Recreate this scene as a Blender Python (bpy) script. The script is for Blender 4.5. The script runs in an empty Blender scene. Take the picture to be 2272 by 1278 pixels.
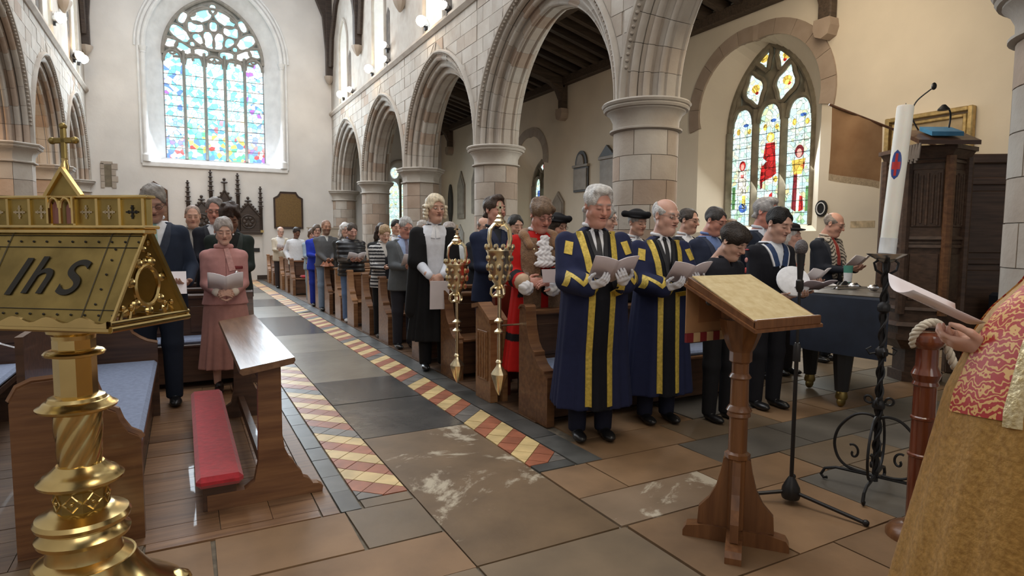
import bpy, bmesh, math, random
import numpy as np
from mathutils import Vector, Matrix
random.seed(7); np.random.seed(7)
PI = math.pi
scene = bpy.context.scene
COL = scene.collection
rad = math.radians
# ---------------------------------------------------------------- camera
cam_d = bpy.data.cameras.new('camera'); cam = bpy.data.objects.new('camera', cam_d); COL.objects.link(cam)
cam_d.sensor_width = 36.0; cam_d.lens = 1352.0 / 2272.0 * 36.0; cam_d.clip_start = 0.05; cam_d.clip_end = 200
yaw, pitch, roll = rad(28.38), rad(4.57), rad(0.31)
fw = Vector((math.sin(yaw) * math.cos(pitch), math.cos(yaw) * math.cos(pitch), -math.sin(pitch)))
rt0 = Vector((math.cos(yaw), -math.sin(yaw), 0)); up0 = rt0.cross(fw)
rt = rt0 * math.cos(roll) + up0 * math.sin(roll); up = -rt0 * math.sin(roll) + up0 * math.cos(roll)
cm = Matrix((rt, up, -fw)).transposed().to_4x4(); cm.translation = (0, 0, 1.42)
cam.matrix_world = cm
scene.camera = cam
# ---------------------------------------------------------------- world, daylight and added fill, exposure
w = bpy.data.worlds.new('world'); scene.world = w; w.use_nodes = True
w.node_tree.nodes['Background'].inputs[0].default_value = (0.95, 0.97, 1.0, 1)
w.node_tree.nodes['Background'].inputs[1].default_value = 0.24
vs = scene.view_settings
vs.view_transform = 'Standard'; vs.look = 'None'; vs.gamma = 1.0; vs.use_curve_mapping = False
vs.exposure = 0.36
def area(name, loc, target, sx, sy, power, color):
    d = bpy.data.lights.new(name, 'AREA'); d.shape = 'RECTANGLE'; d.size = sx; d.size_y = sy
    d.energy = power; d.color = color
    o = bpy.data.objects.new(name, d); COL.objects.link(o); o.location = loc
    o.rotation_euler = (Vector(target) - Vector(loc)).to_track_quat('-Z', 'Y').to_euler()
    return o
area('nave_roof_fill', (1.2, 11.5, 10.9), (1.2, 11.4, 0.0), 5.5, 18, 760, (0.95, 0.97, 1.0))  # soft fill light added below the closed roof
area('clerestory_daylight_north', (-2.0, 9, 7.6), (4.0, 7, 0.5), 12, 2.0, 170, (0.94, 0.97, 1.0))
area('west_window_daylight', (1.15, 22.0, 6.0), (1.15, 6, 1.0), 2.8, 4.5, 600, (0.78, 0.9, 1.0))
area('chancel_fill', (-0.5, -4.5, 5.0), (2.5, 8, 1.5), 6, 4, 140, (1.0, 0.93, 0.84))  # unseen fill light added behind the camera
area('crossing_warm_area', (2.6, 1.2, 6.4), (2.8, 3.0, 0.0), 2.4, 1.6, 60, (1.0, 0.86, 0.68))  # warm area light above the lecterns, no fixture modelled
area('south_aisle_lamps', (6.9, 5.0, 5.2), (8.9, 6.5, 3.0), 1.0, 6.0, 85, (1.0, 0.84, 0.62))
area('south_aisle_window_light', (8.75, 7.3, 3.4), (5.0, 7.0, 1.2), 1.6, 3.0, 110, (0.95, 0.98, 0.95))
area('north_aisle_lamps', (-4.2, 13.5, 4.2), (-3.0, 15, 2.5), 1.0, 5.0, 120, (1.0, 0.68, 0.42))
# ---------------------------------------------------------------- materials
def nodes(m):
    m.use_nodes = True
    return m.node_tree.nodes, m.node_tree.links, m.node_tree.nodes['Principled BSDF']
def mat(name, col, rough=0.6, metal=0.0, var=0.15, scale=6.0, bump=0.0, bscale=None, rand=0.0, spec=0.5, col2=None, detail=4.0, stretch=None, coat=0.0, sheen=0.0):
    m = bpy.data.materials.new(name); N, L, B = nodes(m)
    B.inputs['Roughness'].default_value = rough; B.inputs['Metallic'].default_value = metal
    B.inputs['Specular IOR Level'].default_value = spec
    if coat: B.inputs['Coat Weight'].default_value = coat
    if sheen: B.inputs['Sheen Weight'].default_value = sheen
    tc = N.new('ShaderNodeTexCoord'); mp = N.new('ShaderNodeMapping')
    L.new(tc.outputs['Object'], mp.inputs['Vector'])
    if stretch: mp.inputs['Scale'].default_value = stretch
    nz = N.new('ShaderNodeTexNoise'); nz.inputs['Scale'].default_value = scale; nz.inputs['Detail'].default_value = detail
    oi = N.new('ShaderNodeObjectInfo')
    if rand:
        cb = N.new('ShaderNodeVectorMath'); cb.operation = 'SCALE'; cmb = N.new('ShaderNodeCombineXYZ')
        for i in range(3): L.new(oi.outputs['Random'], cmb.inputs[i])
        L.new(cmb.outputs[0], cb.inputs[0]); cb.inputs['Scale'].default_value = 37.0
        ad = N.new('ShaderNodeVectorMath'); L.new(mp.outputs[0], ad.inputs[0]); L.new(cb.outputs[0], ad.inputs[1])
        L.new(ad.outputs[0], nz.inputs['Vector'])
    else:
        L.new(mp.outputs[0], nz.inputs['Vector'])
    mx = N.new('ShaderNodeMix'); mx.data_type = 'RGBA'
    c2 = col2 if col2 else tuple(max(0, c * (1 - 2 * var)) for c in col[:3])
    c1 = col if col2 else tuple(min(1, c * (1 + var)) for c in col[:3])
    mx.inputs[6].default_value = (*c1[:3], 1); mx.inputs[7].default_value = (*c2[:3], 1)
    rmp = N.new('ShaderNodeMapRange'); rmp.inputs[1].default_value = 0.3; rmp.inputs[2].default_value = 0.7
    L.new(nz.outputs['Fac'], rmp.inputs[0]); L.new(rmp.outputs[0], mx.inputs[0])
    out = mx.outputs[2]
    if rand:
        hs = N.new('ShaderNodeHueSaturation'); mr = N.new('ShaderNodeMapRange')
        mr.inputs[3].default_value = 1 - rand; mr.inputs[4].default_value = 1 + rand
        L.new(oi.outputs['Random'], mr.inputs[0]); L.new(mr.outputs[0], hs.inputs['Value']); L.new(out, hs.inputs['Color'])
        out = hs.outputs[0]
    L.new(out, B.inputs['Base Color'])
    if bump:
        bp = N.new('ShaderNodeBump'); bp.inputs['Strength'].default_value = bump; bp.inputs['Distance'].default_value = 0.02
        if bscale:
            n2 = N.new('ShaderNodeTexNoise'); n2.inputs['Scale'].default_value = bscale; n2.inputs['Detail'].default_value = 5
            L.new(mp.outputs[0], n2.inputs['Vector']); L.new(n2.outputs['Fac'], bp.inputs['Height'])
        else: L.new(nz.outputs['Fac'], bp.inputs['Height'])
        L.new(bp.outputs[0], B.inputs['Normal'])
    return m
def wood(name, c1, c2, rough=0.4, rand=0.1, stretch=(1.2, 14, 14), coat=0.15):
    return mat(name, c1, rough, 0, col2=c2, scale=2.2, stretch=stretch, bump=0.08, rand=rand, detail=6, coat=coat)
def attr_mat(name, rough=0.6, spec=0.4, bump=0.0, bscale=60, metal=0.0, sss=0.0, sheen=0.0):
    m = bpy.data.materials.new(name); N, L, B = nodes(m)
    a = N.new('ShaderNodeAttribute'); a.attribute_name = 'Col'
    nz = N.new('ShaderNodeTexNoise'); nz.inputs['Scale'].default_value = 25; tc = N.new('ShaderNodeTexCoord'); L.new(tc.outputs['Object'], nz.inputs['Vector'])
    mr = N.new('ShaderNodeMapRange'); mr.inputs[3].default_value = .85; mr.inputs[4].default_value = 1.12; L.new(nz.outputs['Fac'], mr.inputs[0])
    hs = N.new('ShaderNodeHueSaturation'); L.new(a.outputs['Color'], hs.inputs['Color']); L.new(mr.outputs[0], hs.inputs['Value'])
    L.new(hs.outputs[0], B.inputs['Base Color'])
    B.inputs['Roughness'].default_value = rough; B.inputs['Specular IOR Level'].default_value = spec; B.inputs['Metallic'].default_value = metal
    if sheen: B.inputs['Sheen Weight'].default_value = sheen
    if bump:
        bp = N.new('ShaderNodeBump'); bp.inputs['Strength'].default_value = bump; bp.inputs['Distance'].default_value = .01
        n2 = N.new('ShaderNodeTexNoise'); n2.inputs['Scale'].default_value = bscale; L.new(tc.outputs['Object'], n2.inputs['Vector'])
        L.new(n2.outputs['Fac'], bp.inputs['Height']); L.new(bp.outputs[0], B.inputs['Normal'])
    return m
# ---------------------------------------------------------------- mesh helpers
class MB:
    def __init__(s): s.v = []; s.f = []
    def add(s, vs, fs):
        o = len(s.v); s.v += [tuple(map(float, p)) for p in vs]; s.f += [tuple(i + o for i in f) for f in fs]; return s
    def box(s, x0, y0, z0, x1, y1, z1, b=0.0):
        if b:
            pr = [(x0 + b, y0), (x1 - b, y0), (x1, y0 + b), (x1, y1 - b), (x1 - b, y1), (x0 + b, y1), (x0, y1 - b), (x0, y0 + b)]
            pi = [(x0 + b, y0 + b), (x1 - b, y0 + b), (x1 - b, y0 + b), (x1 - b, y1 - b), (x1 - b, y1 - b), (x0 + b, y1 - b), (x0 + b, y1 - b), (x0 + b, y0 + b)]
            vs = [(*p, z0) for p in pi] + [(*p, z0 + b) for p in pr] + [(*p, z1 - b) for p in pr] + [(*p, z1) for p in pi]
            fs = [tuple(range(7, -1, -1)), tuple(range(24, 32))]
            for k in range(3):
                for i in range(8): j = (i + 1) % 8; fs.append((k * 8 + i, k * 8 + j, k * 8 + 8 + j, k * 8 + 8 + i))
            return s.add(vs, fs)
        return s.add([(x0, y0, z0), (x1, y0, z0), (x1, y1, z0), (x0, y1, z0), (x0, y0, z1), (x1, y0, z1), (x1, y1, z1), (x0, y1, z1)],
                     [(3, 2, 1, 0), (4, 5, 6, 7), (0, 1, 5, 4), (1, 2, 6, 5), (2, 3, 7, 6), (3, 0, 4, 7)])
    def prism(s, poly, a, b, axis='y'):
        n = len(poly)
        if axis == 'y': P = lambda p, t: (p[0], t, p[1])
        elif axis == 'x': P = lambda p, t: (t, p[0], p[1])
        else: P = lambda p, t: (p[0], p[1], t)
        vs = [P(p, a) for p in poly] + [P(p, b) for p in poly]
        fs = [tuple(range(n)), tuple(range(2 * n - 1, n - 1, -1))] + [(i, i + n, (i + 1) % n + n, (i + 1) % n) for i in range(n)]
        return s.add(vs, fs)
    def lathe(s, prof, c=(0, 0), n=24, twist=None, mod=None):
        vs = []; fs = []; m = len(prof)
        for k, (r, z) in enumerate(prof):
            for i in range(n):
                a = 2 * PI * i / n + (twist(z) if twist else 0)
                rr = r * (mod(a, z, i) if mod else 1)
                vs.append((c[0] + rr * math.cos(a), c[1] + rr * math.sin(a), z))
        for k in range(m - 1):
            for i in range(n):
                j = (i + 1) % n; fs.append((k * n + i, k * n + j, (k + 1) * n + j, (k + 1) * n + i))
        fs.append(tuple(range(n - 1, -1, -1))); fs.append(tuple((m - 1) * n + i for i in range(n)))
        return s.add(vs, fs)
    def tube(s, pts, r, n=8, closed=False, flat=None):
        pts = [Vector(p) for p in pts]; m = len(pts); vs = []; fs = []
        nrm = None
        for k, p in enumerate(pts):
            t = (pts[(k + 1) % m] - pts[k - 1]) if closed else (pts[min(k + 1, m - 1)] - pts[max(k - 1, 0)])
            t = t.normalized() if t.length > 1e-9 else Vector((0, 0, 1))
            if nrm is None:
                nrm = t.orthogonal().normalized() if not flat else (Vector(flat) - t * Vector(flat).dot(t)).normalized()
            nrm = nrm - t * nrm.dot(t)
            nrm = nrm.normalized() if nrm.length > 1e-6 else t.orthogonal().normalized()
            bn = t.cross(nrm); rr = r[k] if isinstance(r, (list, tuple)) else r
            for i in range(n):
                a = 2 * PI * i / n + PI / n; vs.append(p + (nrm * math.cos(a) + bn * math.sin(a)) * rr)
        for k in range(m if closed else m - 1):
            k2 = (k + 1) % m
            for i in range(n): j = (i + 1) % n; fs.append((k * n + i, k * n + j, k2 * n + j, k2 * n + i))
        if not closed:
            fs.append(tuple(range(n - 1, -1, -1))); fs.append(tuple((m - 1) * n + i for i in range(n)))
        return s.add(vs, fs)
    def ball(s, c, r, n=12, m=8):
        rx, ry, rz = (r, r, r) if not isinstance(r, (tuple, list)) else r
        vs = [(c[0], c[1], c[2] - rz)]; fs = []
        for k in range(1, m):
            t = -PI / 2 + PI * k / m
            for i in range(n): a = 2 * PI * i / n; vs.append((c[0] + rx * math.cos(t) * math.cos(a), c[1] + ry * math.cos(t) * math.sin(a), c[2] + rz * math.sin(t)))
        vs.append((c[0], c[1], c[2] + rz)); top = len(vs) - 1
        for i in range(n): j = (i + 1) % n; fs.append((0, 1 + j, 1 + i)); fs.append((top, 1 + (m - 2) * n + i, 1 + (m - 2) * n + j))
        for k in range(m - 2):
            for i in range(n): j = (i + 1) % n; fs.append((1 + k * n + i, 1 + k * n + j, 1 + (k + 1) * n + j, 1 + (k + 1) * n + i))
        return s.add(vs, fs)
    def grid(s, P, nu, nv):  # open surface of P[u][v]
        vs = [P[i][j] for i in range(nu) for j in range(nv)]
        fs = [(i * nv + j, i * nv + j + 1, (i + 1) * nv + j + 1, (i + 1) * nv + j) for i in range(nu - 1) for j in range(nv - 1)]
        return s.add(vs, fs)
    def xf(s, M):
        s.v = [tuple(M @ Vector(p)) for p in s.v]; return s
    def mesh(s, name, smooth=0.6):
        me = bpy.data.meshes.new(name); me.from_pydata(s.v, [], s.f); me.update()
        bm = bmesh.new(); bm.from_mesh(me); bmesh.ops.recalc_face_normals(bm, faces=bm.faces); bm.to_mesh(me); bm.free()
        if smooth:
            me.polygons.foreach_set('use_smooth', [True] * len(me.polygons)); me.set_sharp_from_angle(angle=smooth)
        return me
    def build(s, name, m, parent=None, smooth=0.6, **kw):
        return link(name, s.mesh(name, smooth), m, parent, **kw)
def props(o, label=None, cat=None, group=None, kind=None):
    if label: o['label'] = label
    if cat: o['category'] = cat
    if group: o['group'] = group
    if kind: o['kind'] = kind
    return o
def link(name, me, m=None, parent=None, label=None, cat=None, group=None, kind=None, loc=None, rot=None):
    o = bpy.data.objects.new(name, me); COL.objects.link(o)
    if m is not None:
        if len(me.materials) == 0: me.materials.append(m)
        elif me.materials[0] != m:
            o.material_slots[0].link = 'OBJECT'; o.material_slots[0].material = m
    if parent is not None: o.parent = parent
    if loc is not None: o.location = loc
    if rot is not None: o.rotation_euler = rot
    return props(o, label, cat, group, kind)
def empty(name, loc=(0, 0, 0), rz=0.0, label=None, cat=None, group=None, kind=None, parent=None):
    o = bpy.data.objects.new(name, None); COL.objects.link(o); o.location = loc; o.rotation_euler = (0, 0, rz)
    o.empty_display_size = 0.1
    if parent is not None: o.parent = parent
    return props(o, label, cat, group, kind)
KIDS = {}
def copy_tree(o, parent=None):
    c = o.copy(); COL.objects.link(c)
    if parent is not None: c.parent = parent
    for ch in list(o.children): copy_tree(ch, c)
    return c
# ---------------------------------------------------------------- palette
M_PLASTER = mat('plaster_white', (0.70, 0.685, 0.66), 0.9, var=0.05, scale=1.2, bump=0.12, bscale=14)
M_PLASTW = mat('plaster_cream', (0.72, 0.64, 0.52), 0.9, var=0.05, scale=0.9, bump=0.1, bscale=12)
M_STONE = mat('ashlar_stone', (0.43, 0.38, 0.325), 0.9, col2=(0.35, 0.295, 0.245), scale=3.0, bump=0.25, bscale=20, rand=0.07)
M_STONEW = mat('pale_stone', (0.46, 0.43, 0.385), 0.9, col2=(0.37, 0.325, 0.28), scale=3.0, bump=0.2, bscale=22, rand=0.07)
M_STONEP = mat('pink_stone', (0.40, 0.315, 0.25), 0.9, col2=(0.31, 0.235, 0.18), scale=2.6, bump=0.25, bscale=20, rand=0.10)
M_MORTAR = mat('mortar', (0.37, 0.33, 0.285), 0.95, var=0.12, scale=9, bump=0.2)
M_DRESS = mat('window_dressing_stone', (0.74, 0.75, 0.75), 0.85, var=0.05, scale=4, bump=0.1)
M_TRAC = mat('tracery_stone', (0.30, 0.285, 0.255), 0.85, var=0.12, scale=6, bump=0.15)
M_TRACD = mat('dark_tracery_stone', (0.20, 0.17, 0.12), 0.85, var=0.18, scale=6, bump=0.2)
M_WOODD = wood('dark_oak', (0.055, 0.036, 0.026), (0.025, 0.016, 0.012), 0.6)
M_WOODB = wood('beam_oak', (0.11, 0.075, 0.05), (0.05, 0.034, 0.024), 0.75, coat=0)
M_PEW = wood('pew_oak', (0.22, 0.105, 0.045), (0.11, 0.045, 0.02), 0.38)
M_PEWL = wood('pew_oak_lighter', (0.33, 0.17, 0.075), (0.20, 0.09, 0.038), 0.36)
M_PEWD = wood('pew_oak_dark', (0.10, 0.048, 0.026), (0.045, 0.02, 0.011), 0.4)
M_PULP = wood('pulpit_oak', (0.105, 0.06, 0.038), (0.05, 0.026, 0.017), 0.5)
M_LECT = wood('lectern_oak', (0.21, 0.092, 0.036), (0.115, 0.045, 0.018), 0.32, stretch=(14, 14, 1.2))
M_BRASS = mat('polished_brass', (0.74, 0.56, 0.25), 0.22, 1.0, var=0.1, scale=5, bump=0.02)
M_BRASSD = mat('worn_brass_plate', (0.37, 0.28, 0.105), 0.4, 1.0, var=0.15, scale=9, bump=0.03)
M_GILT = mat('silver_gilt', (0.84, 0.72, 0.48), 0.30, 1.0, var=0.12, scale=12, bump=0.05)
M_SILVER = mat('silver', (0.80, 0.80, 0.82), 0.2, 1.0, var=0.08)
M_BLACKI = mat('wrought_iron', (0.02, 0.02, 0.022), 0.5, 0.4, var=0.2, scale=20)
M_BLACK = mat('black_enamel', (0.012, 0.012, 0.014), 0.4, var=0.1)
M_RED = mat('red_velvet', (0.42, 0.018, 0.03), 0.85, var=0.12, scale=30, bump=0.1, sheen=0.3)
M_BLUEC = mat('blue_grey_cushion_cloth', (0.24, 0.29, 0.42), 0.9, var=0.08, scale=40, bump=0.15)
M_PAPER = mat('paper', (0.80, 0.76, 0.80), 0.8, var=0.03)
M_WHITE = mat('white_cloth', (0.82, 0.84, 0.88), 0.85, var=0.05, scale=30, bump=0.1)
M_NAVYC = mat('navy_piano_cover', (0.012, 0.018, 0.035), 0.7, var=0.15, scale=8, bump=0.05)
# ================================================================ ARCHITECTURE
YW = 22.25; XR = 4.77; XL = -2.38; TH = 0.78; XS = 8.9; XN = -6.4
ZS = 3.1; ZC = 5.77; ZT = 11.5; YB = -5.0; CR = 0.40
COLS_R = [22.25, 18.2, 14.25, 10.2, 6.05, 1.75]
COLS_L = [22.25, 18.2, 14.25, 10.2]
CC = 0.19
def arch_pts(yc, a, n=24, z0=ZS, c=CC):
    """pointed arch outline from +a side to -a side as (y,z)"""
    R = a + c; tm = math.acos(c / R); P = []
    for k in range(n + 1):
        t = tm * k / n; P.append((yc - c + R * math.cos(t), z0 + R * math.sin(t)))
    return P + [(2 * yc - y, z) for y, z in P[-2::-1]]
ORDERS = [  # intrados half-span, ring width, depth from, depth to, roll radius
    (1.60, 0.13, 0.22, 0.56, 0.035), (1.72, 0.13, 0.10, 0.68, 0.045), (1.84, 0.125, 0.0, 0.78, 0.05)]
def order_profile(w, d0, d1, r):
    P = []
    for k in range(7):
        a = PI + PI / 2 * k / 6 - PI * .25
        P.append((r * 1.05 + r * math.cos(a) * 1.05, d0 + r * 1.05 + r * math.sin(a) * 1.05))
    P = [(0.0, d0 + 0.5 * (d1 - d0)), (0.0, d0 + 3.0 * r), (r * .8, d0 + 2.6 * r), (r * .8, d0 + 2.0 * r)] + [(0.0, d0 + 1.5 * r), (0.0, d0 + .9 * r), (r * .3, d0 + .3 * r), (r * .9, d0), (r * 1.5, d0 + .02), (r * 1.9, d0 + r * .7)] + [(min(w - .004, r * 2.5), d0 + r * .5), (w, d0), (w, d0 + .5 * (d1 - d0))]
    Q = [(x, d0 + d1 - d) for x, d in P[::-1]]
    return P[:-1] + Q[:-1] if False else P + Q[1:-1]
def voussoir_mesh(yc, a, prof, t0, t1, sgn, side, xf, n=2, z0=ZS):
    c = CC; mb = MB(); m = len(prof); rows = []
    for k in range(n + 1):
        f = t0 + (t1 - t0) * k / n; row = []
        for dr, d in prof:
            R = a + c + dr; t = math.acos(c / R) * f
            row.append((xf + side * d, yc + sgn * (-c + R * math.cos(t)), z0 + R * math.sin(t)))
        rows.append(row)
    vs = [p for r in rows for p in r]; fs = []
    for k in range(n):
        for i in range(m): j = (i + 1) % m; fs.append((k * m + i, k * m + j, (k + 1) * m + j, (k + 1) * m + i))
    fs.append(tuple(range(m))); fs.append(tuple(n * m + i for i in range(m - 1, -1, -1)))
    return mb.add(vs, fs)
def capital(octa, zt=ZS):
    n = 8 if octa else 36; k = 1 / math.cos(PI / 8) if octa else 1
    prof = [(CR + .0, zt - .36), (CR + .045, zt - .345), (CR + .045, zt - .325), (CR + .005, zt - .31), (CR + .01, zt - .22), (CR + .05, zt - .14),
            (CR + .085, zt - .115), (CR + .085, zt - .10), (CR + .115, zt - .095), (CR + .13, zt - .07), (CR + .115, zt - .05), (CR + .135, zt - .045), (CR + .15, zt - .02), (CR + .135, zt)]
    mb = MB(); mb.lathe([(r * k, z) for r, z in prof], n=n)
    if octa: mb.xf(Matrix.Rotation(PI / 8, 4, 'Z'))
    return mb.mesh('capital', 0.5)
ME_CAP = capital(False); ME_CAPO = capital(True)
def block_mesh(octa, h, nb):
    mb = MB(); g = 0.012; a0 = 0; a1 = 2 * PI / nb
    if octa:
        k = CR / math.cos(PI / 8); p0 = (k, 0); p1 = (k * math.cos(PI / 4), k * math.sin(PI / 4))
        q = lambda p, s: (p[0] * s, p[1] * s)
        e = .01; p0b = (p0[0] + (p1[0] - p0[0]) * e, p0[1] + (p1[1] - p0[1]) * e); p1b = (p1[0] - (p1[0] - p0[0]) * e, p1[1] - (p1[1] - p0[1]) * e)
        mb.prism([p0b, p1b, q(p1b, .8), q(p0b, .8)], .004, h - .004, 'z'); mb.xf(Matrix.Rotation(PI / 8, 4, 'Z'))
        return mb.mesh('stone_block', 0)
    P = []; n = 5
    for k in range(n + 1):
        t = a0 + g + (a1 - a0 - 2 * g) * k / n; P.append((CR * math.cos(t), CR * math.sin(t)))
    Q = [(x * .8, y * .8) for x, y in P[::-1]]
    mb.prism(P + Q, .004, h - .004, 'z')
    return mb.mesh('stone_block', 0.5)
NC = 8; HB = (ZS - .36 - .35) / NC
ME_BLK = block_mesh(False, HB, 6); ME_BLKO = block_mesh(True, HB, 8)
def column(parent, x, y, octa, warm):
    c = empty('column', (x, y, 0), parent=parent)
    core = MB().lathe([(CR - .012, .3), (CR - .012, ZS - .3)], n=8 if octa else 28)
    if octa: core.xf(Matrix.Rotation(PI / 8, 4, 'Z'))
    core.build('shaft_core', M_MORTAR, c)
    k = 1 / math.cos(PI / 8) if octa else 1
    b = MB().lathe([((CR + .16) * k, 0), ((CR + .16) * k, .12), ((CR + .11) * k, .15), ((CR + .12) * k, .2), ((CR + .06) * k, .26), ((CR + .07) * k, .3), ((CR) * k, .35)], n=8 if octa else 32)
    if octa: b.xf(Matrix.Rotation(PI / 8, 4, 'Z'))
    b.build('plinth', M_STONEW, c)
    link('capital', ME_CAPO if octa else ME_CAP, M_STONEW, c)
    nb = 8 if octa else 6
    for i in range(NC):
        for j in range(nb):
            mm = M_STONEP if random.random() < warm else (M_STONE if random.random() < .6 else M_STONEW)
            link('stone_block', ME_BLKO if octa else ME_BLK, mm, c, loc=(0, 0, .35 + i * HB), rot=(0, 0, 2 * PI * (j + (0 if octa else .5 * (i % 2))) / nb))
    return c
def arcade(name, label, xf, side, cols, octs, detail, warm):
    W = empty(name, (0, 0, 0), label=label, cat='wall', kind='structure')
    for i, y in enumerate(cols): column(W, xf + side * TH / 2, y, octs[i], warm)
    for i in range(len(cols) - 1):
        y1, y0 = cols[i], cols[i + 1]; yc = (y0 + y1) / 2; half = (y1 - y0) / 2; sc = half - 2.03
        A = empty('arch', (0, 0, 0), parent=W)
        for oi, (a, w_, d0, d1, r) in enumerate(ORDERS):
            prof = order_profile(w_, d0, d1, r); nv = detail
            for sgn in (1, -1):
                for k in range(nv):
                    e = 0.0009; mb = voussoir_mesh(yc, a + sc, prof, k / nv + (e if k else 0), (k + 1) / nv - e * (k < nv - 1), sgn, side, xf)
                    mb.build('voussoir', M_STONEW if (random.random() < .55) else (M_STONEP if random.random() < warm else M_STONE), A, 0.7)
        # label moulding with dog-tooth
        hp = [(0.0, -.02), (0.02, -.055), (.05, -.06), (.07, -.03), (.075, .02), (0, .02)]
        for sgn in (1, -1): voussoir_mesh(yc, 1.965 + sc, hp, 0, 1, sgn, side, xf, 22).build('hood_mould', M_STONEW, A, 0.7)
        dt = MB(); R0 = 1.955 + sc + CC; tm = math.acos(CC / R0); nd = 44
        for sgn in (1, -1):
            for k in range(int(nd * .12), int(nd * .97)):
                t = tm * k / nd; y = yc + sgn * (-CC + R0 * math.cos(t)); z = ZS + R0 * math.sin(t)
                dt.ball((xf - side * .02, y, z), (.026, .02, .02), 5, 4)
        dt.build('dog_tooth_ornament', M_STONE, A, 0.9, kind='stuff')
        # spandrel core
        sp = MB(); ex = arch_pts(yc, 1.96 + sc, 24)
        ex = [(y1, ZS)] + ex + [(y0, ZS)]
        for d in (0.012, TH - .005):
            x = xf + side * d; vs = []; fs = []
            for (y, z) in ex: vs += [(x, y, z), (x, y, ZC)]
            for k in range(len(ex) - 1): fs.append((2 * k, 2 * k + 2, 2 * k + 3, 2 * k + 1))
            sp.add(vs, fs)
        sp.build('spandrel_core', M_MORTAR if side > 0 else M_STONEW, A)
        # ashlar blocks of the spandrel, cut to the arch line
        ch = 0.267; nz = 10
        Rex = 2.05 + sc + CC
        for ci in range(nz):
            za = ZS + ci * ch + .004; zb = ZS + (ci + 1) * ch - .004
            if zb > ZC: zb = ZC - .004
            def hw(z):
                q = Rex * Rex - (z - ZS) ** 2
                return max(0.0, math.sqrt(q) - CC) if q > CC * CC else 0.0
            for sgn in (1, -1):
                la, lb = hw(za), hw(zb); e0 = half if la > 0 or lb > 0 else half
                x = half - (.02 if ci % 2 else .24); prev = half + 0
                cuts = [half]
                while x > 0.02: cuts.append(x); x -= random.uniform(.34, .56)
                cuts.append(0.0)
                for k in range(len(cuts) - 1):
                    u1, u0 = cuts[k] - .004, cuts[k + 1] + .004
                    b0, t0 = max(u0, la + .004), max(u0, lb + .004)
                    if t0 > u1 - .03: continue
                    b0 = min(b0, u1)
                    poly = [(yc + sgn * b0, za), (yc + sgn * u1, za), (yc + sgn * u1, zb), (yc + sgn * t0, zb)]
                    if u1 - b0 < .01: poly = poly[1:]
                    dd = random.uniform(-.003, .004)
                    mb = MB().prism(poly, xf + side * (.05), xf + side * dd, 'x')
                    mb.build('stone_block', M_STONEW if random.random() < .8 else (M_STONEP if random.random() < warm * .4 else M_STONE), A, 0)
    return W
WR = arcade('wall_right', 'pale stone arcade wall of pointed arches on round columns', XR, 1, COLS_R, [0, 0, 0, 1, 0, 0][0:0] + [0, 0, 1, 0, 0, 0], 10, .30)
WL = arcade('wall_left', 'stone arcade wall with pinkish arches beyond the brass lectern', XL, -1, COLS_L, [1, 1, 1, 1], 9, .75)
# upper walls (clerestory), string courses
def upper(W, xf, side, wins, y0, y1):
    mb = MB()
    ys = sorted(wins); edges = [y0]
    hwid, zs0, zsp = 0.55, ZC + .02, 7.55
    def quad(a, b, c, d, x=None): mb.add([(xf, *a), (xf, *b), (xf, *c), (xf, *d)], [(0, 1, 2, 3)])
    cur = y0
    for yc in ys:
        quad((cur, ZC), (yc - hwid, ZC), (yc - hwid, ZT), (cur, ZT))
        P = arch_pts(yc, hwid, 10, zsp, .35)
        for k in range(len(P) - 1):
            quad(P[k], P[k + 1], (P[k + 1][0], ZT), (P[k][0], ZT))
        cur = yc + hwid
    quad((cur, ZC), (y1, ZC), (y1, ZT), (cur, ZT))
    mb.build('clerestory_wall', M_STONEW, W)
    for yc in ys:
        P = [(yc + hwid, zs0)] + arch_pts(yc, hwid, 10, zsp, .35) + [(yc - hwid, zs0)]
        rv = MB(); d = .62
        for k in range(len(P) - 1):
            a, b = P[k], P[k + 1]
            rv.add([(xf, *a), (xf, *b), (xf + side * d, yc + (b[0] - yc) * .72, b[1] - .12), (xf + side * d, yc + (a[0] - yc) * .72, a[1] - .12)], [(0, 1, 2, 3)])
        rv.add([(xf, yc - hwid, zs0), (xf, yc + hwid, zs0), (xf + side * d, yc + hwid, zs0), (xf + side * d, yc - hwid, zs0)], [(0, 1, 2, 3)])
        rv.build('window_reveal', M_DRESS, W)
        for s in (-1, 1):
            sh = MB().tube([(xf - side * .01, yc + s * (hwid + .02), zs0), (xf - side * .01, yc + s * (hwid + .02), zsp)], .045, 10)
            sh.build('nook_shaft', M_STONEW, W)
        hp = arch_pts(yc, hwid + .03, 12, zsp, .35)
        MB().tube([(xf - side * .01, y, z) for y, z in hp], .05, 8).build('window_arch_mould', M_STONEW, W)
        gl = MB(); G = [(yc + (y - yc) * .72, z - .12) for y, z in P]
        gl.prism(G, xf + side * (d + .0), xf + side * (d + .03), 'x'); gl.build('glass_pane', M_SKYGLASS, W)
        MB().box(xf + side * (d - .02) - .03, yc - .03, zs0, xf + side * (d - .02) + .03, yc + .03, zsp + .75).build('mullion', M_STONEW, W)
    # dark block beside each window, coloured as the shade of a passage
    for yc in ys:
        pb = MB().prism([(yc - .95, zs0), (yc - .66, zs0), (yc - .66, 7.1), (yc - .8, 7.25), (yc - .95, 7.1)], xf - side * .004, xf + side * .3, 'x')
        pb.build('passage_shade', M_PASSAGE, W)
    sc = MB().prism([(xf, ZC - .10), (xf - side * .03, ZC - .10), (xf - side * .09, ZC - .03), (xf - side * .09, ZC + .02), (xf, ZC + .05)], y0, y1, 'y')
    sc.build('string_course', M_STONE, W)
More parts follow.
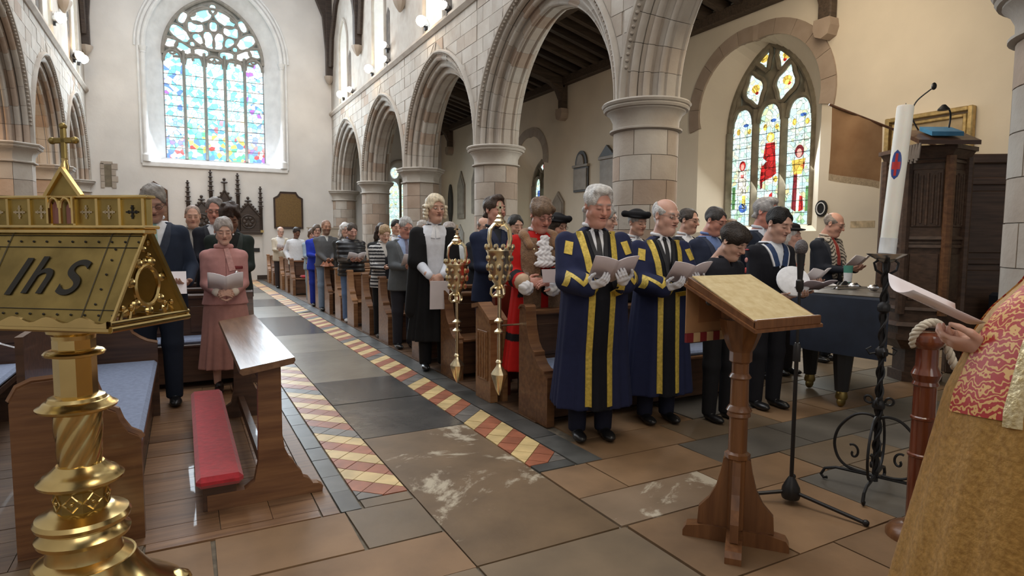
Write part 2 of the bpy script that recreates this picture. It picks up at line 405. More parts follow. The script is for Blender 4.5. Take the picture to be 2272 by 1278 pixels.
def leaded(name, col, s):
    m = emis(name, col, s); N, L = m.node_tree.nodes, m.node_tree.links; B = N['Principled BSDF']
    ge = N.new('ShaderNodeNewGeometry'); vo = N.new('ShaderNodeTexVoronoi'); vo.inputs['Scale'].default_value = 11; L.new(ge.outputs['Position'], vo.inputs['Vector'])
    ve = N.new('ShaderNodeTexVoronoi'); ve.feature = 'DISTANCE_TO_EDGE'; ve.inputs['Scale'].default_value = 11; L.new(ge.outputs['Position'], ve.inputs['Vector'])
    sx = N.new('ShaderNodeSeparateColor'); L.new(vo.outputs['Color'], sx.inputs[0]); mr = N.new('ShaderNodeMapRange'); mr.inputs[3].default_value = .45; mr.inputs[4].default_value = 1.35; L.new(sx.outputs[1], mr.inputs[0])
    lm = N.new('ShaderNodeMapRange'); L.new(ve.outputs[0], lm.inputs[0]); lm.inputs[1].default_value = .03; lm.inputs[2].default_value = .07; mu = N.new('ShaderNodeMath'); mu.operation = 'MULTIPLY'; L.new(mr.outputs[0], mu.inputs[0]); L.new(lm.outputs[0], mu.inputs[1])
    m2 = N.new('ShaderNodeMath'); m2.operation = 'MULTIPLY'; m2.inputs[1].default_value = s; L.new(mu.outputs[0], m2.inputs[0]); L.new(m2.outputs[0], B.inputs['Emission Strength'])
    return m
def emis(name, col, s):
    m = bpy.data.materials.new(name); N, L, B = nodes(m)
    B.inputs['Base Color'].default_value = (*col, 1); B.inputs['Emission Color'].default_value = (*col, 1); B.inputs['Emission Strength'].default_value = s
    return m
M_SKYGLASS = emis('daylit_glass', (0.86, 0.90, 0.82), 1.1)
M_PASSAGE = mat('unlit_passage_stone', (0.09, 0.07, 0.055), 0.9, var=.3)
upper(WR, XR, 1, [20.3, 16.3, 12.3, 8.2], COLS_R[-1] - 3, YW)
upper(WL, XL, -1, [20.3, 16.3, 12.3], 4.0, YW)
# back of arcade wall above arches toward the aisles
MB().box(XR + TH - .02, YB, ZC, XR + TH, YW, 8.0).build('aisle_side_wall', M_PLASTW, WR)
MB().box(XL - TH, 4.0, ZC, XL - TH + .02, YW, 8.0).build('aisle_side_wall', M_PLASTER, WL)
MB().box(XL - TH, YB, 0, XL, COLS_L[-1] - 2.2, ZT).build('near_wall', M_PLASTER, WL)
MB().box(XR, YB, 0, XR + TH, COLS_R[-1] - 3, ZT).build('near_wall', M_PLASTER, WR)
# ---------------- far wall with the great window
WF = empty('wall_far', (0, 0, 0), label='whitewashed end wall around the great stained glass window', cat='wall', kind='structure')
wc = 1.13; ga = 1.50; gz0 = 3.98; gsp = 7.25; gc = .55     # glass half width, bottom, springing
oa = 2.02; oz0 = 3.72                                    # outer splay
def wpt(a, n=20, c=gc, z0=gsp): return arch_pts(wc, a, n, z0, c)
mb = MB(); OUT = wpt(oa); y = YW
def q(a, b, c, d): mb.add([(a[0], y, a[1]), (b[0], y, b[1]), (c[0], y, c[1]), (d[0], y, d[1])], [(0, 1, 2, 3)])
q((XN, 0), (wc - oa, 0), (wc - oa, ZT), (XN, ZT)); q((wc + oa, 0), (XS + 1, 0), (XS + 1, ZT), (wc + oa, ZT)); q((wc - oa, 0), (wc + oa, 0), (wc + oa, oz0), (wc - oa, oz0))
for k in range(len(OUT) - 1): q(OUT[k], OUT[k + 1], (OUT[k + 1][0], ZT), (OUT[k][0], ZT))
mb.build('plaster_face', M_PLASTER, WF)
sp = MB(); IN = [(wc + ga, gz0)] + wpt(ga) + [(wc - ga, gz0)]; OU = [(wc + oa, oz0)] + OUT + [(wc - oa, oz0)]
for k in range(len(IN) - 1):
    a, b, c, d = OU[k], OU[k + 1], IN[k + 1], IN[k]
    sp.add([(a[0], YW, a[1]), (b[0], YW, b[1]), (c[0], YW + .55, c[1]), (d[0], YW + .55, d[1])], [(0, 1, 2, 3)])
sp.add([(wc - oa, YW, oz0), (wc + oa, YW, oz0), (wc + ga, YW + .55, gz0), (wc - ga, YW + .55, gz0)], [(0, 1, 2, 3)])
sp.build('window_splay', M_DRESS, WF)
MB().box(wc - oa - .12, YW - .06, oz0 - .10, wc + oa + .12, YW + .1, oz0 + .06, .02).build('window_sill', M_DRESS, WF)
for s in (-1, 1):
    x = wc + s * (oa - .02)
    MB().lathe([(.13, oz0 + .05), (.13, oz0 + .25), (.10, oz0 + .28), (.075, oz0 + .33), (.07, gsp - .2), (.085, gsp - .18), (.075, gsp - .15), (.12, gsp - .03), (.13, gsp)], (x, YW), 14).build('window_shaft', M_DRESS, WF)
    MB().tube([(wc + s * (oa + .12), YW - .02, oz0), (wc + s * (oa + .12), YW - .02, gsp)], .035, 8).build('outer_shaft', M_DRESS, WF)
for a, r in ((oa - .03, .07), (oa + .10, .05), (oa + .2, .035)):
    MB().tube([(x, YW - .01, z) for x, z in wpt(a)], r, 8).build('arch_mould', M_DRESS, WF)
# skirting conduit on far wall
MB().box(2.2, YW - .03, .02, XR, YW, .16).build('skirting', M_WOODD, WF)
# ---------------- stained glass
def stained(name, stops_lo, stops_hi, z0, z1, scale, strength, lead=(0.02, 0.03, 0.04), lw=0.05):
    m = bpy.data.materials.new(name); N, L, B = nodes(m)
    tc = N.new('ShaderNodeTexCoord'); ge = N.new('ShaderNodeNewGeometry')
    vo = N.new('ShaderNodeTexVoronoi'); vo.inputs['Scale'].default_value = scale; L.new(ge.outputs['Position'], vo.inputs['Vector'])
    ve = N.new('ShaderNodeTexVoronoi'); ve.feature = 'DISTANCE_TO_EDGE'; ve.inputs['Scale'].default_value = scale; L.new(ge.outputs['Position'], ve.inputs['Vector'])
    sx = N.new('ShaderNodeSeparateColor'); L.new(vo.outputs['Color'], sx.inputs[0])
    def ramp(st):
        r = N.new('ShaderNodeValToRGB'); r.color_ramp.interpolation = 'CONSTANT'; e = r.color_ramp.elements
        while len(e) < len(st): e.new(0.5)
        for el, (p, c) in zip(e, st): el.position = p; el.color = (*c, 1)
        L.new(sx.outputs[0], r.inputs[0]); return r
    r1 = ramp(stops_lo); r2 = ramp(stops_hi)
    sz = N.new('ShaderNodeSeparateXYZ'); L.new(ge.outputs['Position'], sz.inputs[0])
    nz = N.new('ShaderNodeTexNoise'); nz.inputs['Scale'].default_value = 1.5; L.new(ge.outputs['Position'], nz.inputs['Vector'])
    ad = N.new('ShaderNodeMath'); ad.operation = 'MULTIPLY_ADD'; L.new(nz.outputs['Fac'], ad.inputs[0]); ad.inputs[1].default_value = (z1 - z0) * .8; L.new(sz.outputs[2], ad.inputs[2])
    mr = N.new('ShaderNodeMapRange'); L.new(ad.outputs[0], mr.inputs[0]); mr.inputs[1].default_value = z0 + (z1 - z0) * .3; mr.inputs[2].default_value = z1 + (z1 - z0) * .3
    mx = N.new('ShaderNodeMix'); mx.data_type = 'RGBA'; L.new(mr.outputs[0], mx.inputs[0]); L.new(r1.outputs[0], mx.inputs[6]); L.new(r2.outputs[0], mx.inputs[7])
    lm = N.new('ShaderNodeMapRange'); L.new(ve.outputs[0], lm.inputs[0]); lm.inputs[1].default_value = lw * .4; lm.inputs[2].default_value = lw
    m2 = N.new('ShaderNodeMix'); m2.data_type = 'RGBA'; L.new(lm.outputs[0], m2.inputs[0]); m2.inputs[6].default_value = (*lead, 1); L.new(mx.outputs[2], m2.inputs[7])
    L.new(m2.outputs[2], B.inputs['Emission Color']); B.inputs['Emission Strength'].default_value = strength
    B.inputs['Base Color'].default_value = (.05, .06, .07, 1); B.inputs['Roughness'].default_value = .3
    return m
Wt = (0.95, 1.0, 1.0); Cy = (0.16, 0.62, 0.82); Bl = (0.10, 0.22, 0.75); Te = (0.10, 0.50, 0.55); Rd = (0.75, 0.05, 0.04); Ye = (0.95, 0.75, 0.10); Gr = (0.10, 0.55, 0.22); Pu = (0.35, 0.12, 0.60); Or = (0.95, 0.50, 0.15); Pc = (.42, .84, .92)
M_GL_CEN = stained('stained_glass_scene', [(0, Wt), (.18, Cy), (.32, Ye), (.44, Gr), (.55, Or), (.64, Te), (.74, Wt), (.84, Bl), (.93, Rd)],
                   [(0, Wt), (.30, Pc), (.62, Wt), (.78, Cy)], 4.9, 6.1, 7.0, 2.0, lead=(.05, .30, .40), lw=.05)
M_GL_SIDE = stained('stained_glass_border', [(0, Wt), (.2, Bl), (.4, Cy), (.55, Pu), (.66, Wt), (.8, Rd), (.88, Ye)], [(0, Wt), (.35, Pc), (.55, Cy), (.72, Bl), (.80, Wt), (.92, Pu)], 4.2, 5.6, 8.0, 1.7, lead=(.05, .16, .30), lw=.05)
M_GL_TOP = stained('stained_glass_tracery', [(0, Wt), (.55, Pc), (.8, Cy)], [(0, Wt), (.6, Pc), (.8, Cy)], 5, 6, 3.5, 2.2, lead=(.16, .58, .72), lw=.05)
WIN1 = empty('window_1', (wc, YW + .5, gz0), label='great five-light stained glass window in the end wall', cat='window', kind='structure')
def L1(pts): return [(x - wc, yy - YW - .5, z - gz0) for x, yy, z in pts]
gy = .06
lw5 = 2 * ga / 5
def lancet_top(i): return [7.38, 7.34, 7.34, 7.34, 7.38][i]
for i in range(5):
    x0 = -ga + i * lw5 + .035; x1 = x0 + lw5 - .07; xc = (x0 + x1) / 2; zt = lancet_top(i) - gz0; rows = 9; zsq = zt - .35
    for r_ in range(rows):
        za = zsq * r_ / rows + .006; zb = zsq * (r_ + 1) / rows - .006
        MB().box(x0, gy, za, x1, gy + .02, zb).build('glass_panel', M_GL_SIDE if i in (0, 4) else M_GL_CEN, WIN1, 0)
    hp = [(x1, zsq)] + [(xc + (x1 - xc) * math.cos(t) ** .8, zsq + .35 * math.sin(t)) for t in [PI / 2 * k / 6 for k in range(1, 7)]]
    hp += [(2 * xc - a, b) for a, b in hp[-2::-1]]
    MB().prism(hp, gy, gy + .02, 'y').build('glass_panel', M_GL_SIDE if i in (0, 4) else M_GL_CEN, WIN1, 0)
    # lancet head arch bar
    MB().tube([(a, gy - .03, b) for a, b in hp], .05, 6).build('lancet_head', M_TRAC, WIN1)
for i in range(1, 5):
    x = -ga + i * lw5
    MB().prism([(x - .05, 0), (x - .012, -.10), (x + .012, -.10), (x + .05, 0), (x + .05, .1), (x - .05, .1)], 0, 3.42, 'z').build('mullion', M_TRAC, WIN1)
for r_ in range(1, 9):
    MB().tube([(-ga, gy - .01, 3.0 * r_ / 9), (ga, gy - .01, 3.0 * r_ / 9)], .011, 5).build('saddle_bar', M_TRACD, WIN1)
# tracery head: glass pieces (eyelets) and bars
apex = gsp + math.sqrt((ga + gc) ** 2 - gc ** 2) - gz0
def inside(x, z, m_=0.0):
    zz = z + gz0 - gsp
    if zz < 0: return abs(x) < ga - m_
    return (abs(x) + gc) ** 2 + zz * zz < (ga + gc - m_) ** 2
OPEN = []   # (x, z, rx, rz, angle)
OPEN += [(-.36, apex - .62, .30, .20, 0.5), (.36, apex - .62, .30, .20, -.5)]
OPEN += [(-.56, apex - 1.02, .25, .16, .1), (.56, apex - 1.02, .25, .16, -.1), (0, apex - .92, .12, .15, 0), (-.15, apex - 1.38, .14, .26, .15), (.15, apex - 1.38, .14, .26, -.15), (-.46, apex - 1.38, .13, .17, .6), (.46, apex - 1.38, .13, .17, -.6)]
OPEN += [(-.98, apex - 1.28, .29, .17, -.65), (.98, apex - 1.28, .29, .17, .65), (-1.25, apex - 1.60, .17, .14, .2), (1.25, apex - 1.60, .17, .14, -.2), (-.86, apex - 1.74, .24, .13, -.45), (.86, apex - 1.74, .24, .13, .45), (-.38, apex - 1.80, .20, .12, 0), (.38, apex - 1.80, .20, .12, 0)]
OPEN += [(-.88, apex - .78, .11, .18, -.45), (.88, apex - .78, .11, .18, .45), (-.63, apex - 1.56, .08, .08, 0), (.63, apex - 1.56, .08, .08, 0), (-1.2, apex - 1.86, .08, .07, .5), (1.2, apex - 1.86, .08, .07, .5), (-.10, apex - 1.98, .10, .06, .8), (.10, apex - 1.98, .10, .06, -.8), (-.62, apex - .62, .09, .05, .4), (.62, apex - .62, .09, .05, -.4), (0, apex - .36, .10, .14, 0)]
for (ox, oz, rx, rz, an) in [(a, b, c * 1.14, d * 1.14, e) for a, b, c, d, e in OPEN]:
    P = []
    for k in range(20):
        t = 2 * PI * k / 20; f = 1 + .10 * abs(math.sin(2 * t)); u, v_ = rx * f * math.cos(t), rz * f * math.sin(t)
        x, z = ox + u * math.cos(an) - v_ * math.sin(an), oz + u * math.sin(an) + v_ * math.cos(an)
        P.append((x, z))
    P = [(x, z) for x, z in P if inside(x, z, .04)]
    if len(P) < 5: continue
    MB().prism(P, gy + .0, gy + .02, 'y').build('glass_panel', M_GL_TOP, WIN1, 0)
    MB().tube([(x, gy - .03, z) for x, z in P], .036, 6, closed=True).build('tracery_bar', M_TRAC, WIN1)
HEADP = [(a - wc, b - gz0) for a, b in wpt(ga + .02)]
MB().prism([(x, z) for x, z in HEADP] + [], gy + .03, gy + .06, 'y').build('tracery_stone', M_TRAC, WIN1, 0)
MB().prism([(-ga - .02, 2.95), (ga + .02, 2.95), (ga + .02, gsp - gz0 + .01), (-ga - .02, gsp - gz0 + .01)], gy + .03, gy + .06, 'y').build('tracery_stone', M_TRAC, WIN1, 0)
MB().tube([(a - wc, gy - .02, b - gz0) for a, b in wpt(ga - .02)], .06, 8).build('window_arch', M_TRAC, WIN1)
ring = [(.78 * math.cos(t), gy - .03, apex - 1.02 + .66 * math.sin(t)) for t in [2 * PI * k / 36 for k in range(36)]]
MB().tube(ring, .05, 6, closed=True).build('tracery_bar', M_TRAC, WIN1)
for s in (-1, 1):
    MB().tube([(0, gy - .03, apex - 2.1), (s * .3, gy - .03, apex - 1.95), (s * .8, gy - .03, apex - 2.0), (s * 1.2, gy - .03, apex - 2.02)], .045, 6).build('tracery_bar', M_TRAC, WIN1)
    MB().tube([(s * .62, gy - .03, apex - 2.1), (s * .66, gy - .03, apex - 1.7), (s * 1.0, gy - .03, apex - 1.5), (s * 1.45, gy - .03, apex - 1.42)], .045, 6).build('tracery_bar', M_TRAC, WIN1)
# ---------------- south aisle
WS = empty('wall_south', (0, 0, 0), label='cream plastered aisle wall behind the congregation on the right', cat='wall', kind='structure')
ZP = 5.5
def southwin_face(wins, y0, y1):
    m_ = MB(); cur = y0
    def q(a, b, c, d): m_.add([(XS, *a), (XS, *b), (XS, *c), (XS, *d)], [(0, 1, 2, 3)])
    for (yc, hw_, z0_, zsp_, c_) in sorted(wins):
        q((cur, 0), (yc - hw_, 0), (yc - hw_, ZP + .3), (cur, ZP + .3)); q((yc - hw_, 0), (yc + hw_, 0), (yc + hw_, z0_), (yc - hw_, z0_))
        P = arch_pts(yc, hw_, 12, zsp_, c_)
        for k in range(len(P) - 1): q(P[k], P[k + 1], (P[k + 1][0], ZP + .3), (P[k][0], ZP + .3))
        cur = yc + hw_
    q((cur, 0), (y1, 0), (y1, ZP + .3), (cur, ZP + .3))
    m_.build('plaster_face', M_PLASTW, WS)
SW = [(7.58, 1.30, 1.58, 3.80, -.185), (15.4, .75, 1.55, 3.7, -.1)]
southwin_face(SW, YB, YW)
def south_window(n, yc, hw_, z0_, zsp_, c_, ghw, lights, gsp_, gc_, label):
    P = [(yc + hw_, z0_)] + arch_pts(yc, hw_, 12, zsp_, c_) + [(yc - hw_, z0_)]
    G = [(yc + ghw, z0_ + .12)] + arch_pts(yc, ghw, 12, gsp_, gc_) + [(yc - ghw, z0_ + .12)]
    rv = MB(); xg = XS + .42
    for k in range(len(P) - 1):
        a, b, c, d = P[k], P[k + 1], G[k + 1], G[k]
        rv.add([(XS, *a), (XS, *b), (xg, *c), (xg, *d)], [(0, 1, 2, 3)])
    rv.add([(XS, yc - hw_, z0_), (XS, yc + hw_, z0_), (xg, yc + ghw, z0_ + .12), (xg, yc - ghw, z0_ + .12)], [(0, 1, 2, 3)])
    rv.build('window_splay', M_PLASTW, WS)
    # stone rear-arch in separate stones
    nst = 6; a0 = arch_pts(yc, hw_, 12, zsp_, c_)
    R = hw_ + c_; tm = math.acos(c_ / R)
    for s in (1, -1):
        for k in range(nst):
            t0, t1 = tm * (-.12 + 1.12 * k / nst), tm * (-.12 + 1.12 * (k + 1) / nst) - .006; poly = []
            for rr, seq in ((R - .01, 0), (R + .24, 1)):
                row = [(yc + s * (-c_ + rr * math.cos(t)), zsp_ + rr * math.sin(t)) for t in [t0 + (t1 - t0) * j / 3 for j in range(4)]]
                poly += row if seq == 0 else row[::-1]
            MB().prism(poly, XS - .035, XS + .05, 'x').build('arch_stone', M_STONEP if n == 2 else M_STONE, WS, 0)
    za_ = zsp_ + math.sqrt(R * R - c_ * c_); MB().prism([(yc - .05, za_ - .015), (yc + .05, za_ - .015), (yc + .06, za_ + .235), (yc - .06, za_ + .235)], XS - .036, XS + .05, 'x').build('arch_stone', M_STONEP if n == 2 else M_STONE, WS, 0)
    Wn = empty('window_%d' % n, (xg, yc, z0_ + .12), label=label, cat='window', kind='structure')
    zb = 0.0; zsl = gsp_ - z0_ - .12; R2 = ghw + gc_; ht = math.sqrt(R2 * R2 - gc_ * gc_)
    lw_ = 2 * ghw / lights
    for i in range(lights):
        u0 = -ghw + i * lw_ + .04; u1 = u0 + lw_ - .08; uc = (u0 + u1) / 2; top = zsl + (.10 if lights == 3 else -.1); rows = 6
        for r_ in range(rows):
            MB().box(.03, u0, top * r_ / rows + .006, .05, u1, top * (r_ + 1) / rows - .006).build('glass_panel', M_GL_S, Wn, 0)
        hp = [(u1, top)] + [(uc + (u1 - uc) * math.cos(t) ** .8, top + .34 * math.sin(t)) for t in [PI / 2 * k / 6 for k in range(1, 7)]]
        hp += [(2 * uc - a, b) for a, b in hp[-2::-1]]
        MB().prism(hp, .03, .05, 'x').build('glass_panel', M_GL_S, Wn, 0)
        MB().tube([(.0, a, b) for a, b in hp], .05, 6).build('lancet_head', M_TRACD, Wn)
        for r_ in range(1, 9): MB().tube([(.02, u0, top * r_ / 9), (.02, u1, top * r_ / 9)], .005, 4).build('saddle_bar', M_BLACKI, Wn)
        for fr in (.33, .66): MB().tube([(.02, u0 + (u1 - u0) * fr, 0), (.02, u0 + (u1 - u0) * fr, top)], .004, 4).build('glazing_lead', M_BLACKI, Wn)
    for i in range(lights + 1):
        u = -ghw + i * lw_
        MB().prism([(.06, u - .055), (-.02, u - .055), (-.09, u - .015), (-.09, u + .015), (-.02, u + .055), (.06, u + .055)], 0, zsl + .35 if 0 < i < lights else zsl, 'z').build('mullion', M_TRACD, Wn)
    hd = [(a - yc, b - z0_ - .12) for a, b in arch_pts(yc, ghw, 14, gsp_, gc_)]
    MB().tube([(0, a, b) for a, b in hd], .07, 8).build('window_arch', M_TRACD, Wn)
    MB().prism([(ghw, zsl + .0)] + hd + [(-ghw, zsl + .0)], .06, .08, 'x').build('tracery_stone', M_TRACD, Wn, 0)
    return Wn, zsl, ht
M_GL_S = stained('pale_stained_glass', [(0, (.60, .86, .80)), (.30, (.42, .74, .78)), (.52, (.80, .86, .55)), (.66, (.34, .62, .30)), (.78, (.66, .88, .88)), (.92, (.80, .62, .16))],
                 [(0, (.85, 1, .98)), (.4, (.7, .95, .95)), (.75, (.95, .9, .55)), (.88, (.8, .95, .95))], 1.5, 5, 12, 1.0, lead=(.05, .09, .06), lw=.03)
W2, z2, h2 = south_window(2, 7.58, 1.30, 1.58, 3.80, -.185, .90, 3, 3.45, .73, 'three-light traceried stained glass window in the cream aisle wall')
W3, z3, h3 = south_window(3, 15.4, .75, 1.55, 3.7, -.1, .48, 2, 3.0, .25, 'narrow two-light stained glass window partly hidden by a column')
# tracery eyelets of window 2
def eyelet(Wn, u, z, ru, rz, an, m_=None):
    P = []
    for k in range(22):
        t = 2 * PI * k / 22; f = 1 + .13 * math.cos(4 * t); a, b = ru * f * math.cos(t), rz * f * math.sin(t)
        P.append((u + a * math.cos(an) - b * math.sin(an), z + a * math.sin(an) + b * math.cos(an)))
    MB().prism(P, .04, .06, 'x').build('glass_panel', m_ or M_GL_S, Wn, 0)
    MB().tube([(.0, a, b) for a, b in P], .045, 6, closed=True).build('tracery_bar', M_TRACD, Wn)
for (u, z, ru, rz, an) in [(.36, z2 + .72, .21, .30, -.3), (-.30, z2 + .72, .21, .30, .3), (.20, z2 + 1.30, .16, .27, -.35), (-.28, z2 + 1.22, .17, .25, .35), (.0, z2 + 1.62, .09, .13, 0), (.80, z2 + .52, .08, .26, .12), (-.80, z2 + .55, .08, .26, -.12), (-.36, z2 + 1.42, .09, .12, .3)]:
    eyelet(W2, u, z, ru, rz, an)
for (u, z, ru, rz, an) in [(0, z3 + .55, .15, .18, 0)]: eyelet(W3, u, z, ru, rz, an)
FS = [.80, .0, .26]
def glasspoly(Wn, pts, col, name='coloured_glass'):
    if Wn is W2 and FS[2] and name != 'coloured_glass' and name != 'leaf_glass':
        zc = .7; uc = FS[1]; pts = [(uc + (u - uc) * FS[0], zc + (z - zc) * FS[0] + FS[2]) for u, z in pts]
    MB().prism(pts, .0245, .031, 'x').build(name, col, Wn, 0)
G_RED = leaded('ruby_glass', (.50, .02, .02), .75); G_DRED = leaded('maroon_glass', (.22, .02, .03), .6); G_YEL = leaded('amber_glass', (.85, .62, .12), .9); G_BLU = leaded('blue_glass', (.05, .14, .5), .8); G_SKN = emis('flesh_glass', (.88, .74, .60), .8); G_GRN = leaded('green_glass', (.12, .32, .12), .6); G_WHT = leaded('white_glass', (.9, .93, .85), 1.0)
def ell(u, z, ru, rz, n=12): return [(u + ru * math.cos(2 * PI * k / n), z + rz * math.sin(2 * PI * k / n)) for k in range(n)]
# (window seen from the nave: +Y appears on the left)
lwS = 2 * .90 / 3
def figure(u, kind):
    if kind == 'throned':
        glasspoly(W2, ell(u, 1.42, .10, .11), G_YEL, 'halo_glass'); glasspoly(W2, ell(u, 1.40, .055, .075), G_SKN, 'face_glass')
        glasspoly(W2, [(u - .12, 1.30), (u + .12, 1.30), (u + .17, .98), (u + .06, .90), (u - .15, .92)], G_RED, 'robe_glass')
        glasspoly(W2, [(u - .15, .92), (u + .08, .90), (u + .20, .80), (u + .22, .45), (u - .02, .52), (u - .18, .62)], G_RED, 'robe_glass')
        glasspoly(W2, [(u + .20, .9), (u + .24, .5), (u + .22, .30), (u + .17, .33), (u + .16, .7)], G_DRED, 'drape_glass')
        glasspoly(W2, ell(u - .03, .47, .13, .06), G_WHT, 'robe_glass'); glasspoly(W2, ell(u - .17, .50, .05, .07), G_YEL, 'robe_glass')
        glasspoly(W2, [(u - .12, .0), (u - .02, .0), (u - .02, .17), (u - .09, .22)], G_RED, 'robe_glass'); glasspoly(W2, ell(u + .06, .12, .06, .08), G_SKN, 'face_glass')
    elif kind == 'saint':
        glasspoly(W2, ell(u, 1.13, .09, .12), G_DRED, 'halo_glass'); glasspoly(W2, ell(u, 1.10, .055, .08), G_SKN, 'face_glass')
        glasspoly(W2, [(u - .13, 1.0), (u + .15, .98), (u + .10, .72), (u - .06, .72)], G_YEL, 'robe_glass')
        glasspoly(W2, [(u + .02, .75), (u + .10, .74), (u + .12, .10), (u + .03, .05)], G_DRED, 'drape_glass'); glasspoly(W2, [(u - .12, .94), (u - .02, .86), (u - .10, .80)], G_RED, 'robe_glass')
        glasspoly(W2, [(u - .10, .32), (u - .04, .34), (u - .03, .05), (u - .12, .08)], G_RED, 'robe_glass'); glasspoly(W2, [(u - .24, .5), (u - .16, .5), (u - .16, .05), (u - .24, .05)], G_GRN, 'foliage_glass')
        glasspoly(W2, [(u - .03, .72), (u + .02, .72), (u + .02, .06), (u - .02, .06)], G_WHT, 'robe_glass')
    else:
        glasspoly(W2, ell(u, 1.05, .085, .11), G_RED, 'halo_glass'); glasspoly(W2, ell(u, 1.03, .05, .075), G_SKN, 'face_glass')
        glasspoly(W2, [(u - .11, .95), (u + .11, .95), (u + .14, .40), (u - .12, .40)], G_WHT, 'robe_glass')
        glasspoly(W2, [(u - .05, .86), (u + .04, .86), (u + .03, .78), (u - .04, .78)], G_RED, 'robe_glass'); glasspoly(W2, [(u - .10, .40), (u - .02, .40), (u - .02, .10), (u - .12, .10)], G_YEL, 'robe_glass')
        glasspoly(W2, ell(u - .04, .12, .11, .10), G_BLU, 'robe_glass'); glasspoly(W2, [(u + .18, .6), (u + .26, .6), (u + .26, .1), (u + .18, .1)], G_GRN, 'foliage_glass')
FS[:] = [.85, lwS, .12]; figure(lwS, 'pale'); FS[:] = [.82, 0., .28]; figure(0, 'throned'); FS[:] = [.95, -lwS, .14]; figure(-lwS, 'saint')
for u in (lwS, 0, -lwS):
    glasspoly(W2, ell(u - .05, 1.86, .06, .03), G_BLU, 'leaf_glass'); glasspoly(W2, ell(u + .12, 1.76, .04, .06), G_YEL, 'leaf_glass'); glasspoly(W2, ell(u - .13, 1.74, .04, .05), G_YEL, 'leaf_glass')
for (u, z, c) in [(.36, z2 + .74, G_YEL), (-.30, z2 + .76, G_YEL), (.20, z2 + 1.25, G_YEL), (-.28, z2 + 1.2, G_YEL), (.33, z2 + .66, G_RED), (-.34, z2 + .70, G_RED), (-.24, z2 + 1.12, G_RED)]:
    glasspoly(W2, ell(u, z, .09 if c is G_YEL else .035, .08 if c is G_YEL else .03, 9), c)
glasspoly(W3, [(-.3, .2), (-.16, .2), (-.14, .75), (-.3, .7)], G_RED); glasspoly(W3, ell(.24, 1.1, .1, .1), G_BLU); glasspoly(W3, ell(-.25, 1.35, .09, .12), G_RED); glasspoly(W3, ell(-.05, z3 + .55, .08, .1), G_RED)
# window in the far end of the aisle
WE = empty('window_4', (7.25, YW - .02, 1.55), label='two-light pale stained glass window at the far end of the aisle', cat='window', kind='structure')
for i in (0, 1):
    u0 = -.46 + i * .48
    for r_ in range(5): MB().box(u0, .0, .34 * r_ + .01, u0 + .40, .02, .34 * (r_ + 1) - .01).build('glass_panel', M_GL_S, WE, 0)
    hp = ell(u0 + .2, 1.72, .19, .26); MB().prism(hp, .0, .02, 'y').build('glass_panel', M_GL_S, WE, 0)
for u, z in ((-.22, 2.3), (.2, 2.3)): MB().prism(ell(u, z, .15, .2), 0, .02, 'y').build('glass_panel', M_GL_S, WE, 0)
for u in (-.5, -.02, .46): MB().box(u - .04, -.06, 0, u + .04, .04, 2.1).build('mullion', M_TRACD, WE)
hp = [(.55, -.05)] + [(.55 * math.cos(t) ** .9, 2.0 + .75 * math.sin(t)) for t in [PI / 2 * k / 8 for k in range(9)]]; hp += [(-a, b) for a, b in hp[-2::-1]]
MB().prism(hp, .025, .05, 'y').build('tracery_stone', M_TRACD, WE, 0)
MB().tube([(a, -.02, b) for a, b in hp], .06, 8).build('window_arch', M_STONE, WE)
# aisle roof: boards, rafters, purlin, wall posts and braces
CE = empty('ceiling', (0, 0, 0), label='dark timber lean-to aisle roof of boards, rafters and purlins', cat='ceiling', kind='structure')
zr = lambda x: ZP + (XS - x) * .26
MB().add([(XR + TH, YB, zr(XR + TH) + .2), (XS, YB, ZP + .2), (XS, YW, ZP + .2), (XR + TH, YW, zr(XR + TH) + .2)], [(0, 1, 2, 3)]).build('boarding', M_WOODD, CE, 0)
k = 0; yy = 0.2
while yy < YW:
    MB().add([(x, y_, zr(x) + dz) for x in (XR + TH, XS) for y_ in (yy, yy + .13) for dz in (.0, .19)], [(0, 2, 6, 4), (0, 1, 5, 4), (2, 3, 7, 6), (0, 1, 3, 2), (4, 5, 7, 6)]).build('rafter', M_WOODB if k % 3 else M_WOODD, CE, 0)
    yy += .42; k += 1
for x in (6.75,): MB().box(x - .12, YB, zr(x) - .24, x + .12, YW, zr(x) + .02, .02).build('purlin', M_WOODB, CE)
MB().box(XS - .18, YB, ZP - .12, XS, YW, ZP + .1, .02).build('wall_plate', M_WOODB, CE)
for yp in (6.2, 9.95, 13.6, 17.4, 21.2):
    MB().box(XS - .17, yp - .11, 4.80, XS, yp + .11, ZP, .02).build('wall_post', M_WOODB, CE)
    br = [(XS - .16, 4.85), (XS - .17, 5.02), (XS - .3, 5.28), (XS - .6, 5.48), (XS - 1.3, zr(XS - 1.3) - .02), (XS - 1.3, zr(XS - 1.3) + .1), (XS - .16, ZP + .1)]
    MB().prism(br, yp - .09, yp + .09, 'y').build('brace', M_WOODB, CE, 0)
    MB().box(XR + TH, yp - .1, zr(XR + TH) - .25 - .0, XR + TH + .2, yp + .1, zr(XR + TH) + .1).build('wall_post', M_WOODB, CE)
    t = MB(); t.add([(x, y_, zr(x) + dz) for x in (XR + TH, XS - .1) for y_ in (yp - .11, yp + .11) for dz in (-.2, .05)], [(0, 2, 6, 4), (0, 1, 5, 4), (2, 3, 7, 6), (0, 1, 3, 2), (4, 5, 7, 6)]); t.build('principal_beam', M_WOODB, CE, 0)
    MB().prism([(yp - .13, 4.80), (yp + .13, 4.80), (yp + .15, 4.68), (yp + .11, 4.55), (yp, 4.50), (yp - .11, 4.55), (yp - .15, 4.68)], XS - .22, XS + .02, 'x').build('corbel', M_STONEP, CE, 0)
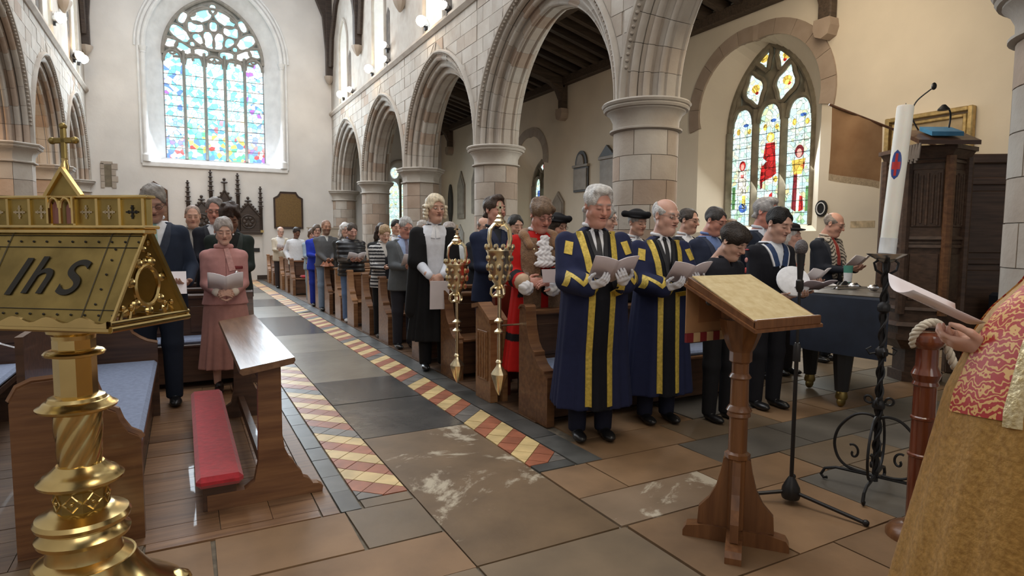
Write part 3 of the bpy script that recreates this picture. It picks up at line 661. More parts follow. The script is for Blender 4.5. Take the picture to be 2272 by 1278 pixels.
# nave roof (above the frame) and wall posts
NR = empty('trim_1', (0, 0, 0), label='dark oak nave roof timbers and wall posts above the clerestory', cat='roof', kind='structure')
MB().add([(XL, YB, ZT), (XR, YB, ZT), (XR, YW, ZT), (XL, YW, ZT)], [(0, 1, 2, 3)]).build('boarding', M_WOODB, NR, 0)
for yp in (22.05, 18.2, 14.25, 10.2, 6.05):
    MB().box(XL, yp - .15, ZT - .4, XR, yp + .15, ZT - .02, .02).build('tie_beam', M_WOODD, NR)
    for x, s in ((XR, -1), (XL, 1)):
        zb = 7.0
        MB().box(min(x, x + s * .2), yp - .13, zb, max(x, x + s * .2), yp + .13, ZT - .3, .015).build('wall_post', M_WOODD, NR)
        MB().lathe([(.03, zb - .28), (.12, zb - .16), (.17, zb - .05), (.17, zb)], (x + s * .1, yp), 8).build('corbel', M_STONE, NR)
        MB().prism([(x + s * .2, zb + .8), (x + s * .3, zb + 2), (x + s * .8, zb + 3.2), (x + s * 1.8, ZT - .3), (x + s * .2, ZT - .3)], yp - .09, yp + .09, 'y').build('brace', M_WOODD, NR, 0)
        for t in (-1, 1):
            MB().tube([(x + s * .06, yp + t * .15, zb + .3), (x + s * .06, yp + t * .35, zb + 1.2), (x + s * .06, yp + t * 1.0, zb + 2.1), (x + s * .06, yp + t * 1.9, zb + 2.6)], .09, 6).build('arch_rib', M_WOODD, NR)
# north aisle shell (seen through the left arches)
WN = empty('wall_north', (0, 0, 0), label='plain aisle wall seen through the left arches', cat='wall', kind='structure')
MB().add([(XN, YB, 0), (XN, YW, 0), (XN, YW, 6.2), (XN, YB, 6.2)], [(0, 1, 2, 3)]).build('plaster_face', M_PLASTW, WN)
MB().add([(XN, YB, 5.6), (XN, YW, 5.6), (XL - TH, YW, 6.2), (XL - TH, YB, 6.2)], [(0, 1, 2, 3)]).build('aisle_roof', M_WOODD, WN)
# lamps on the string courses
M_BULB = emis('lit_lamp_glass', (1.0, 0.72, 0.42), 30.0); M_BULB2 = emis('lit_lamp_reflector', (1.0, 0.92, 0.82), 14.0)
def flood(x, y, z, s, r, label, warm=True):
    t = empty('spotlight', (x, y, z), label=label, cat='lamp', group='floodlights on the string courses')
    MB().box(-.03 + s * .05, -.03, -.16, .03 + s * .05, .03, -.02).build('bracket', M_BLACKI, t)
    d = Vector((-s * .8, -.45, .15)).normalized(); rm = d.to_track_quat('Z', 'Y').to_matrix().to_4x4()
    MB().lathe([(.02, -.16), (.06, -.14), (r * .9, -.02), (r * 1.05, .05)], n=14).xf(rm).build('housing', M_SILVER, t)
    MB().ball((0, 0, r * .7), (r * .95, r * .95, r * .95), 14, 10).xf(rm).build('lamp_glass', M_BULB if warm else M_BULB2, t)
    if warm:
        pd = bpy.data.lights.new('lamp_glow', 'POINT'); pd.energy = 22; pd.color = (1, .76, .48); pd.shadow_soft_size = .08
        po = bpy.data.objects.new('lamp_glow', pd); COL.objects.link(po); po.parent = t; po.location = d * .22
for (y, z, wm, lb) in [(20.1, 5.98, 1, 'farthest warm lamp on the right string course, nearest the end wall'), (18.95, 5.90, 0, 'small white lamp next to the farthest warm lamp'), (16.75, 5.98, 1, 'warm lamp on the string course above the second arch from the end wall'), (15.37, 5.90, 0, 'lower white lamp of the stacked pair on the right string course'), (15.36, 6.24, 0, 'upper white lamp of the stacked pair on the right string course'), (12.6, 5.98, 1, 'brightest warm lamp on the right string course at the top of the picture'), (11.4, 5.92, 0, 'white lamp on the right string course closest to the camera')]:
    flood(XR - .12, y, z, 1, .115 if wm else .085, lb, wm)
for (y, z, wm, lb) in [(16.9, 6.2, 1, 'large lit lamp on the left string course at top left'), (19.7, 6.1, 1, 'lit lamp on the left string course above the last arch'), (20.5, 6.22, 0, 'small lamp beside the last lamp on the left string course')]:
    flood(XL + .12, y, z, -1, .12, lb, wm)
# ================================================================ FLOOR
FL = empty('floor', (0, 0, 0), label='worn stone and tile church floor', cat='floor', kind='structure')
M_GROUT = mat('floor_grout', (0.17, 0.14, 0.10), 0.9, var=.2, scale=20)
def flag(name, c1, c2, rough, patch=None, ps=1.6, thr=.6):
    m = mat(name, c1, rough, col2=c2, scale=3.0, bump=.12, bscale=9, rand=.14, detail=8, spec=.3)
    if patch:
        N, L = m.node_tree.nodes, m.node_tree.links; B = N['Principled BSDF']; src = B.inputs['Base Color'].links[0].from_socket
        ge = N.new('ShaderNodeNewGeometry'); nz = N.new('ShaderNodeTexNoise'); nz.inputs['Scale'].default_value = ps; nz.inputs['Detail'].default_value = 9; nz.inputs['Roughness'].default_value = .68; nz.inputs['Distortion'].default_value = .6
        L.new(ge.outputs['Position'], nz.inputs['Vector']); mr = N.new('ShaderNodeMapRange'); mr.inputs[1].default_value = thr; mr.inputs[2].default_value = thr + .05
        L.new(nz.outputs['Fac'], mr.inputs[0]); mx = N.new('ShaderNodeMix'); mx.data_type = 'RGBA'; L.new(mr.outputs[0], mx.inputs[0]); L.new(src, mx.inputs[6]); mx.inputs[7].default_value = (*patch, 1)
        L.new(mx.outputs[2], B.inputs['Base Color'])
    return m
M_FLAG = flag('brown_flagstone', (0.27, 0.165, 0.088), (0.165, 0.100, 0.054), .62)
M_FLAG2 = flag('grey_brown_flagstone', (0.21, 0.152, 0.096), (0.14, 0.104, 0.068), .5)
M_FLAGG = flag('grey_flagstone', (0.145, 0.130, 0.108), (0.092, 0.083, 0.07), .5)
M_LEDGER = flag('worn_ledger_stone', (0.23, 0.152, 0.085), (0.14, 0.092, 0.052), .5, (0.46, 0.40, 0.30), 1.5, .545)
M_FLAGW = flag('flaking_flagstone', (0.29, 0.205, 0.135), (0.20, 0.14, 0.09), .5, (0.50, 0.44, 0.34), 1.3, .50)
M_SLATE = flag('polished_dark_slab', (0.105, 0.10, 0.095), (0.07, 0.068, 0.066), .22)
M_BUFF = flag('buff_slab', (0.24, 0.215, 0.175), (0.175, 0.155, 0.125), .28)
M_TERR = mat('terracotta_tile', (0.34, 0.115, 0.06), .42, var=.14, scale=8, rand=.14, bump=.04)
M_CREAM = mat('cream_tile', (0.66, 0.49, 0.23), .42, var=.10, scale=8, rand=.10, bump=.04)
M_TGREY = mat('grey_tile', (0.16, 0.145, 0.13), .42, var=.14, scale=8, rand=.12, bump=.04)
M_BORD = mat('dark_border_slab', (0.085, 0.085, 0.08), .4, var=.2, scale=5, rand=.15, bump=.06)
M_PARQ = wood('parquet', (0.27, 0.15, 0.075), (0.15, 0.075, 0.036), .5, rand=.22)
M_PARQD = wood('dark_floorboard', (0.15, 0.085, 0.045), (0.08, 0.042, 0.024), .5, rand=.2)
MB().add([(XN, YB, -.012), (XS + .5, YB, -.012), (XS + .5, YW + .5, -.012), (XN, YW + .5, -.012)], [(0, 1, 2, 3)]).build('bedding', M_GROUT, FL, 0)
def slab(x0, y0, x1, y1, m, name='flagstone', g=.006, z=0.0):
    j = lambda: random.uniform(-.006, .006) if name == 'flagstone' else 0
    dz = random.uniform(-.002, .002)
    P = [(x0 + g + j(), y0 + g + j()), (x1 - g + j(), y0 + g + j()), (x1 - g + j(), y1 - g + j()), (x0 + g + j(), y1 - g + j())]
    return MB().prism(P, -.03 + z, z + dz, 'z').build(name, m, FL, 0)
# foreground flags: courses across the nave
rows = [(-2.2, -1.3), (-1.3, -.4), (-.4, .45), (.45, 1.12), (1.12, 1.72), (1.72, 2.31), (2.31, 2.68), (2.68, 3.11)]
for ri, (a, b) in enumerate(rows):
    x = -2.38 + random.uniform(-.6, 0); keep = []
    fixed = {5: [-2.4, -1.3, -.2, .62, 1.08, 1.9, 2.42, 3.2, 3.7, 4.8, 5.6, 6.6, 7.7, 8.9], 6: [-2.4, -1.2, .1, 1.08, 1.87, 2.75, 3.5, 4.3, 5.4, 6.5, 7.6, 8.9], 7: [-2.4, -1.1, .08, .70, 1.08, 1.87, 2.22, 3.0, 3.9, 4.9, 5.9, 7.0, 8.0, 8.9]}.get(ri)
    if not fixed:
        fixed = []
        while x < 8.9: fixed.append(x); x += random.uniform(.7, 1.25)
        fixed.append(8.9)
    for u, v_ in zip(fixed[:-1], fixed[1:]):
        if 1.0 < u < 1.1 and ri in (6, 7): continue
        m = random.choice([M_FLAG, M_FLAG, M_FLAG2]) if u < 3.0 else random.choice([M_FLAG2, M_FLAGG, M_FLAGG])
        if ri == 6 and 1.8 < u < 1.9: m = M_FLAGW
        slab(u, a, v_, b, m)
slab(1.08, 2.31, 1.87, 4.22, M_LEDGER, 'ledger_stone')
# right of aisle in front of the pews, under the piano
for (a, b) in [(3.11, 3.5), (3.5, 4.0)]:
    x = 2.22 if a < 3.4 else 2.45
    while x < 8.9:
        n = min(8.9, x + random.uniform(.55, 1.1)); slab(x, a, n, b, random.choice([M_FLAG, M_FLAG2, M_FLAGG])); x = n
yy = 4.0
while yy < YW:
    n = yy + random.uniform(.8, 1.1); x = 4.72
    while x < 8.9:
        nx = min(8.9, x + random.uniform(.8, 1.3)); slab(x, yy, nx, min(n, YW), random.choice([M_FLAGG, M_FLAG2]), g=.008); x = nx
    yy = n
# aisle slabs
js = [4.22, 6.1, 7.81, 9.33, 11.6, 13.5, 15.1, 16.9, 18.6, 20.3, 22.25]
for i, (a, b) in enumerate(zip(js[:-1], js[1:])):
    if i == 0:
        slab(1.08, a, 1.87, 5.2, M_SLATE, 'aisle_slab', .004); slab(1.08, 5.2, 1.87, b, M_SLATE, 'aisle_slab', .004)
    else: slab(1.08, a, 1.87, b, M_BUFF if i in (1, 2, 4, 6, 8) else M_SLATE, 'aisle_slab', .004)
# diagonal tile strips
def clip(poly, x0, x1, y0, y1):
    for ax, lim, sg in ((0, x0, 1), (0, x1, -1), (1, y0, 1), (1, y1, -1)):
        out = []
        for i in range(len(poly)):
            p, q_ = poly[i], poly[(i + 1) % len(poly)]; dp, dq = sg * (p[ax] - lim), sg * (q_[ax] - lim)
            if dp >= 0: out.append(p)
            if dp * dq < 0: t = dp / (dp - dq); out.append((p[0] + (q_[0] - p[0]) * t, p[1] + (q_[1] - p[1]) * t))
        poly = out
        if len(poly) < 3: return []
    return poly
def strip(x0, x1, y0, y1, sgn):
    T = .136; s2 = math.sqrt(.5); seq = [M_TERR, M_CREAM, M_TERR, M_CREAM, M_TERR, M_CREAM, M_TGREY]
    d = (s2, s2 * sgn); nrm = (-s2 * sgn, s2)
    nmax = int((y1 - y0 + 1) / (T * 1.414)) + 4
    cx = (x0 + x1) / 2
    for b in range(-3, nmax):
        off = b * T; tc_ = round(-nrm[0] * off / (d[0] * T))
        for t in range(tc_ - 3, tc_ + 4):
            o = (cx + nrm[0] * off + d[0] * t * T, y0 + nrm[1] * off + d[1] * t * T)
            yb = o[1]
            e = .0025
            P = [(o[0] + d[0] * u + nrm[0] * v_, o[1] + d[1] * u + nrm[1] * v_) for u, v_ in ((e, e), (T - e, e), (T - e, T - e), (e, T - e))]
            P = clip(P, x0, x1, y0, y1)
            if len(P) < 3: continue
            ar = abs(sum(P[i][0] * P[(i + 1) % len(P)][1] - P[(i + 1) % len(P)][0] * P[i][1] for i in range(len(P)))) / 2
            if ar < .0006: continue
            MB().prism(P, -.02, random.uniform(-.001, .001), 'z').build('floor_tile', seq[b % 7], FL, 0)
strip(.80, 1.075, 3.23, 12.0, -1); strip(1.875, 2.15, 3.23, 12.0, 1)
def far_strip(x0, x1, y0, y1, sgn):
    y = y0; i = 0; st = .192
    while y < y1:
        P = clip([(x0, y), (x1, y + sgn * (x1 - x0)), (x1, y + st + sgn * (x1 - x0) - .006), (x0, y + st - .006)], x0, x1, y0, y1)
        if len(P) > 2: MB().prism(P, -.02, 0, 'z').build('floor_tile', [M_TERR, M_CREAM][i % 2] if i % 7 else M_TGREY, FL, 0)
        y += st; i += 1
far_strip(.80, 1.075, 12.0, YW, 1); far_strip(1.875, 2.15, 12.0, YW, 1)
# dark border slabs
def border(x0, x1, y0, y1, L_):
    y = y0
    while y < y1:
        n = min(y1, y + random.uniform(L_ * .8, L_ * 1.2)); slab(x0, y, x1, n, M_BORD, 'border_slab', .003); y = n
border(.68, .79, 3.11, 9, .28); border(.68, .79, 9, YW, .8); border(2.16, 2.36, 3.11, 9, .5); border(2.16, 2.36, 9, YW, .9)
slab(1.875, 3.11, 2.15, 3.225, M_BORD, 'border_slab'); slab(.80, 3.11, 1.075, 3.225, M_FLAG2, 'border_slab')
# timber floors under the pews
def boards(x0, x1, y0, y1, wd, m, along):
    if along == 'x':
        y = y0
        while y < y1 - .01:
            n = min(y1, y + wd); slab(x0, y, x1, n, m, 'floorboard', .002); y = n
    else:
        x = x0
        while x < x1 - .01:
            n = min(x1, x + wd); slab(x, y0, n, y1, m, 'floorboard', .002); x = n
slab(.585, 3.11, .68, 6.4, M_PARQ, 'floorboard'); slab(-.2, 3.11, .585, 3.2, M_PARQ, 'floorboard')
y = 3.2; i = 0
while y < 6.4:
    for x0_, x1_ in ((-2.38, -1.5), (-1.5, -.7), (-.7, -.25), (-.25, .12), (.12, .36), (.36, .585)): slab(x0_, y, x1_, y + .16, M_PARQ if x0_ > -.3 else M_PARQD, 'floorboard', .0015)
    y += .16
boards(-2.38, .68, 6.4, YW, .4, M_PARQD, 'x'); boards(2.37, 4.72, 4.0, YW, .3, M_PARQD, 'x')
slab(-2.38, 3.11, -.2, 3.2, M_FLAG2)
# ================================================================ FURNITURE
ORD = ['first', 'second', 'third', 'fourth', 'fifth', 'sixth', 'seventh', 'eighth', 'ninth', 'tenth', 'eleventh', 'twelfth', 'thirteenth', 'fourteenth', 'fifteenth', 'sixteenth', 'seventeenth', 'eighteenth']
def spline(P, n):
    P = [Vector(p) for p in P]; out = []
    for i in range(len(P) - 1):
        p0, p1, p2, p3 = P[max(i - 1, 0)], P[i], P[i + 1], P[min(i + 2, len(P) - 1)]
        for k in range(n):
            s_ = k / n; out.append(.5 * ((2 * p1) + (-p0 + p2) * s_ + (2 * p0 - 5 * p1 + 4 * p2 - p3) * s_ ** 2 + (-p0 + 3 * p1 - 3 * p2 + p3) * s_ ** 3))
    return out + [P[-1]]
# ---------------- pews
END = [(0, 0), (.44, 0), (.44, .80), (.43, .86), (.40, .885), (.33, .885), (.31, .87), (.305, .80), (.285, .70), (.25, .60), (.20, .545), (.17, .535), (.165, .50), (.12, .45), (.07, .42), (.02, .41), (.0, .38)]
def pew_proto(L, mw, mback, cushion):
    t = empty('pew')
    ex = MB().prism(END, 0, .065, 'x')
    e = ex.build('pew_end', mw, t, .5)
    cap = MB().prism([(y, z + .0) for y, z in END[3:-1]] + [(y + .0, z + .018) for y, z in END[3:-1]][::-1], -.015, .08, 'x')
    cap.build('moulded_edge', mw, e, .5)
    e2 = MB().prism(END, L - .065, L, 'x').build('pew_end', mw, t, .5)
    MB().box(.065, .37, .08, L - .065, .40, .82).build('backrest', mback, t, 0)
    np_ = max(2, int(L / .5))
    for k in range(np_):
        a = .075 + (L - .15) * k / np_
        MB().box(a + .05, .40, .16, a + (L - .15) / np_ - .05, .412, .70, .006).build('back_panel', mback, t, 0)
        MB().box(a + .05, .358, .48, a + (L - .15) / np_ - .05, .37, .74, .006).build('back_panel', mback, t, 0)
    MB().box(.06, .34, .81, L - .06, .44, .86, .012).build('top_rail', mw, t)
    MB().box(.06, .40, .70, L - .06, .455, .72, .006).build('book_ledge', mw, t)
    MB().box(.06, .02, .38, L - .06, .38, .415, .01).build('seat', mw, t)
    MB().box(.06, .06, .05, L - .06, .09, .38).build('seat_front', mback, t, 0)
    if cushion is not None:
        MB().box(.08, .03, .415, L - .08, .36, .455, .016).build('seat_cushion', cushion, t)
    return t
LP = 2.18
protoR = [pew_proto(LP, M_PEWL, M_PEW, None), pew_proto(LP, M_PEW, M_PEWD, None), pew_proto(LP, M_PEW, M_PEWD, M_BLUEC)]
used = [False, False, False]
PEWR = [3.84, 5.55, 6.48, 7.88, 8.80, 9.73, 10.65, 11.57, 12.50, 13.42, 15.84, 16.7, 17.7, 18.6, 19.5, 20.6]
PCLEAN = {0: 2, 3: 1, 5: 0, 10: 1}
for i, y in enumerate(PEWR):
    k = PCLEAN.get(i, 1 if i % 3 else 0)
    if used[k]: o = copy_tree(protoR[k])
    else: o = protoR[k]; used[k] = True
    o.location = (2.38, y, 0)
    lb = ('front oak pew with blue seat cushion behind the robed men' if i == 0 else '%s oak pew from the front, right of the tiled aisle' % ORD[i])
    if i == len(PEWR) - 1: lb = 'last oak pew right of the aisle, nearest the end wall'
    props(o, lb, 'pew', 'oak pews right of the aisle')
rc = MB().box(0, 0, 0, 1.1, .34, .07, .03).build('seat_cushion', M_RED, None, label='red cushion lying on the far pew seat', cat='cushion', loc=(2.6, 15.87, .417))
pl = pew_proto(2.9, M_PEWD, M_PEWD, M_BLUEC)
PEWL = [6.42, 7.32, 8.22, 9.12, 10.02]
for i, y in enumerate(PEWL):
    o = pl if i == 0 else copy_tree(pl)
    o.location = (-2.28, y, 0)
    props(o, 'front dark pew left of the aisle behind the lady in pink' if i == 0 else '%s dark pew left of the aisle' % ORD[i], 'pew', 'dark pews left of the aisle')
# ---------------- prayer desk with linenfold end (front right stalls)
t = empty('prayer_desk', (2.31, 4.66, 0), label='light oak prayer desk with linenfold panel end between the two maces', cat='desk')
e = MB().prism([(0, 0), (.30, 0), (.30, .80), (.18, .83), (.0, .72)], 0, .07, 'x').build('end_panel', M_PEWL, t, 0)
MB().box(-.012, .05, .18, .0, .25, .62, .004).build('linenfold_panel', M_PEWL, e, 0)
for k in range(4): MB().tube([(-.014, .075 + .05 * k, .20), (-.014, .075 + .05 * k, .60)], .010, 6).build('linenfold_rib', M_PEWL, e)
MB().prism([(-.03, .70), (.20, .83), (.33, .80), (.33, .84), (.19, .865), (-.04, .735)], -.03, .10, 'x').build('desk_cap', M_PEWL, t, 0)
MB().box(.07, .14, .10, .12, .18, .74).build('front_board', M_PEW, t, 0); MB().prism([(.0, .70), (.28, .79), (.28, .815), (.0, .725)], .07, .12, 'x').build('desk_top', M_PEW, t, 0)
MB().prism([(0, 0), (.30, 0), (.30, .80), (.18, .83), (.0, .72)], .12, .17, 'x').build('end_panel', M_PEWL, t, 0)
# ---------------- civic chair behind
t = empty('civic_chair', (2.52, 4.83, 0), label='high red-brown chair back with sloping shoulder behind the red-robed man', cat='chair')
M_CHAIR = wood('mahogany', (0.20, 0.05, 0.028), (0.10, 0.022, 0.014), .3, stretch=(14, 14, 1.5))
MB().prism([(0, .1), (.85, .1), (.85, 1.22), (.50, 1.24), (.36, 1.18), (.27, 1.10), (.22, 1.02), (.10, .98), (.0, .90)], .16, .22, 'y').build('backrest', M_CHAIR, t, 0)
pts = [(0, .19, .90), (.10, .19, .98), (.22, .19, 1.02), (.27, .19, 1.10), (.36, .19, 1.18), (.50, .19, 1.24), (.85, .19, 1.22)]
MB().tube(pts, .022, 8).build('carved_crest', M_CHAIR, t); MB().box(.0, .0, .40, .85, .20, .46, .01).build('seat', M_CHAIR, t)
for x in (.02, .78): MB().box(x, 0, 0, x + .06, .06, .42).build('leg', M_CHAIR, t, 0); MB().box(x, .15, 0, x + .06, .21, .42).build('leg', M_CHAIR, t, 0)
# ---------------- maces
def mace(loc, h0, hs, label, to=None):
    t = empty('ceremonial_mace', loc, label=label, cat='mace', group='gilt maces in pew brackets')
    z = lambda u: h0 + (u - .21) * hs
    MB().lathe([(.004, z(.17)), (.02, z(.20)), (.03, z(.22)), (.045, z(.27)), (.062, z(.32)), (.066, z(.345)), (.058, z(.36)), (.04, z(.385)), (.024, z(.41)), (.02, z(.43)), (.03, z(.44)), (.022, z(.455)), (.016, z(.46))], n=20, mod=lambda a, zz, i: 1 + .05 * math.cos(8 * a)).build('foot_knop', M_GILT, t)
    MB().lathe([(.016, z(.45)), (.016, z(1.0))], n=16).build('shaft', M_GILT, t)
    for zz in (.69, .775): MB().lathe([(.018, z(zz - .02)), (.04, z(zz - .012)), (.042, z(zz)), (.03, z(zz + .01)), (.018, z(zz + .022))], n=18).build('collar', M_GILT, t)
    MB().lathe([(.02, z(.96)), (.045, z(.975)), (.03, z(.99)), (.025, z(1.02)), (.045, z(1.035)), (.03, z(1.05)), (.06, z(1.09)), (.085, z(1.16)), (.094, z(1.24)), (.098, z(1.31)), (.11, z(1.33)), (.108, z(1.35)), (.09, z(1.35))], n=24).build('head_bowl', M_GILT, t)
    orn = MB()
    for r_, zz, n_, s_ in ((.09, 1.20, 9, .021), (.096, 1.27, 9, .017), (.078, 1.12, 8, .018), (.11, 1.36, 12, .016)):
        for i in range(n_):
            a = 2 * PI * (i + (zz > 1.25) * .5) / n_; orn.ball((r_ * math.cos(a), r_ * math.sin(a), z(zz)), (s_, s_, s_ * 1.5), 6, 5)
    orn.build('chased_ornament', M_GILT, t, kind='stuff')
    for i in range(3):
        a = 2 * PI * i / 3 + .5; s_ = MB(); pp = [(.030, 1.06), (.065, 1.03), (.07, .99), (.05, .965), (.03, .97)]
        s_.tube([(r_ * math.cos(a), r_ * math.sin(a), z(zz)) for r_, zz in pp], .010, 6).build('scroll_bracket', M_GILT, t)
    for i in range(4):
        a = PI / 2 * i + .4; pp = [(.10, 1.35), (.118, 1.42), (.105, 1.50), (.06, 1.54), (.015, 1.53)]
        MB().tube([(r_ * math.cos(a), r_ * math.sin(a), z(zz)) for r_, zz in pp], .011, 6).build('crown_arch', M_GILT, t)
    MB().lathe([(.012, z(1.52)), (.045, z(1.54)), (.048, z(1.56)), (.028, z(1.58)), (.03, z(1.595)), (.012, z(1.615)), (.02, z(1.63))], n=16).build('orb', M_GILT, t)
    c = MB(); c.box(-.008, -.008, z(1.62), .008, .008, z(1.71)); c.box(-.026, -.008, z(1.66), .026, .008, z(1.675)); c.build('cross', M_GILT, t)
    MB().tube([(.017, 0, z(.735)), to or (2.40 - loc[0], 0, z(.735))], .008, 6).build('bracket', M_GILT, t)
mace((2.2, 4.28, 0), .21, 1.0, 'taller gilt mace with crown top nearer the robed men'); mace((2.2, 5.13, 0), .13, .945, 'gilt mace with crown top beside the man in the wig', (.20, .50, .62))
# ---------------- sideways bench at left
t = empty('choir_bench', (-.68, 3.28, 0), label='brown side-facing bench with blue-grey cushion behind the brass lectern', cat='bench')
NE = [(0, 0), (0, .70), (.03, .76), (.08, .785), (.26, .795), (.30, .77), (.32, .70), (.34, .64), (.385, .615), (.40, .565), (.43, .515), (.47, .49), (.48, .47), (.48, 0)]
MB().prism(NE, 0, .07, 'y').build('bench_end', M_PEW, t, 0); MB().tube([(x, .035, z + .005) for x, z in NE[1:13]], .018, 6).build('moulded_edge', M_PEW, t)
FE = [(0, 0), (0, 1.02), (.06, 1.03), (.12, .99), (.16, .90), (.20, .80), (.25, .75), (.29, .72), (.31, .67), (.36, .63), (.41, .60), (.48, .58), (.48, 0)]
MB().prism(FE, 2.26, 2.33, 'y').build('bench_end', M_PEWD, t, 0); MB().tube([(x, 2.29, z + .005) for x, z in FE[1:12]], .018, 6).build('moulded_edge', M_PEW, t)
MB().box(.02, .07, .36, .47, 2.26, .40).build('seat', M_PEW, t, 0); MB().box(.02, .07, .30, .05, 2.26, .98).build('backrest', M_PEWD, t, 0)
MB().box(.06, .08, .40, .475, 2.25, .455, .02).build('seat_cushion', M_BLUEC, t); MB().box(.40, .07, .05, .43, 2.26, .36).build('seat_front', M_PEWD, t, 0)
# pale curved bench arm behind, left edge
t = empty('choir_bench', (-1.55, 4.2, 0), label='dark bench with blue cushion at the far left edge', cat='bench')
MB().prism([(0, 0), (0, .95), (.08, .97), (.16, .85), (.2, .68), (.3, .6), (.42, .55), (.45, 0)], 0, .06, 'y').build('bench_end', M_PEWD, t, 0); MB().prism([(0, 0), (0, .95), (.08, .97), (.16, .85), (.2, .68), (.3, .6), (.42, .55), (.45, 0)], 1.7, 1.76, 'y').build('bench_end', M_PEWD, t, 0)
MB().box(.02, .06, .36, .44, 1.7, .40).build('seat', M_PEWD, t, 0); MB().box(.02, .06, .40, .05, 1.7, .93).build('backrest', M_PEWD, t, 0); MB().box(.06, .07, .40, .44, 1.69, .45, .02).build('seat_cushion', M_BLUEC, t)
# ---------------- long kneeler desk
t = empty('kneeler_desk', (.05, 3.42, 0), label='long oak kneeler desk with red padded kneeling bar beside the aisle', cat='desk')
M_DTOP = wood('worn_oak_top', (0.22, 0.12, 0.065), (0.12, 0.06, 0.032), .34, coat=.15, stretch=(14, 1.2, 14))
MB().prism([(.20, .715), (.45, .755), (.46, .775), (.455, .79), (.19, .75), (.185, .73)], -.06, 2.0, 'y').build('desk_top', M_DTOP, t, .5)
prof = [(.02, 0), (.60, 0), (.605, .03), (.58, .05), (.55, .055), (.53, .085), (.50, .10), (.49, .135), (.465, .165), (.45, .20), (.43, .22), (.405, .28), (.395, .36), (.395, .73), (.28, .73), (.275, .36), (.27, .22), (.25, .12), (.20, .085), (.02, .085)]
for y in (0.02, 1.78): MB().prism(prof, y, y + .055, 'y').build('trestle_end', M_PEWD if y > 1 else M_PEW, t, 0)
MB().box(.30, .05, .10, .34, 1.8, .17).build('stretcher', M_PEWD, t, 0); MB().box(.32, .05, .58, .35, 1.8, .70).build('rail', M_PEWD, t, 0)
for y in (.03, .65, 1.25, 1.72): MB().box(.0, y, .0, .16, y + .06, .155).build('kneeler_block', M_PEWD, t, 0)
MB().box(-.03, -.08, .155, .19, 1.92, .215, .022).build('kneeling_cushion', M_RED, t)
# ---------------- brass lectern
t = empty('brass_lectern', (-.36, 2.70, 0), rad(-36.9), label='polished brass double-sided lectern engraved with dark letters', cat='lectern')
R8 = 8
MB().lathe([(.34, .0), (.34, .03), (.30, .06), (.24, .10), (.20, .15), (.175, .19), (.165, .22)], n=32).build('base', M_BRASS, t)
for i in range(4):
    a = PI / 2 * i + PI / 4; MB().ball((.30 * math.cos(a), .30 * math.sin(a), .035), (.055, .055, .035), 10, 6).build('foot', M_BRASS, t)
MB().lathe([(.165, .215), (.125, .24), (.118, .27), (.120, .30), (.148, .305), (.152, .32), (.135, .335), (.128, .35), (.15, .365), (.155, .38), (.147, .395), (.11, .41), (.095, .42)], n=36).build('lower_moulding', M_BRASS, t)
MB().lathe([(.088, .415), (.088, .50)], n=8).build('octagonal_knop', M_BRASSD, t, .3)
orn = MB()
for i in range(8):
    a = 2 * PI * (i + .5) / 8; c, s_ = math.cos(a), math.sin(a); u = (-s_, c)
    for k in range(12):
        b = 2 * PI * k / 12; b2 = 2 * PI * (k + 1) / 12
        f = lambda q_: .024 * (1 + .25 * math.cos(4 * q_))
        P0 = (.083 * c + u[0] * f(b) * math.cos(b), .083 * s_ + u[1] * f(b) * math.cos(b), .458 + f(b) * math.sin(b)); P1 = (.083 * c + u[0] * f(b2) * math.cos(b2), .083 * s_ + u[1] * f(b2) * math.cos(b2), .458 + f(b2) * math.sin(b2))
        orn.tube([P0, P1], .0035, 5)
    orn.ball((.083 * c, .083 * s_, .458), .008, 8, 6)
orn.build('quatrefoil_ornament', M_BRASS, t)
MB().lathe([(.09, .495), (.11, .505), (.135, .52), (.138, .53), (.125, .54), (.118, .55), (.105, .555), (.085, .575), (.075, .585)], n=36).build('moulding', M_BRASS, t)
tw = MB(); zz = [.58 + .2 * k / 26 for k in range(27)]
tw.lathe([(.066 + .010 * (z - .58) / .2, z) for z in zz], n=48, twist=lambda z: (z - .58) * 9.0, mod=lambda a, z, i: 1 + .085 * abs(math.sin(4 * 2 * PI * i / 48)) - .03)
tw.build('twisted_shaft', M_BRASS, t, 1.2)
MB().lathe([(.07, .775), (.105, .785), (.125, .795), (.128, .803), (.112, .812), (.104, .822), (.095, .826), (.088, .838), (.07, .845)], n=36).build('moulding', M_BRASS, t)
MB().lathe([(.067, .84), (.067, 1.07)], n=8).build('octagonal_shaft', M_BRASS, t, .3)
MB().lathe([(.068, .985), (.094, .992), (.097, 1.0), (.09, 1.008), (.068, 1.015)], n=32).build('ring', M_BRASS, t)
MB().lathe([(.068, 1.05), (.07, 1.065), (.084, 1.075), (.086, 1.088), (.076, 1.095), (.08, 1.10), (.066, 1.11), (.05, 1.14)], n=32).build('capital', M_BRASS, t)
hl = .318; wz = .18; zl, zu = 1.135, 1.437
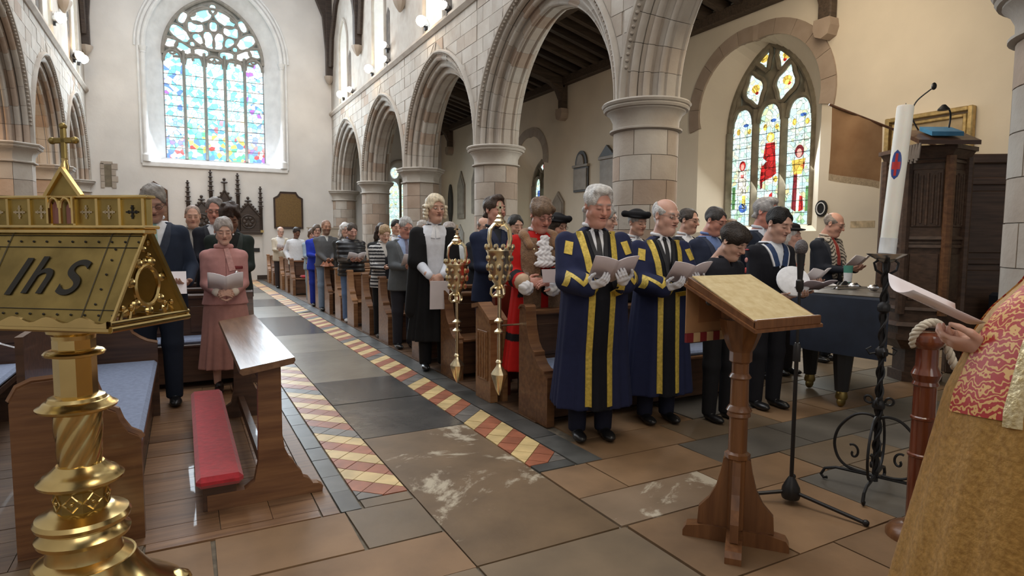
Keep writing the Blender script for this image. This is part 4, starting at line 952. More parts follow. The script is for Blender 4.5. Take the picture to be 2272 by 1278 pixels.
for s_ in (-1, 1):
    pb = MB().add([(-hl, s_ * wz, zl), (hl, s_ * wz, zl), (hl, s_ * .02, zu), (-hl, s_ * .02, zu), (-hl, s_ * (wz - .014), zl), (hl, s_ * (wz - .014), zl), (hl, s_ * .006, zu), (-hl, s_ * .006, zu)],
                  [(0, 1, 2, 3), (4, 5, 6, 7), (0, 1, 5, 4), (2, 3, 7, 6), (0, 3, 7, 4), (1, 2, 6, 5)]).build('book_plate', M_BRASSD, t, 0)
    mo = MB(); lip = [(-hl + 2 * hl * k / 40, s_ * (wz + .012), zl + .012 + .010 * math.sin(k * .78)) for k in range(41)]
    mo.grid([[(p[0], p[1] + dy, z_) for dy, z_ in ((-.008, zl - .012), (-.008, p[2]), (.0, p[2] + .002), (.006, zl + .004), (.006, zl - .012))] for p in lip], 41, 5); mo.build('book_ledge', M_BRASS, t)
    MB().tube([(-hl - .005, s_ * (wz + .006), zl - .018), (hl + .005, s_ * (wz + .006), zl - .018)], .013, 8).build('lower_moulding', M_BRASS, t)
for s_ in (-1, 1):
    for o_, r_ in ((0, .011), (.02, .008)): MB().tube([(s_ * (hl + .004), -wz - .01, zl - .018 + o_), (s_ * (hl + .004), wz + .01, zl - .018 + o_)], r_, 8).build('gable_sill', M_BRASS, t)
    MB().tube([(s_ * hl, -wz, zl), (s_ * hl, -.01, zu)], .007, 6).build('gable_rim', M_BRASS, t); MB().tube([(s_ * hl, wz, zl), (s_ * hl, .01, zu)], .012, 6).build('gable_rim', M_BRASSD, t)
    g = MB(); x = s_ * (hl - .012)
    g.tube([(x, .055 * math.cos(q_), zl + .115 + .07 * math.sin(q_)) for q_ in [2 * PI * k / 22 for k in range(22)]], .009, 6, closed=True)
    for q_ in range(7):
        a = 2 * PI * q_ / 7 + .3; cy_, cz_ = .075 * math.cos(a), zl + .115 + .09 * math.sin(a); g.ball((x, cy_, cz_), (.012, .018, .018), 8, 6)
        g.tube([(x, cy_, cz_), (x, cy_ * 1.35, cz_ + .01 * math.sin(a) - .01)], .006, 5)
    for y_ in (-.13, -.09, .09, .13): g.tube([(x, y_, zl), (x, y_ * .9, zl + .03), (x, y_ * .75, zl + .035), (x, y_ * .7, zl + .02)], .006, 5); g.ball((x, y_ * .9, zl + .045), .011, 7, 5)
    for k in range(5): g.ball((x, -.012 + .006 * (k % 2) * 4, zl + .2 + .022 * k), (.009, .014, .012), 7, 5)
    g.build('pierced_foliage', M_BRASS, t)
# ridge cresting
MB().box(-hl - .012, -.032, zu - .006, hl + .012, .032, zu + .012, .004).build('ridge_moulding', M_BRASS, t); MB().box(-hl - .02, -.04, zu + .012, hl + .02, .04, zu + .024, .004).build('ridge_moulding', M_BRASS, t)
MB().box(-hl - .008, -.012, zu + .024, hl + .008, .012, zu + .120).build('crest_panel', M_BRASSD, t, 0)
MB().box(-hl - .02, -.024, zu + .118, hl + .02, .024, zu + .130, .004).build('crest_rail', M_BRASS, t)
M_PALEIN = mat('pale_metal_inlay', (.66, .56, .40), .3, 1.0); M_ENGR = mat('black_engraving_wax', (.012, .011, .009), .5)
pw = 2 * hl / 7
for k in range(8): MB().box(-hl + pw * k - .005, -.020, zu + .024, -hl + pw * k + .005, .020, zu + .12).build('crest_mullion', M_BRASS, t, 0)
for k in range(7):
    if k == 3: continue
    xc = -hl + pw * (k + .5); zc = zu + .071
    for s_ in (-1, 1):
        y_ = s_ * .0145; cr = MB(); cr.box(xc - .024, y_ - .0015, zc - .003, xc + .024, y_ + .0015, zc + .003); cr.box(xc - .003, y_ - .0015, zc - .024, xc + .003, y_ + .0015, zc + .024)
        for dx, dz in ((-.014, 0), (.014, 0), (0, -.014), (0, .014)): cr.box(xc + dx - (.006 if dz else .002), y_ - .0015, zc + dz - (.002 if dz else .006), xc + dx + (.006 if dz else .002), y_ + .0015, zc + dz + (.002 if dz else .006))
        cr.build('inlaid_cross', M_ENGR if k == 6 else M_PALEIN, t, 0)
# central gabled niche and cross
nc = MB(); nc.tube([(-.05, -.028, zu + .03), (-.05, -.028, zu + .125)], .007, 6); nc.tube([(.05, -.028, zu + .03), (.05, -.028, zu + .125)], .007, 6); nc.tube([(0, -.028, zu + .03), (0, -.028, zu + .11)], .007, 6)
nc.build('niche_shafts', M_BRASS, t)
for s_ in (-1, 1):
    MB().tube([(s_ * .002 + s_ * .022 + .02 * math.cos(q_), -.03, zu + .085 + .034 * math.sin(q_)) for q_ in [PI * k / 10 for k in range(11)]], .005, 6).build('niche_arch', M_BRASS, t)
    MB().prism([(s_ * .03 - .016, zu + .03), (s_ * .03 + .016, zu + .03), (s_ * .03 + .016, zu + .09), (s_ * .03, zu + .11), (s_ * .03 - .016, zu + .09)], -.018, -.014, 'y').build('niche_enamel', mat('rose_enamel', (.28, .12, .11), .3), t, 0)
    MB().tube([(s_ * .072, -.012, zu + .128), (0, -.012, zu + .225)], .011, 6).build('gable_coping', M_BRASS, t)
MB().prism([(-.06, zu + .125), (.06, zu + .125), (0, zu + .21)], -.010, .010, 'y').build('gable', M_BRASSD, t, 0)
MB().lathe([(.012, zu + .21), (.014, zu + .235), (.009, zu + .25), (.011, zu + .262)], n=10).build('cross_stem', M_BRASS, t)
cr = MB(); cr.box(-.010, -.006, zu + .255, .010, .006, zu + .375, .003); cr.box(-.046, -.006, zu + .315, .046, .006, zu + .335, .003)
for dx, dz in ((-.046, .325), (.046, .325), (0, .375)): cr.ball((dx, 0, zu + dz), .013, 8, 6)
cr.build('cross', M_BRASSD, t)
# engraved lines, studs and lettering on the front plate
def onplate(u, v, off=.002):   # u along ridge, v 0 bottom..1 top on the front face
    return (u, -(wz + (.02 - wz) * v) - off * .85, zl + (zu - zl) * v + off * .5)
ln = MB()
for v in (.14, .62 + .2, .955): ln.tube([onplate(-hl, v), onplate(hl, v)], .0014, 4)
for u in (-.27, -.20, .20, .27): ln.tube([onplate(u, .03), onplate(u, .985)], .0014, 4)
ln.build('engraved_lines', M_ENGR, t)
sd = MB()
for u in [-.31 + .052 * k for k in range(13)]:
    for v in (.085, .885): sd.ball(onplate(u, v), .0042, 6, 4)
for v in (.2, .36, .52, .68, .8):
    for u in (-.235, .235): sd.ball(onplate(u, v), .0042, 6, 4)
sd.build('engraved_studs', M_ENGR, t)
def text_mesh(body, size, shear=0.0, extrude=.001, bold=0.0):
    cu = bpy.data.curves.new('txt', 'FONT'); cu.body = body; cu.size = size; cu.shear = shear; cu.extrude = extrude; cu.align_x = 'CENTER'; cu.align_y = 'CENTER'; cu.offset = bold
    ob = bpy.data.objects.new('txt', cu); COL.objects.link(ob); dg = bpy.context.evaluated_depsgraph_get(); me = bpy.data.meshes.new_from_object(ob.evaluated_get(dg)); bpy.data.objects.remove(ob); bpy.data.curves.remove(cu)
    return me
vx = Vector((1, 0, 0)); vy = (Vector(onplate(0, 1)) - Vector(onplate(0, 0))).normalized(); vz = vx.cross(vy)
def lettering(body, u, v, size, shear):
    me = text_mesh(body, size, shear, .0012, .002); mt = Matrix((vx, vy, vz)).transposed().to_4x4(); mt.translation = Vector(onplate(u, v, .004)); me.transform(mt)
    link('engraved_letter', me, M_ENGR, t)
lettering('I', -.115, .46, .20, .25); lettering('h', -.025, .48, .20, .25); lettering('S', .10, .46, .185, .25)
# ---------------- wooden lectern
t = empty('wooden_lectern', (2.255, 1.945, 0), 0, label='oak lectern with a pale patterned cloth on its sloping top', cat='lectern')
for k in range(4):
    a = PI / 2 * k + rad(40); Rm = Matrix.Rotation(a, 4, 'Z')
    ft = MB().prism([(.0, 0), (.0, .07), (.14, .07), (.22, .055), (.235, .03), (.235, 0)], -.035, .035, 'y').xf(Rm).build('foot', M_LECT, t, 0)
    MB().prism([(.028, .07), (.17, .07), (.165, .15), (.12, .20), (.09, .26), (.07, .34), (.06, .40), (.028, .42)], -.018, .018, 'y').xf(Rm).build('buttress', M_LECT, t, 0)
MB().lathe([(.045, .03), (.045, .40), (.058, .41), (.058, .43), (.042, .44)], n=8).build('post', M_LECT, t, .3)
MB().lathe([(.042, .43), (.042, .60), (.054, .61), (.050, .625), (.058, .635), (.050, .65), (.042, .66), (.040, .78), (.05, .79), (.045, .80), (.038, .81), (.038, .86)], n=16).build('turned_post', M_LECT, t)
MB().lathe([(.038, .855), (.05, .865), (.05, .91), (.062, .93), (.085, .99), (.10, 1.06)], n=8).build('neck', M_LECT, t, .3)
def tilt(x, y, z): return (x, y, z)
sl = (1.265 - 1.105) / .37
M_CLOTH = mat('pale_gold_brocade', (.66, .55, .32), .8, col2=(.52, .40, .20), scale=26, bump=.1, detail=8)
top = MB(); x0, x1, ya, yb = -.21, .20, -.245, .135; za, zb = 1.085, 1.25
def brd(o0, o1, e=0.0): return [(x0 - e, ya - e, za + o0), (x1 + e, ya - e, za + o0), (x1 + e, yb + e, zb + o0), (x0 - e, yb + e, zb + o0), (x0 - e, ya - e, za + o1), (x1 + e, ya - e, za + o1), (x1 + e, yb + e, zb + o1), (x0 - e, yb + e, zb + o1)]
BF = [(3, 2, 1, 0), (4, 5, 6, 7), (0, 1, 5, 4), (1, 2, 6, 5), (2, 3, 7, 6), (3, 0, 4, 7)]
MB().add(brd(-.03, .0), BF).build('book_board', M_LECT, t, 0); MB().add(brd(-.042, -.028, .012), BF).build('board_moulding', M_LECT, t, 0)
MB().add(brd(.0005, .006, -.012), BF).build('brocade_cloth', M_CLOTH, t, 0)
MB().box(x0, ya - .012, za - .028, x1, ya + .008, za + .012, .004).build('book_stop', M_LECT, t)
MB().tube([onp for onp in [(x0 + .02, yb - .075, zb - .075 * (zb - za) / (yb - ya) + .008), (x1 - .02, yb - .075, zb - .075 * (zb - za) / (yb - ya) + .008)]], .002, 5).build('cloth_crease', M_CLOTH, t)
MB().lathe([(.008, 0), (.016, .01), (.016, .03), (.006, .05)], n=10).xf(Matrix.Translation((-.19, .02, 1.13))).build('clamp_knob', M_BLACK, t)
fl = MB().box(x0, yb + .004, .985, .17, yb + .010, zb - .02).build('lectern_fall', mat('tan_suede_cloth', (.36, .19, .085), .8, var=.12), t, 0)
MB().box(x0 + .075, yb - .001, 1.035, .15, yb + .004, zb - .05).build('fall_panel', mat('brown_suede_cloth', (.26, .12, .05), .8, var=.12), fl, 0)
for k in range(9): MB().box(x0 + k * .0425, yb - .003, .945, x0 + (k + 1) * .0425, yb + .011, .988).build('fall_fringe', mat('dark_red_fringe', (.20, .012, .016), .9) if k % 2 == 0 else mat('cream_fringe', (.52, .36, .19), .9), fl, 0)
MB().box(-.07, -.02, 1.02, .07, .06, 1.10).build('top_bracket', M_LECT, t, 0)
# ---------------- microphone stand
t = empty('microphone_stand', (2.86, 2.10, 0), 0, label='black floor-standing microphone stand with tripod base', cat='stand')
for a in (rad(-75), rad(145), rad(35)): MB().tube([(0, 0, .07), (.36 * math.cos(a), .36 * math.sin(a), .018)], .010, 8).build('leg', M_BLACK, t); MB().ball((.37 * math.cos(a), .37 * math.sin(a), .018), .017, 8, 6).build('rubber_foot', M_BLACK, t)
MB().lathe([(.045, .03), (.05, .05), (.045, .09), (.025, .13), (.013, .15)], n=14).build('hub', M_BLACK, t); MB().lathe([(.011, .1), (.011, .80)], n=10).build('pole', M_BLACK, t)
MB().lathe([(.02, .78), (.02, .86), (.012, .88)], n=10).build('clutch', M_BLACK, t); MB().lathe([(.008, .8), (.008, 1.17)], n=10).build('upper_pole', M_BLACK, t)
MB().lathe([(.012, 1.15), (.02, 1.17), (.02, 1.21), (.012, 1.22)], n=10).build('clip', M_BLACK, t)
mic = MB().lathe([(.012, 1.19), (.016, 1.27), (.022, 1.35)], n=12).build('microphone_body', M_BLACK, t); MB().ball((0, 0, 1.385), (.033, .033, .042), 14, 10).build('microphone_grille', mat('grey_mesh', (.14, .13, .14), .5, .5, bump=.5, scale=150), mic)
# ---------------- paschal candle on iron stand
t = empty('candle_stand', (3.42, 1.98, 0), rad(20), label='twisted wrought iron candle stand with scrolled feet', cat='candle stand')
MB().lathe([(.016, .06), (.016, 1.30)], n=4, twist=lambda z: z * 26).build('core_bar', M_BLACKI, t)
tw = MB()
for ph in (0, PI): tw.tube([(.017 * math.cos(ph + z * 30), .017 * math.sin(ph + z * 30), z) for z in [.12 + 1.15 * k / 120 for k in range(121)]], .007, 5)
tw.build('twisted_bars', M_BLACKI, t, 1)
for k in range(4):
    Rm = Matrix.Rotation(PI / 2 * k, 4, 'Z')
    sc = [(.0, .42), (.05, .44), (.12, .42), (.19, .34), (.215, .25), (.20, .17), (.16, .12), (.10, .10), (.03, .10)]
    MB().tube(spline([(x, 0, z) for x, z in sc], 5), .008, 6).xf(Rm).build('scroll', M_BLACKI, t, 1)
    MB().tube([(.115 + (.045 - .004 * j) * math.cos(j * .55 + 1) * .8, 0, .20 + (.05 - .004 * j) * math.sin(j * .55 + 1)) for j in [i_ * .4 for i_ in range(27)]], .007, 5).xf(Rm).build('inner_scroll', M_BLACKI, t, 1)
    MB().tube([(.03 + (.035 - .003 * j) + (.035 - .003 * j) * math.cos(PI - j * .6), 0, .47 + .05 + (.035 - .003 * j) * math.sin(PI - j * .6)) for j in [i_ * .4 for i_ in range(24)]], .007, 5).xf(Rm).build('top_scroll', M_BLACKI, t, 1)
    MB().tube([(0, 0, .09), (.20, 0, .09), (.26, 0, .07), (.28, 0, .03), (.265, 0, .012), (.245, 0, .018)], .009, 6).xf(Rm).build('foot', M_BLACKI, t)
for z in (.5, .80, 1.05): MB().lathe([(.015, z - .03), (.032, z - .015), (.034, z), (.03, z + .02), (.015, z + .035)], n=10).build('collar', M_BLACKI, t)
for k in range(4):
    Rm = Matrix.Rotation(PI / 2 * k + .4, 4, 'Z'); MB().tube([(.02, 0, 1.24), (.05, 0, 1.26), (.06, 0, 1.30), (.035, 0, 1.32)], .007, 5).xf(Rm).build('leaf_bracket', M_BLACKI, t)
    MB().tube([(.02, 0, .80), (.06, 0, .79), (.075, 0, .815), (.05, 0, .83)], .006, 5).xf(Rm).build('leaf_scroll', M_BLACKI, t)
MB().lathe([(.02, 1.30), (.095, 1.345), (.10, 1.352), (.02, 1.352)], n=28).build('drip_pan', M_SILVER, t)
tc_ = empty('paschal_candle', (3.42, 1.98, 1.353), 0, label='tall white church candle with a red and blue emblem', cat='candle'); tc_.rotation_euler = (rad(2.0), rad(3.6), 0)
M_WAX = mat('candle_wax', (.80, .80, .74), .45, var=.03); M_WAX.node_tree.nodes['Principled BSDF'].inputs['Subsurface Weight'].default_value = .2
MB().lathe([(.041, .05), (.041, .79), (.038, .80), (.010, .80)], n=28).build('wax_body', M_WAX, tc_); MB().lathe([(.043, 0), (.043, .085), (.040, .085), (.040, 0)], n=28).build('glass_collar', mat('clear_holder', (.75, .78, .8), .15, 0.2), tc_)
MB().lathe([(.002, .80), (.002, .815)], n=6).build('wick', M_BLACK, tc_)
def patch_on_cyl(r, a0, a1, z0, z1, m, name, par, round_=False):
    P = []; n = 10
    for i in range(n + 1):
        row = []
        for j in range(n + 1):
            u, v = i / n * 2 - 1, j / n * 2 - 1
            if round_: k_ = math.sqrt(max(0, 1 - v * v)); u *= k_
            a = (a0 + a1) / 2 + u * (a1 - a0) / 2; row.append((r * math.cos(a), r * math.sin(a), (z0 + z1) / 2 + v * (z1 - z0) / 2))
        P.append(row)
    MB().grid(P, n + 1, n + 1).build(name, m, par)
A0 = rad(195)
patch_on_cyl(.0416, A0 - .62, A0 + .62, .40, .56, mat('emblem_blue', (.03, .07, .30), .4), 'emblem_disc', tc_, True)
patch_on_cyl(.0421, A0 - .15, A0 + .15, .42, .54, mat('emblem_red', (.50, .03, .03), .4), 'emblem_cross', tc_); patch_on_cyl(.0421, A0 - .5, A0 + .5, .455, .495, bpy.data.materials['emblem_red'], 'emblem_cross', tc_)
# ---------------- rope stanchion
t = empty('rope_post', (3.06, 1.56, 0), 0, label='turned mahogany post holding a white rope beside the gold cope', cat='post')
M_MAH = wood('polished_mahogany', (0.20, 0.055, 0.026), (0.11, 0.026, 0.013), .2, coat=.6, stretch=(14, 14, 1.5))
MB().lathe([(.13, 0), (.13, .02), (.118, .04), (.10, .055), (.06, .07), (.05, .09)], n=32).build('base', M_LECT, t)
MB().lathe([(.05, .08), (.052, .40), (.058, .405), (.058, .415), (.05, .42), (.048, .58), (.054, .585), (.054, .595), (.048, .60), (.047, .74), (.056, .75), (.05, .765), (.058, .785), (.062, .80), (.054, .82), (.046, .84), (.046, .92), (.05, .925), (.064, .94), (.068, .96), (.06, .985), (.045, .995), (.03, 1.0)], n=28).build('turned_shaft', M_MAH, t)
rp = MB(); pts = [(-.05 + .006, .04, .93), (-.06, .03, .985), (-.04, .005, 1.03), (.0, -.02, 1.045), (.05, -.03, 1.02), (.07, -.04, .96), (.085, -.06, .88), (.11, -.08, .82), (.17, -.10, .77), (.25, -.12, .75)]
cl = spline(pts, 14)
M_ROPE = mat('white_cotton_rope', (.62, .56, .46), .9, var=.1, scale=40, bump=.2)
for ph in (0, 2 * PI / 3, 4 * PI / 3):
    q_ = []
    for i, p in enumerate(cl):
        tg = (cl[min(i + 1, len(cl) - 1)] - cl[max(i - 1, 0)]).normalized(); n1 = tg.cross(Vector((.3, .9, .2))).normalized(); n2 = tg.cross(n1); a = ph + i * .42
        q_.append(p + n1 * .010 * math.cos(a) + n2 * .010 * math.sin(a))
    MB().tube(q_, .0105, 7).build('rope_strand', M_ROPE, t, 1.2)
# ---------------- grand piano under a cover
t = empty('grand_piano', (5.4, 3.4, 0), 0, label='black grand piano under a navy quilted cover', cat='piano')
fp = [(-.53, -.62), (-.61, .02), (-.52, .26), (-.25, .46), (.15, .54), (.50, .56), (.56, .06)]
def inset(P, d):
    cx_, cy_ = sum(p[0] for p in P) / len(P), sum(p[1] for p in P) / len(P)
    return [(p[0] + (cx_ - p[0]) * d, p[1] + (cy_ - p[1]) * d) for p in P]
body = MB(); n = len(fp)
lay = [(fp, .47), (fp, .95), (inset(fp, .02), .968), (inset(fp, .5), .97)]
vs = [(x, y, z) for P, z in lay for x, y in P]; fs = [(k * n + i, k * n + (i + 1) % n, (k + 1) * n + (i + 1) % n, (k + 1) * n + i) for k in range(3) for i in range(n)] + [tuple(range(3 * n, 4 * n))]
body.add(vs, fs).build('quilted_cover', M_NAVYC, t, .5)
MB().prism(inset(fp, .05), .50, .93, 'z').build('case', M_BLACK, t, 0)
for (x, y) in ((-.46, -.22), (.40, .30), (-.1, .34)):
    MB().lathe([(.055, .14), (.075, .36), (.085, .50)], (x, y), 8).build('leg', M_BLACK, t, .3)
    c = MB(); c.lathe([(.045, .07), (.05, .09), (.04, .14)], (x, y), 12); c.ball((x, y, .05), (.05, .03, .05), 12, 8); c.tube([(x, y, .12), (x - .09, y - .03, .14)], .008, 6); c.build('caster', M_BRASSD, t)
M_TOP = mat('piano_lid_top', (.10, .085, .07), .35, var=.15)
MB().prism(inset(fp, .04), .9705, .976, 'z').build('lid_top', M_TOP, t, 0)
def smallmace(loc, rz, label, L=.42):
    s = empty('silver_mace', loc, rz, label=label, cat='mace', group='small silver maces on the piano')
    Rm = Matrix.Rotation(PI / 2, 4, 'Y')
    MB().lathe([(.003, 0), (.012, .01), (.006, .03), (.005, L * .8), (.012, L * .82), (.006, L * .84)], n=10).xf(Rm).build('shaft', M_SILVER, s)
    MB().lathe([(.008, L * .84), (.024, L * .88), (.03, L * .95), (.034, L), (.02, L * 1.02)], n=14).xf(Rm).build('head', M_SILVER, s)
    MB().lathe([(.016, L * 1.0), (.02, L * 1.05), (.006, L * 1.1)], n=10).xf(Rm).build('crown', M_SILVER, s)
smallmace((4.97, 3.30, 1.011), rad(-14), 'small silver mace lying nearer the front edge of the piano'); smallmace((5.02, 3.50, 1.011), rad(-12), 'small silver mace lying further back on the piano')
def cloth_blob(name, loc, rx, ry, h, m, label, cat, seed, rz=0):
    random.seed(seed); N_ = 22; P = []
    ph = [random.uniform(0, 6) for _ in range(6)]
    for i in range(N_):
        row = []
        for j in range(N_):
            u, v = i / (N_ - 1) * 2 - 1, j / (N_ - 1) * 2 - 1; r = max(abs(u), abs(v)); f = max(0, 1 - r ** 4)
            ed = 1 + .12 * math.sin(3 * math.atan2(v, u) + ph[0]) + .08 * math.sin(5 * math.atan2(v, u) + ph[1])
            z = f * h * (.55 + .25 * math.sin(u * 5 + ph[2] + 2 * v) + .2 * math.sin(v * 7 + ph[3] - 3 * u)); row.append((u * rx * ed, v * ry * ed, max(.003, z)))
        P.append(row)
    mb = MB().grid(P, N_, N_); base = [[(p[0], p[1], 0) for p in r] for r in P]; mb.grid(base, N_, N_)
    o = mb.build(name, m, None, 1.2, label=label, cat=cat, loc=loc, rot=(0, 0, rz)); random.seed(seed + 1); return o
cloth_blob('white_gloves', (5.08, 3.66, .977), .10, .045, .03, M_WHITE, 'crumpled white gloves on the piano in front of the silver maces', 'gloves', 3, .4)
cloth_blob('folded_cloth', (5.40, 3.72, .977), .17, .06, .05, M_WHITE, 'folded white cloth on the piano near the old man in the scarf', 'cloth', 5, .2)
cloth_blob('black_bag', (5.68, 3.66, .977), .14, .06, .06, M_BLACK, 'soft black bag on the piano', 'bag', 6)
cloth_blob('black_case', (5.42, 3.50, .977), .16, .035, .04, M_BLACK, 'slim black case on the piano beside the white cloth', 'case', 8, -.1)
cloth_blob('white_paper', (5.68, 3.84, .977), .10, .05, .02, M_PAPER, 'loose white papers at the back of the piano', 'paper', 9)
M_TEAL = mat('teal_card', (.10, .36, .28), .5)
t = empty('cup', (5.82, 3.74, .977), 0, label='teal and white paper cup at the back of the piano', cat='cup')
MB().lathe([(.033, 0), (.043, .19), (.045, .20), (.040, .20), (.03, .005)], n=20).build('cup_body', M_TEAL, t); MB().lathe([(.0345, .03), (.0405, .13), (.0402, .13), (.034, .03)], n=20).build('cup_band', M_WHITE, t)
# ---------------- pulpit
t = empty('pulpit', (6.64, 3.50, 0), rad(-28), label='dark carved oak pulpit with linenfold panels', cat='pulpit')
def octo(r0, r1, z0, z1, name, par, m=M_PULP, n=6):
    k = MB().lathe([(r0, z0), (r1, z1)], n=n); k.xf(Matrix.Rotation(PI / 6, 4, 'Z')); return k.build(name, m, par, 0)
octo(.24, .24, 0, .10, 'plinth', t); octo(.20, .20, .10, .34, 'stem', t); octo(.28, .37, .34, .44, 'base_moulding', t)
octo(.39, .39, .44, .50, 'base_moulding', t); octo(.36, .36, .50, .58, 'base_moulding', t); octo(.40, .385, .58, .62, 'base_moulding', t); octo(.35, .35, .62, .70, 'base_moulding', t)
bd = octo(.33, .33, .70, 2.26, 'body', t)
for z, r in ((.74, .36), (1.36, .36), (1.40, .345), (1.44, .365), (2.18, .355)): octo(r, r - .012, z, z + .03, 'string_moulding', t)
octo(.355, .40, 2.22, 2.30, 'cornice', t); octo(.42, .42, 2.30, 2.34, 'cornice', t)
for f in range(6):
    a = PI / 3 * f; Rm = Matrix.Rotation(a, 4, 'Z'); ap = .33 * math.cos(PI / 6)
    p1 = MB().box(ap - .005, -.12, .84, ap + .014, .12, 1.30, .006).xf(Rm).build('lower_panel', M_PULP, t, 0)
    p2 = MB().box(ap - .005, -.125, 1.56, ap + .012, .125, 2.12, .006).xf(Rm).build('upper_panel', M_PULP, t, 0)
    for j in range(5): MB().tube([(ap + .012, -.09 + .045 * j, 1.58 + .02 * (j % 2)), (ap + .012, -.09 + .045 * j, 2.08 - .02 * (j % 2))], .014, 6).xf(Rm).build('linenfold_rib', M_PULP, p2)
    Rc = Matrix.Rotation(a + PI / 6, 4, 'Z'); MB().lathe([(.045, .70), (.045, 2.24)], n=8).xf(Rc @ Matrix.Translation((.345, 0, 0))).build('corner_post', M_PEW if f == 4 else M_PULP, t)  # one post in lighter oak, its lit highlight put into the colour
MB().add([(-.42, -.50, 2.32), (.16, -.50, 2.32), (.16, -.20, 2.46), (-.42, -.20, 2.46), (-.42, -.50, 2.36), (.16, -.50, 2.36), (.16, -.20, 2.50), (-.42, -.20, 2.50)], BF).build('book_desk', M_PEWD, t, 0)
bk = MB().add([(-.35, -.52, 2.40), (-.05, -.52, 2.40), (-.05, -.34, 2.475), (-.35, -.34, 2.475), (-.35, -.52, 2.43), (-.05, -.52, 2.43), (-.05, -.34, 2.505), (-.35, -.34, 2.505)], BF)
fr = MB()
for k in range(14): fr.tube([(-.41 + .012 * (k % 2), -.5 + .02 * k, 2.33), (-.42, -.5 + .02 * k, 2.19 - .02 * (k % 3))], .012, 5)
fr.build('desk_fringe', mat('grey_fringe', (.22, .19, .17), .9), t)
gn = MB().tube(spline([(-.30, -.30, 2.48), (-.36, -.28, 2.62), (-.33, -.29, 2.75), (-.22, -.33, 2.86)], 8), .007, 6).build('gooseneck_microphone', M_BLACK, t); MB().ball((-.20, -.335, 2.885), (.025, .02, .035), 10, 8).build('microphone_head', M_BLACK, gn)
lp = MB().tube(spline([(-.02, -.30, 2.46), (.0, -.30, 2.58), (-.04, -.34, 2.66), (-.12, -.38, 2.68)], 6), .008, 6).build('desk_lamp', M_BLACKI, t); MB().lathe([(.015, 0), (.05, -.04), (.05, -.05)], n=12).xf(Matrix.Translation((-.14, -.40, 2.70))).build('lamp_shade', M_BLACKI, lp)
b = MB().add([(-.15, -.09, 0), (.15, -.09, 0), (.15, .09, .075), (-.15, .09, .075), (-.15, -.09, .04), (.15, -.09, .04), (.15, .09, .115), (-.15, .09, .115)], BF).build('open_book', mat('blue_book_cloth', (.05, .22, .42), .5), None, 0, label='blue book open on the pulpit desk', cat='book')
b.matrix_world = t.matrix_basis @ Matrix.Translation((-.12, -.36, 2.405))
# ---------------- panelled screen beside the pulpit and covered console
t = empty('panelled_screen', (7.26, 3.52, 0), rad(-34), label='tall dark oak panelled screen to the right of the pulpit', cat='screen')
MB().box(0, 0, 0, 2.6, .06, 2.32).build('board', M_PULP, t, 0); MB().box(-.02, -.05, 2.24, 2.65, .10, 2.34, .012).build('top_rail', M_PULP, t); MB().box(0, -.035, 2.02, 2.6, 0, 2.10, .008).build('rail', M_PULP, t); MB().box(0, -.035, 1.18, 2.6, 0, 1.24, .008).build('rail', M_PULP, t)
for x in (0, .86, 1.72, 2.5): MB().box(x, -.035, 0, x + .10, 0, 2.24, .008).build('stile', M_PULP, t)
for x in (.15, 1.0, 1.86):
    for a, b_ in ((.2, 1.12), (1.30, 1.96)): MB().box(x, -.016, a, x + .62, 0, b_, .01).build('panel', M_PULP, t, 0)
t = empty('covered_console', (7.12, 2.86, 0), rad(-34), label='navy cloth-covered keyboard console at the right edge', cat='console')
MB().box(0, 0, .25, 1.5, .42, .90, .03).build('cloth_cover', M_NAVYC, t); MB().box(.03, .05, .0, .10, .36, .26).build('leg', M_BLACK, t, 0); MB().box(1.4, .05, .0, 1.47, .36, .26).build('leg', M_BLACK, t, 0); MB().box(.0, -.01, .86, 1.5, .0, .88).build('hem', M_NAVYC, t)
# ---------------- wall furnishings, end wall
t = empty('carved_canopy', (1.27, YW, 1.62), 0, label='dark carved oak canopy with crocketed pinnacles under the great window', cat='canopy')
MB().box(-1.13, -.12, -.08, 1.13, -.002, .02, .01).build('base_shelf', M_WOODD, t); MB().box(-1.08, -.06, .0, 1.08, -.002, .55).build('back_board', M_WOODD, t, 0)
for (xc, wd, z1, zp) in ((-.68, .36, .95, 1.12), (0, .46, 1.36, 1.70), (.70, .36, .95, 1.12)):
    gp = [(xc - wd, .02), (xc + wd, .02), (xc + wd, .52), (xc, z1), (xc - wd, .52)]
    g = MB().prism(gp, -.09, -.04, 'y').build('gable', M_WOODD, t, 0)
    cr = MB()
    for s_ in (-1, 1):
        cr.tube([(xc + s_ * wd, -.10, .52), (xc, -.10, z1)], .028, 6)
        for k in range(1, 6): u = k / 6; cr.ball((xc + s_ * wd * (1 - u) + s_ * .03, -.10, .52 + (z1 - .52) * u + .03), (.045, .035, .04), 7, 5)
    cr.build('crocketed_coping', M_WOODD, g)
    fi = MB(); fi.lathe([(.03, z1), (.025, zp - .1), (.02, zp)], (xc, -.08), 8); fi.ball((xc, -.08, zp - .10), (.11, .05, .035), 8, 6); fi.ball((xc, -.08, zp), (.05, .04, .05), 8, 6); fi.build('finial', M_WOODD, g)
    tr = MB(); tr.tube([(xc + wd * .6 * math.cos(q_), -.10, .34 + wd * .6 * math.sin(q_)) for q_ in [2 * PI * k / 20 for k in range(20)]], .022, 6, closed=True)
    for k in range(6): a = PI / 3 * k; tr.ball((xc + wd * .33 * math.cos(a), -.10, .34 + wd * .33 * math.sin(a)), (.06, .03, .06), 8, 6)
    tr.build('pierced_tracery', M_WOODD, g)
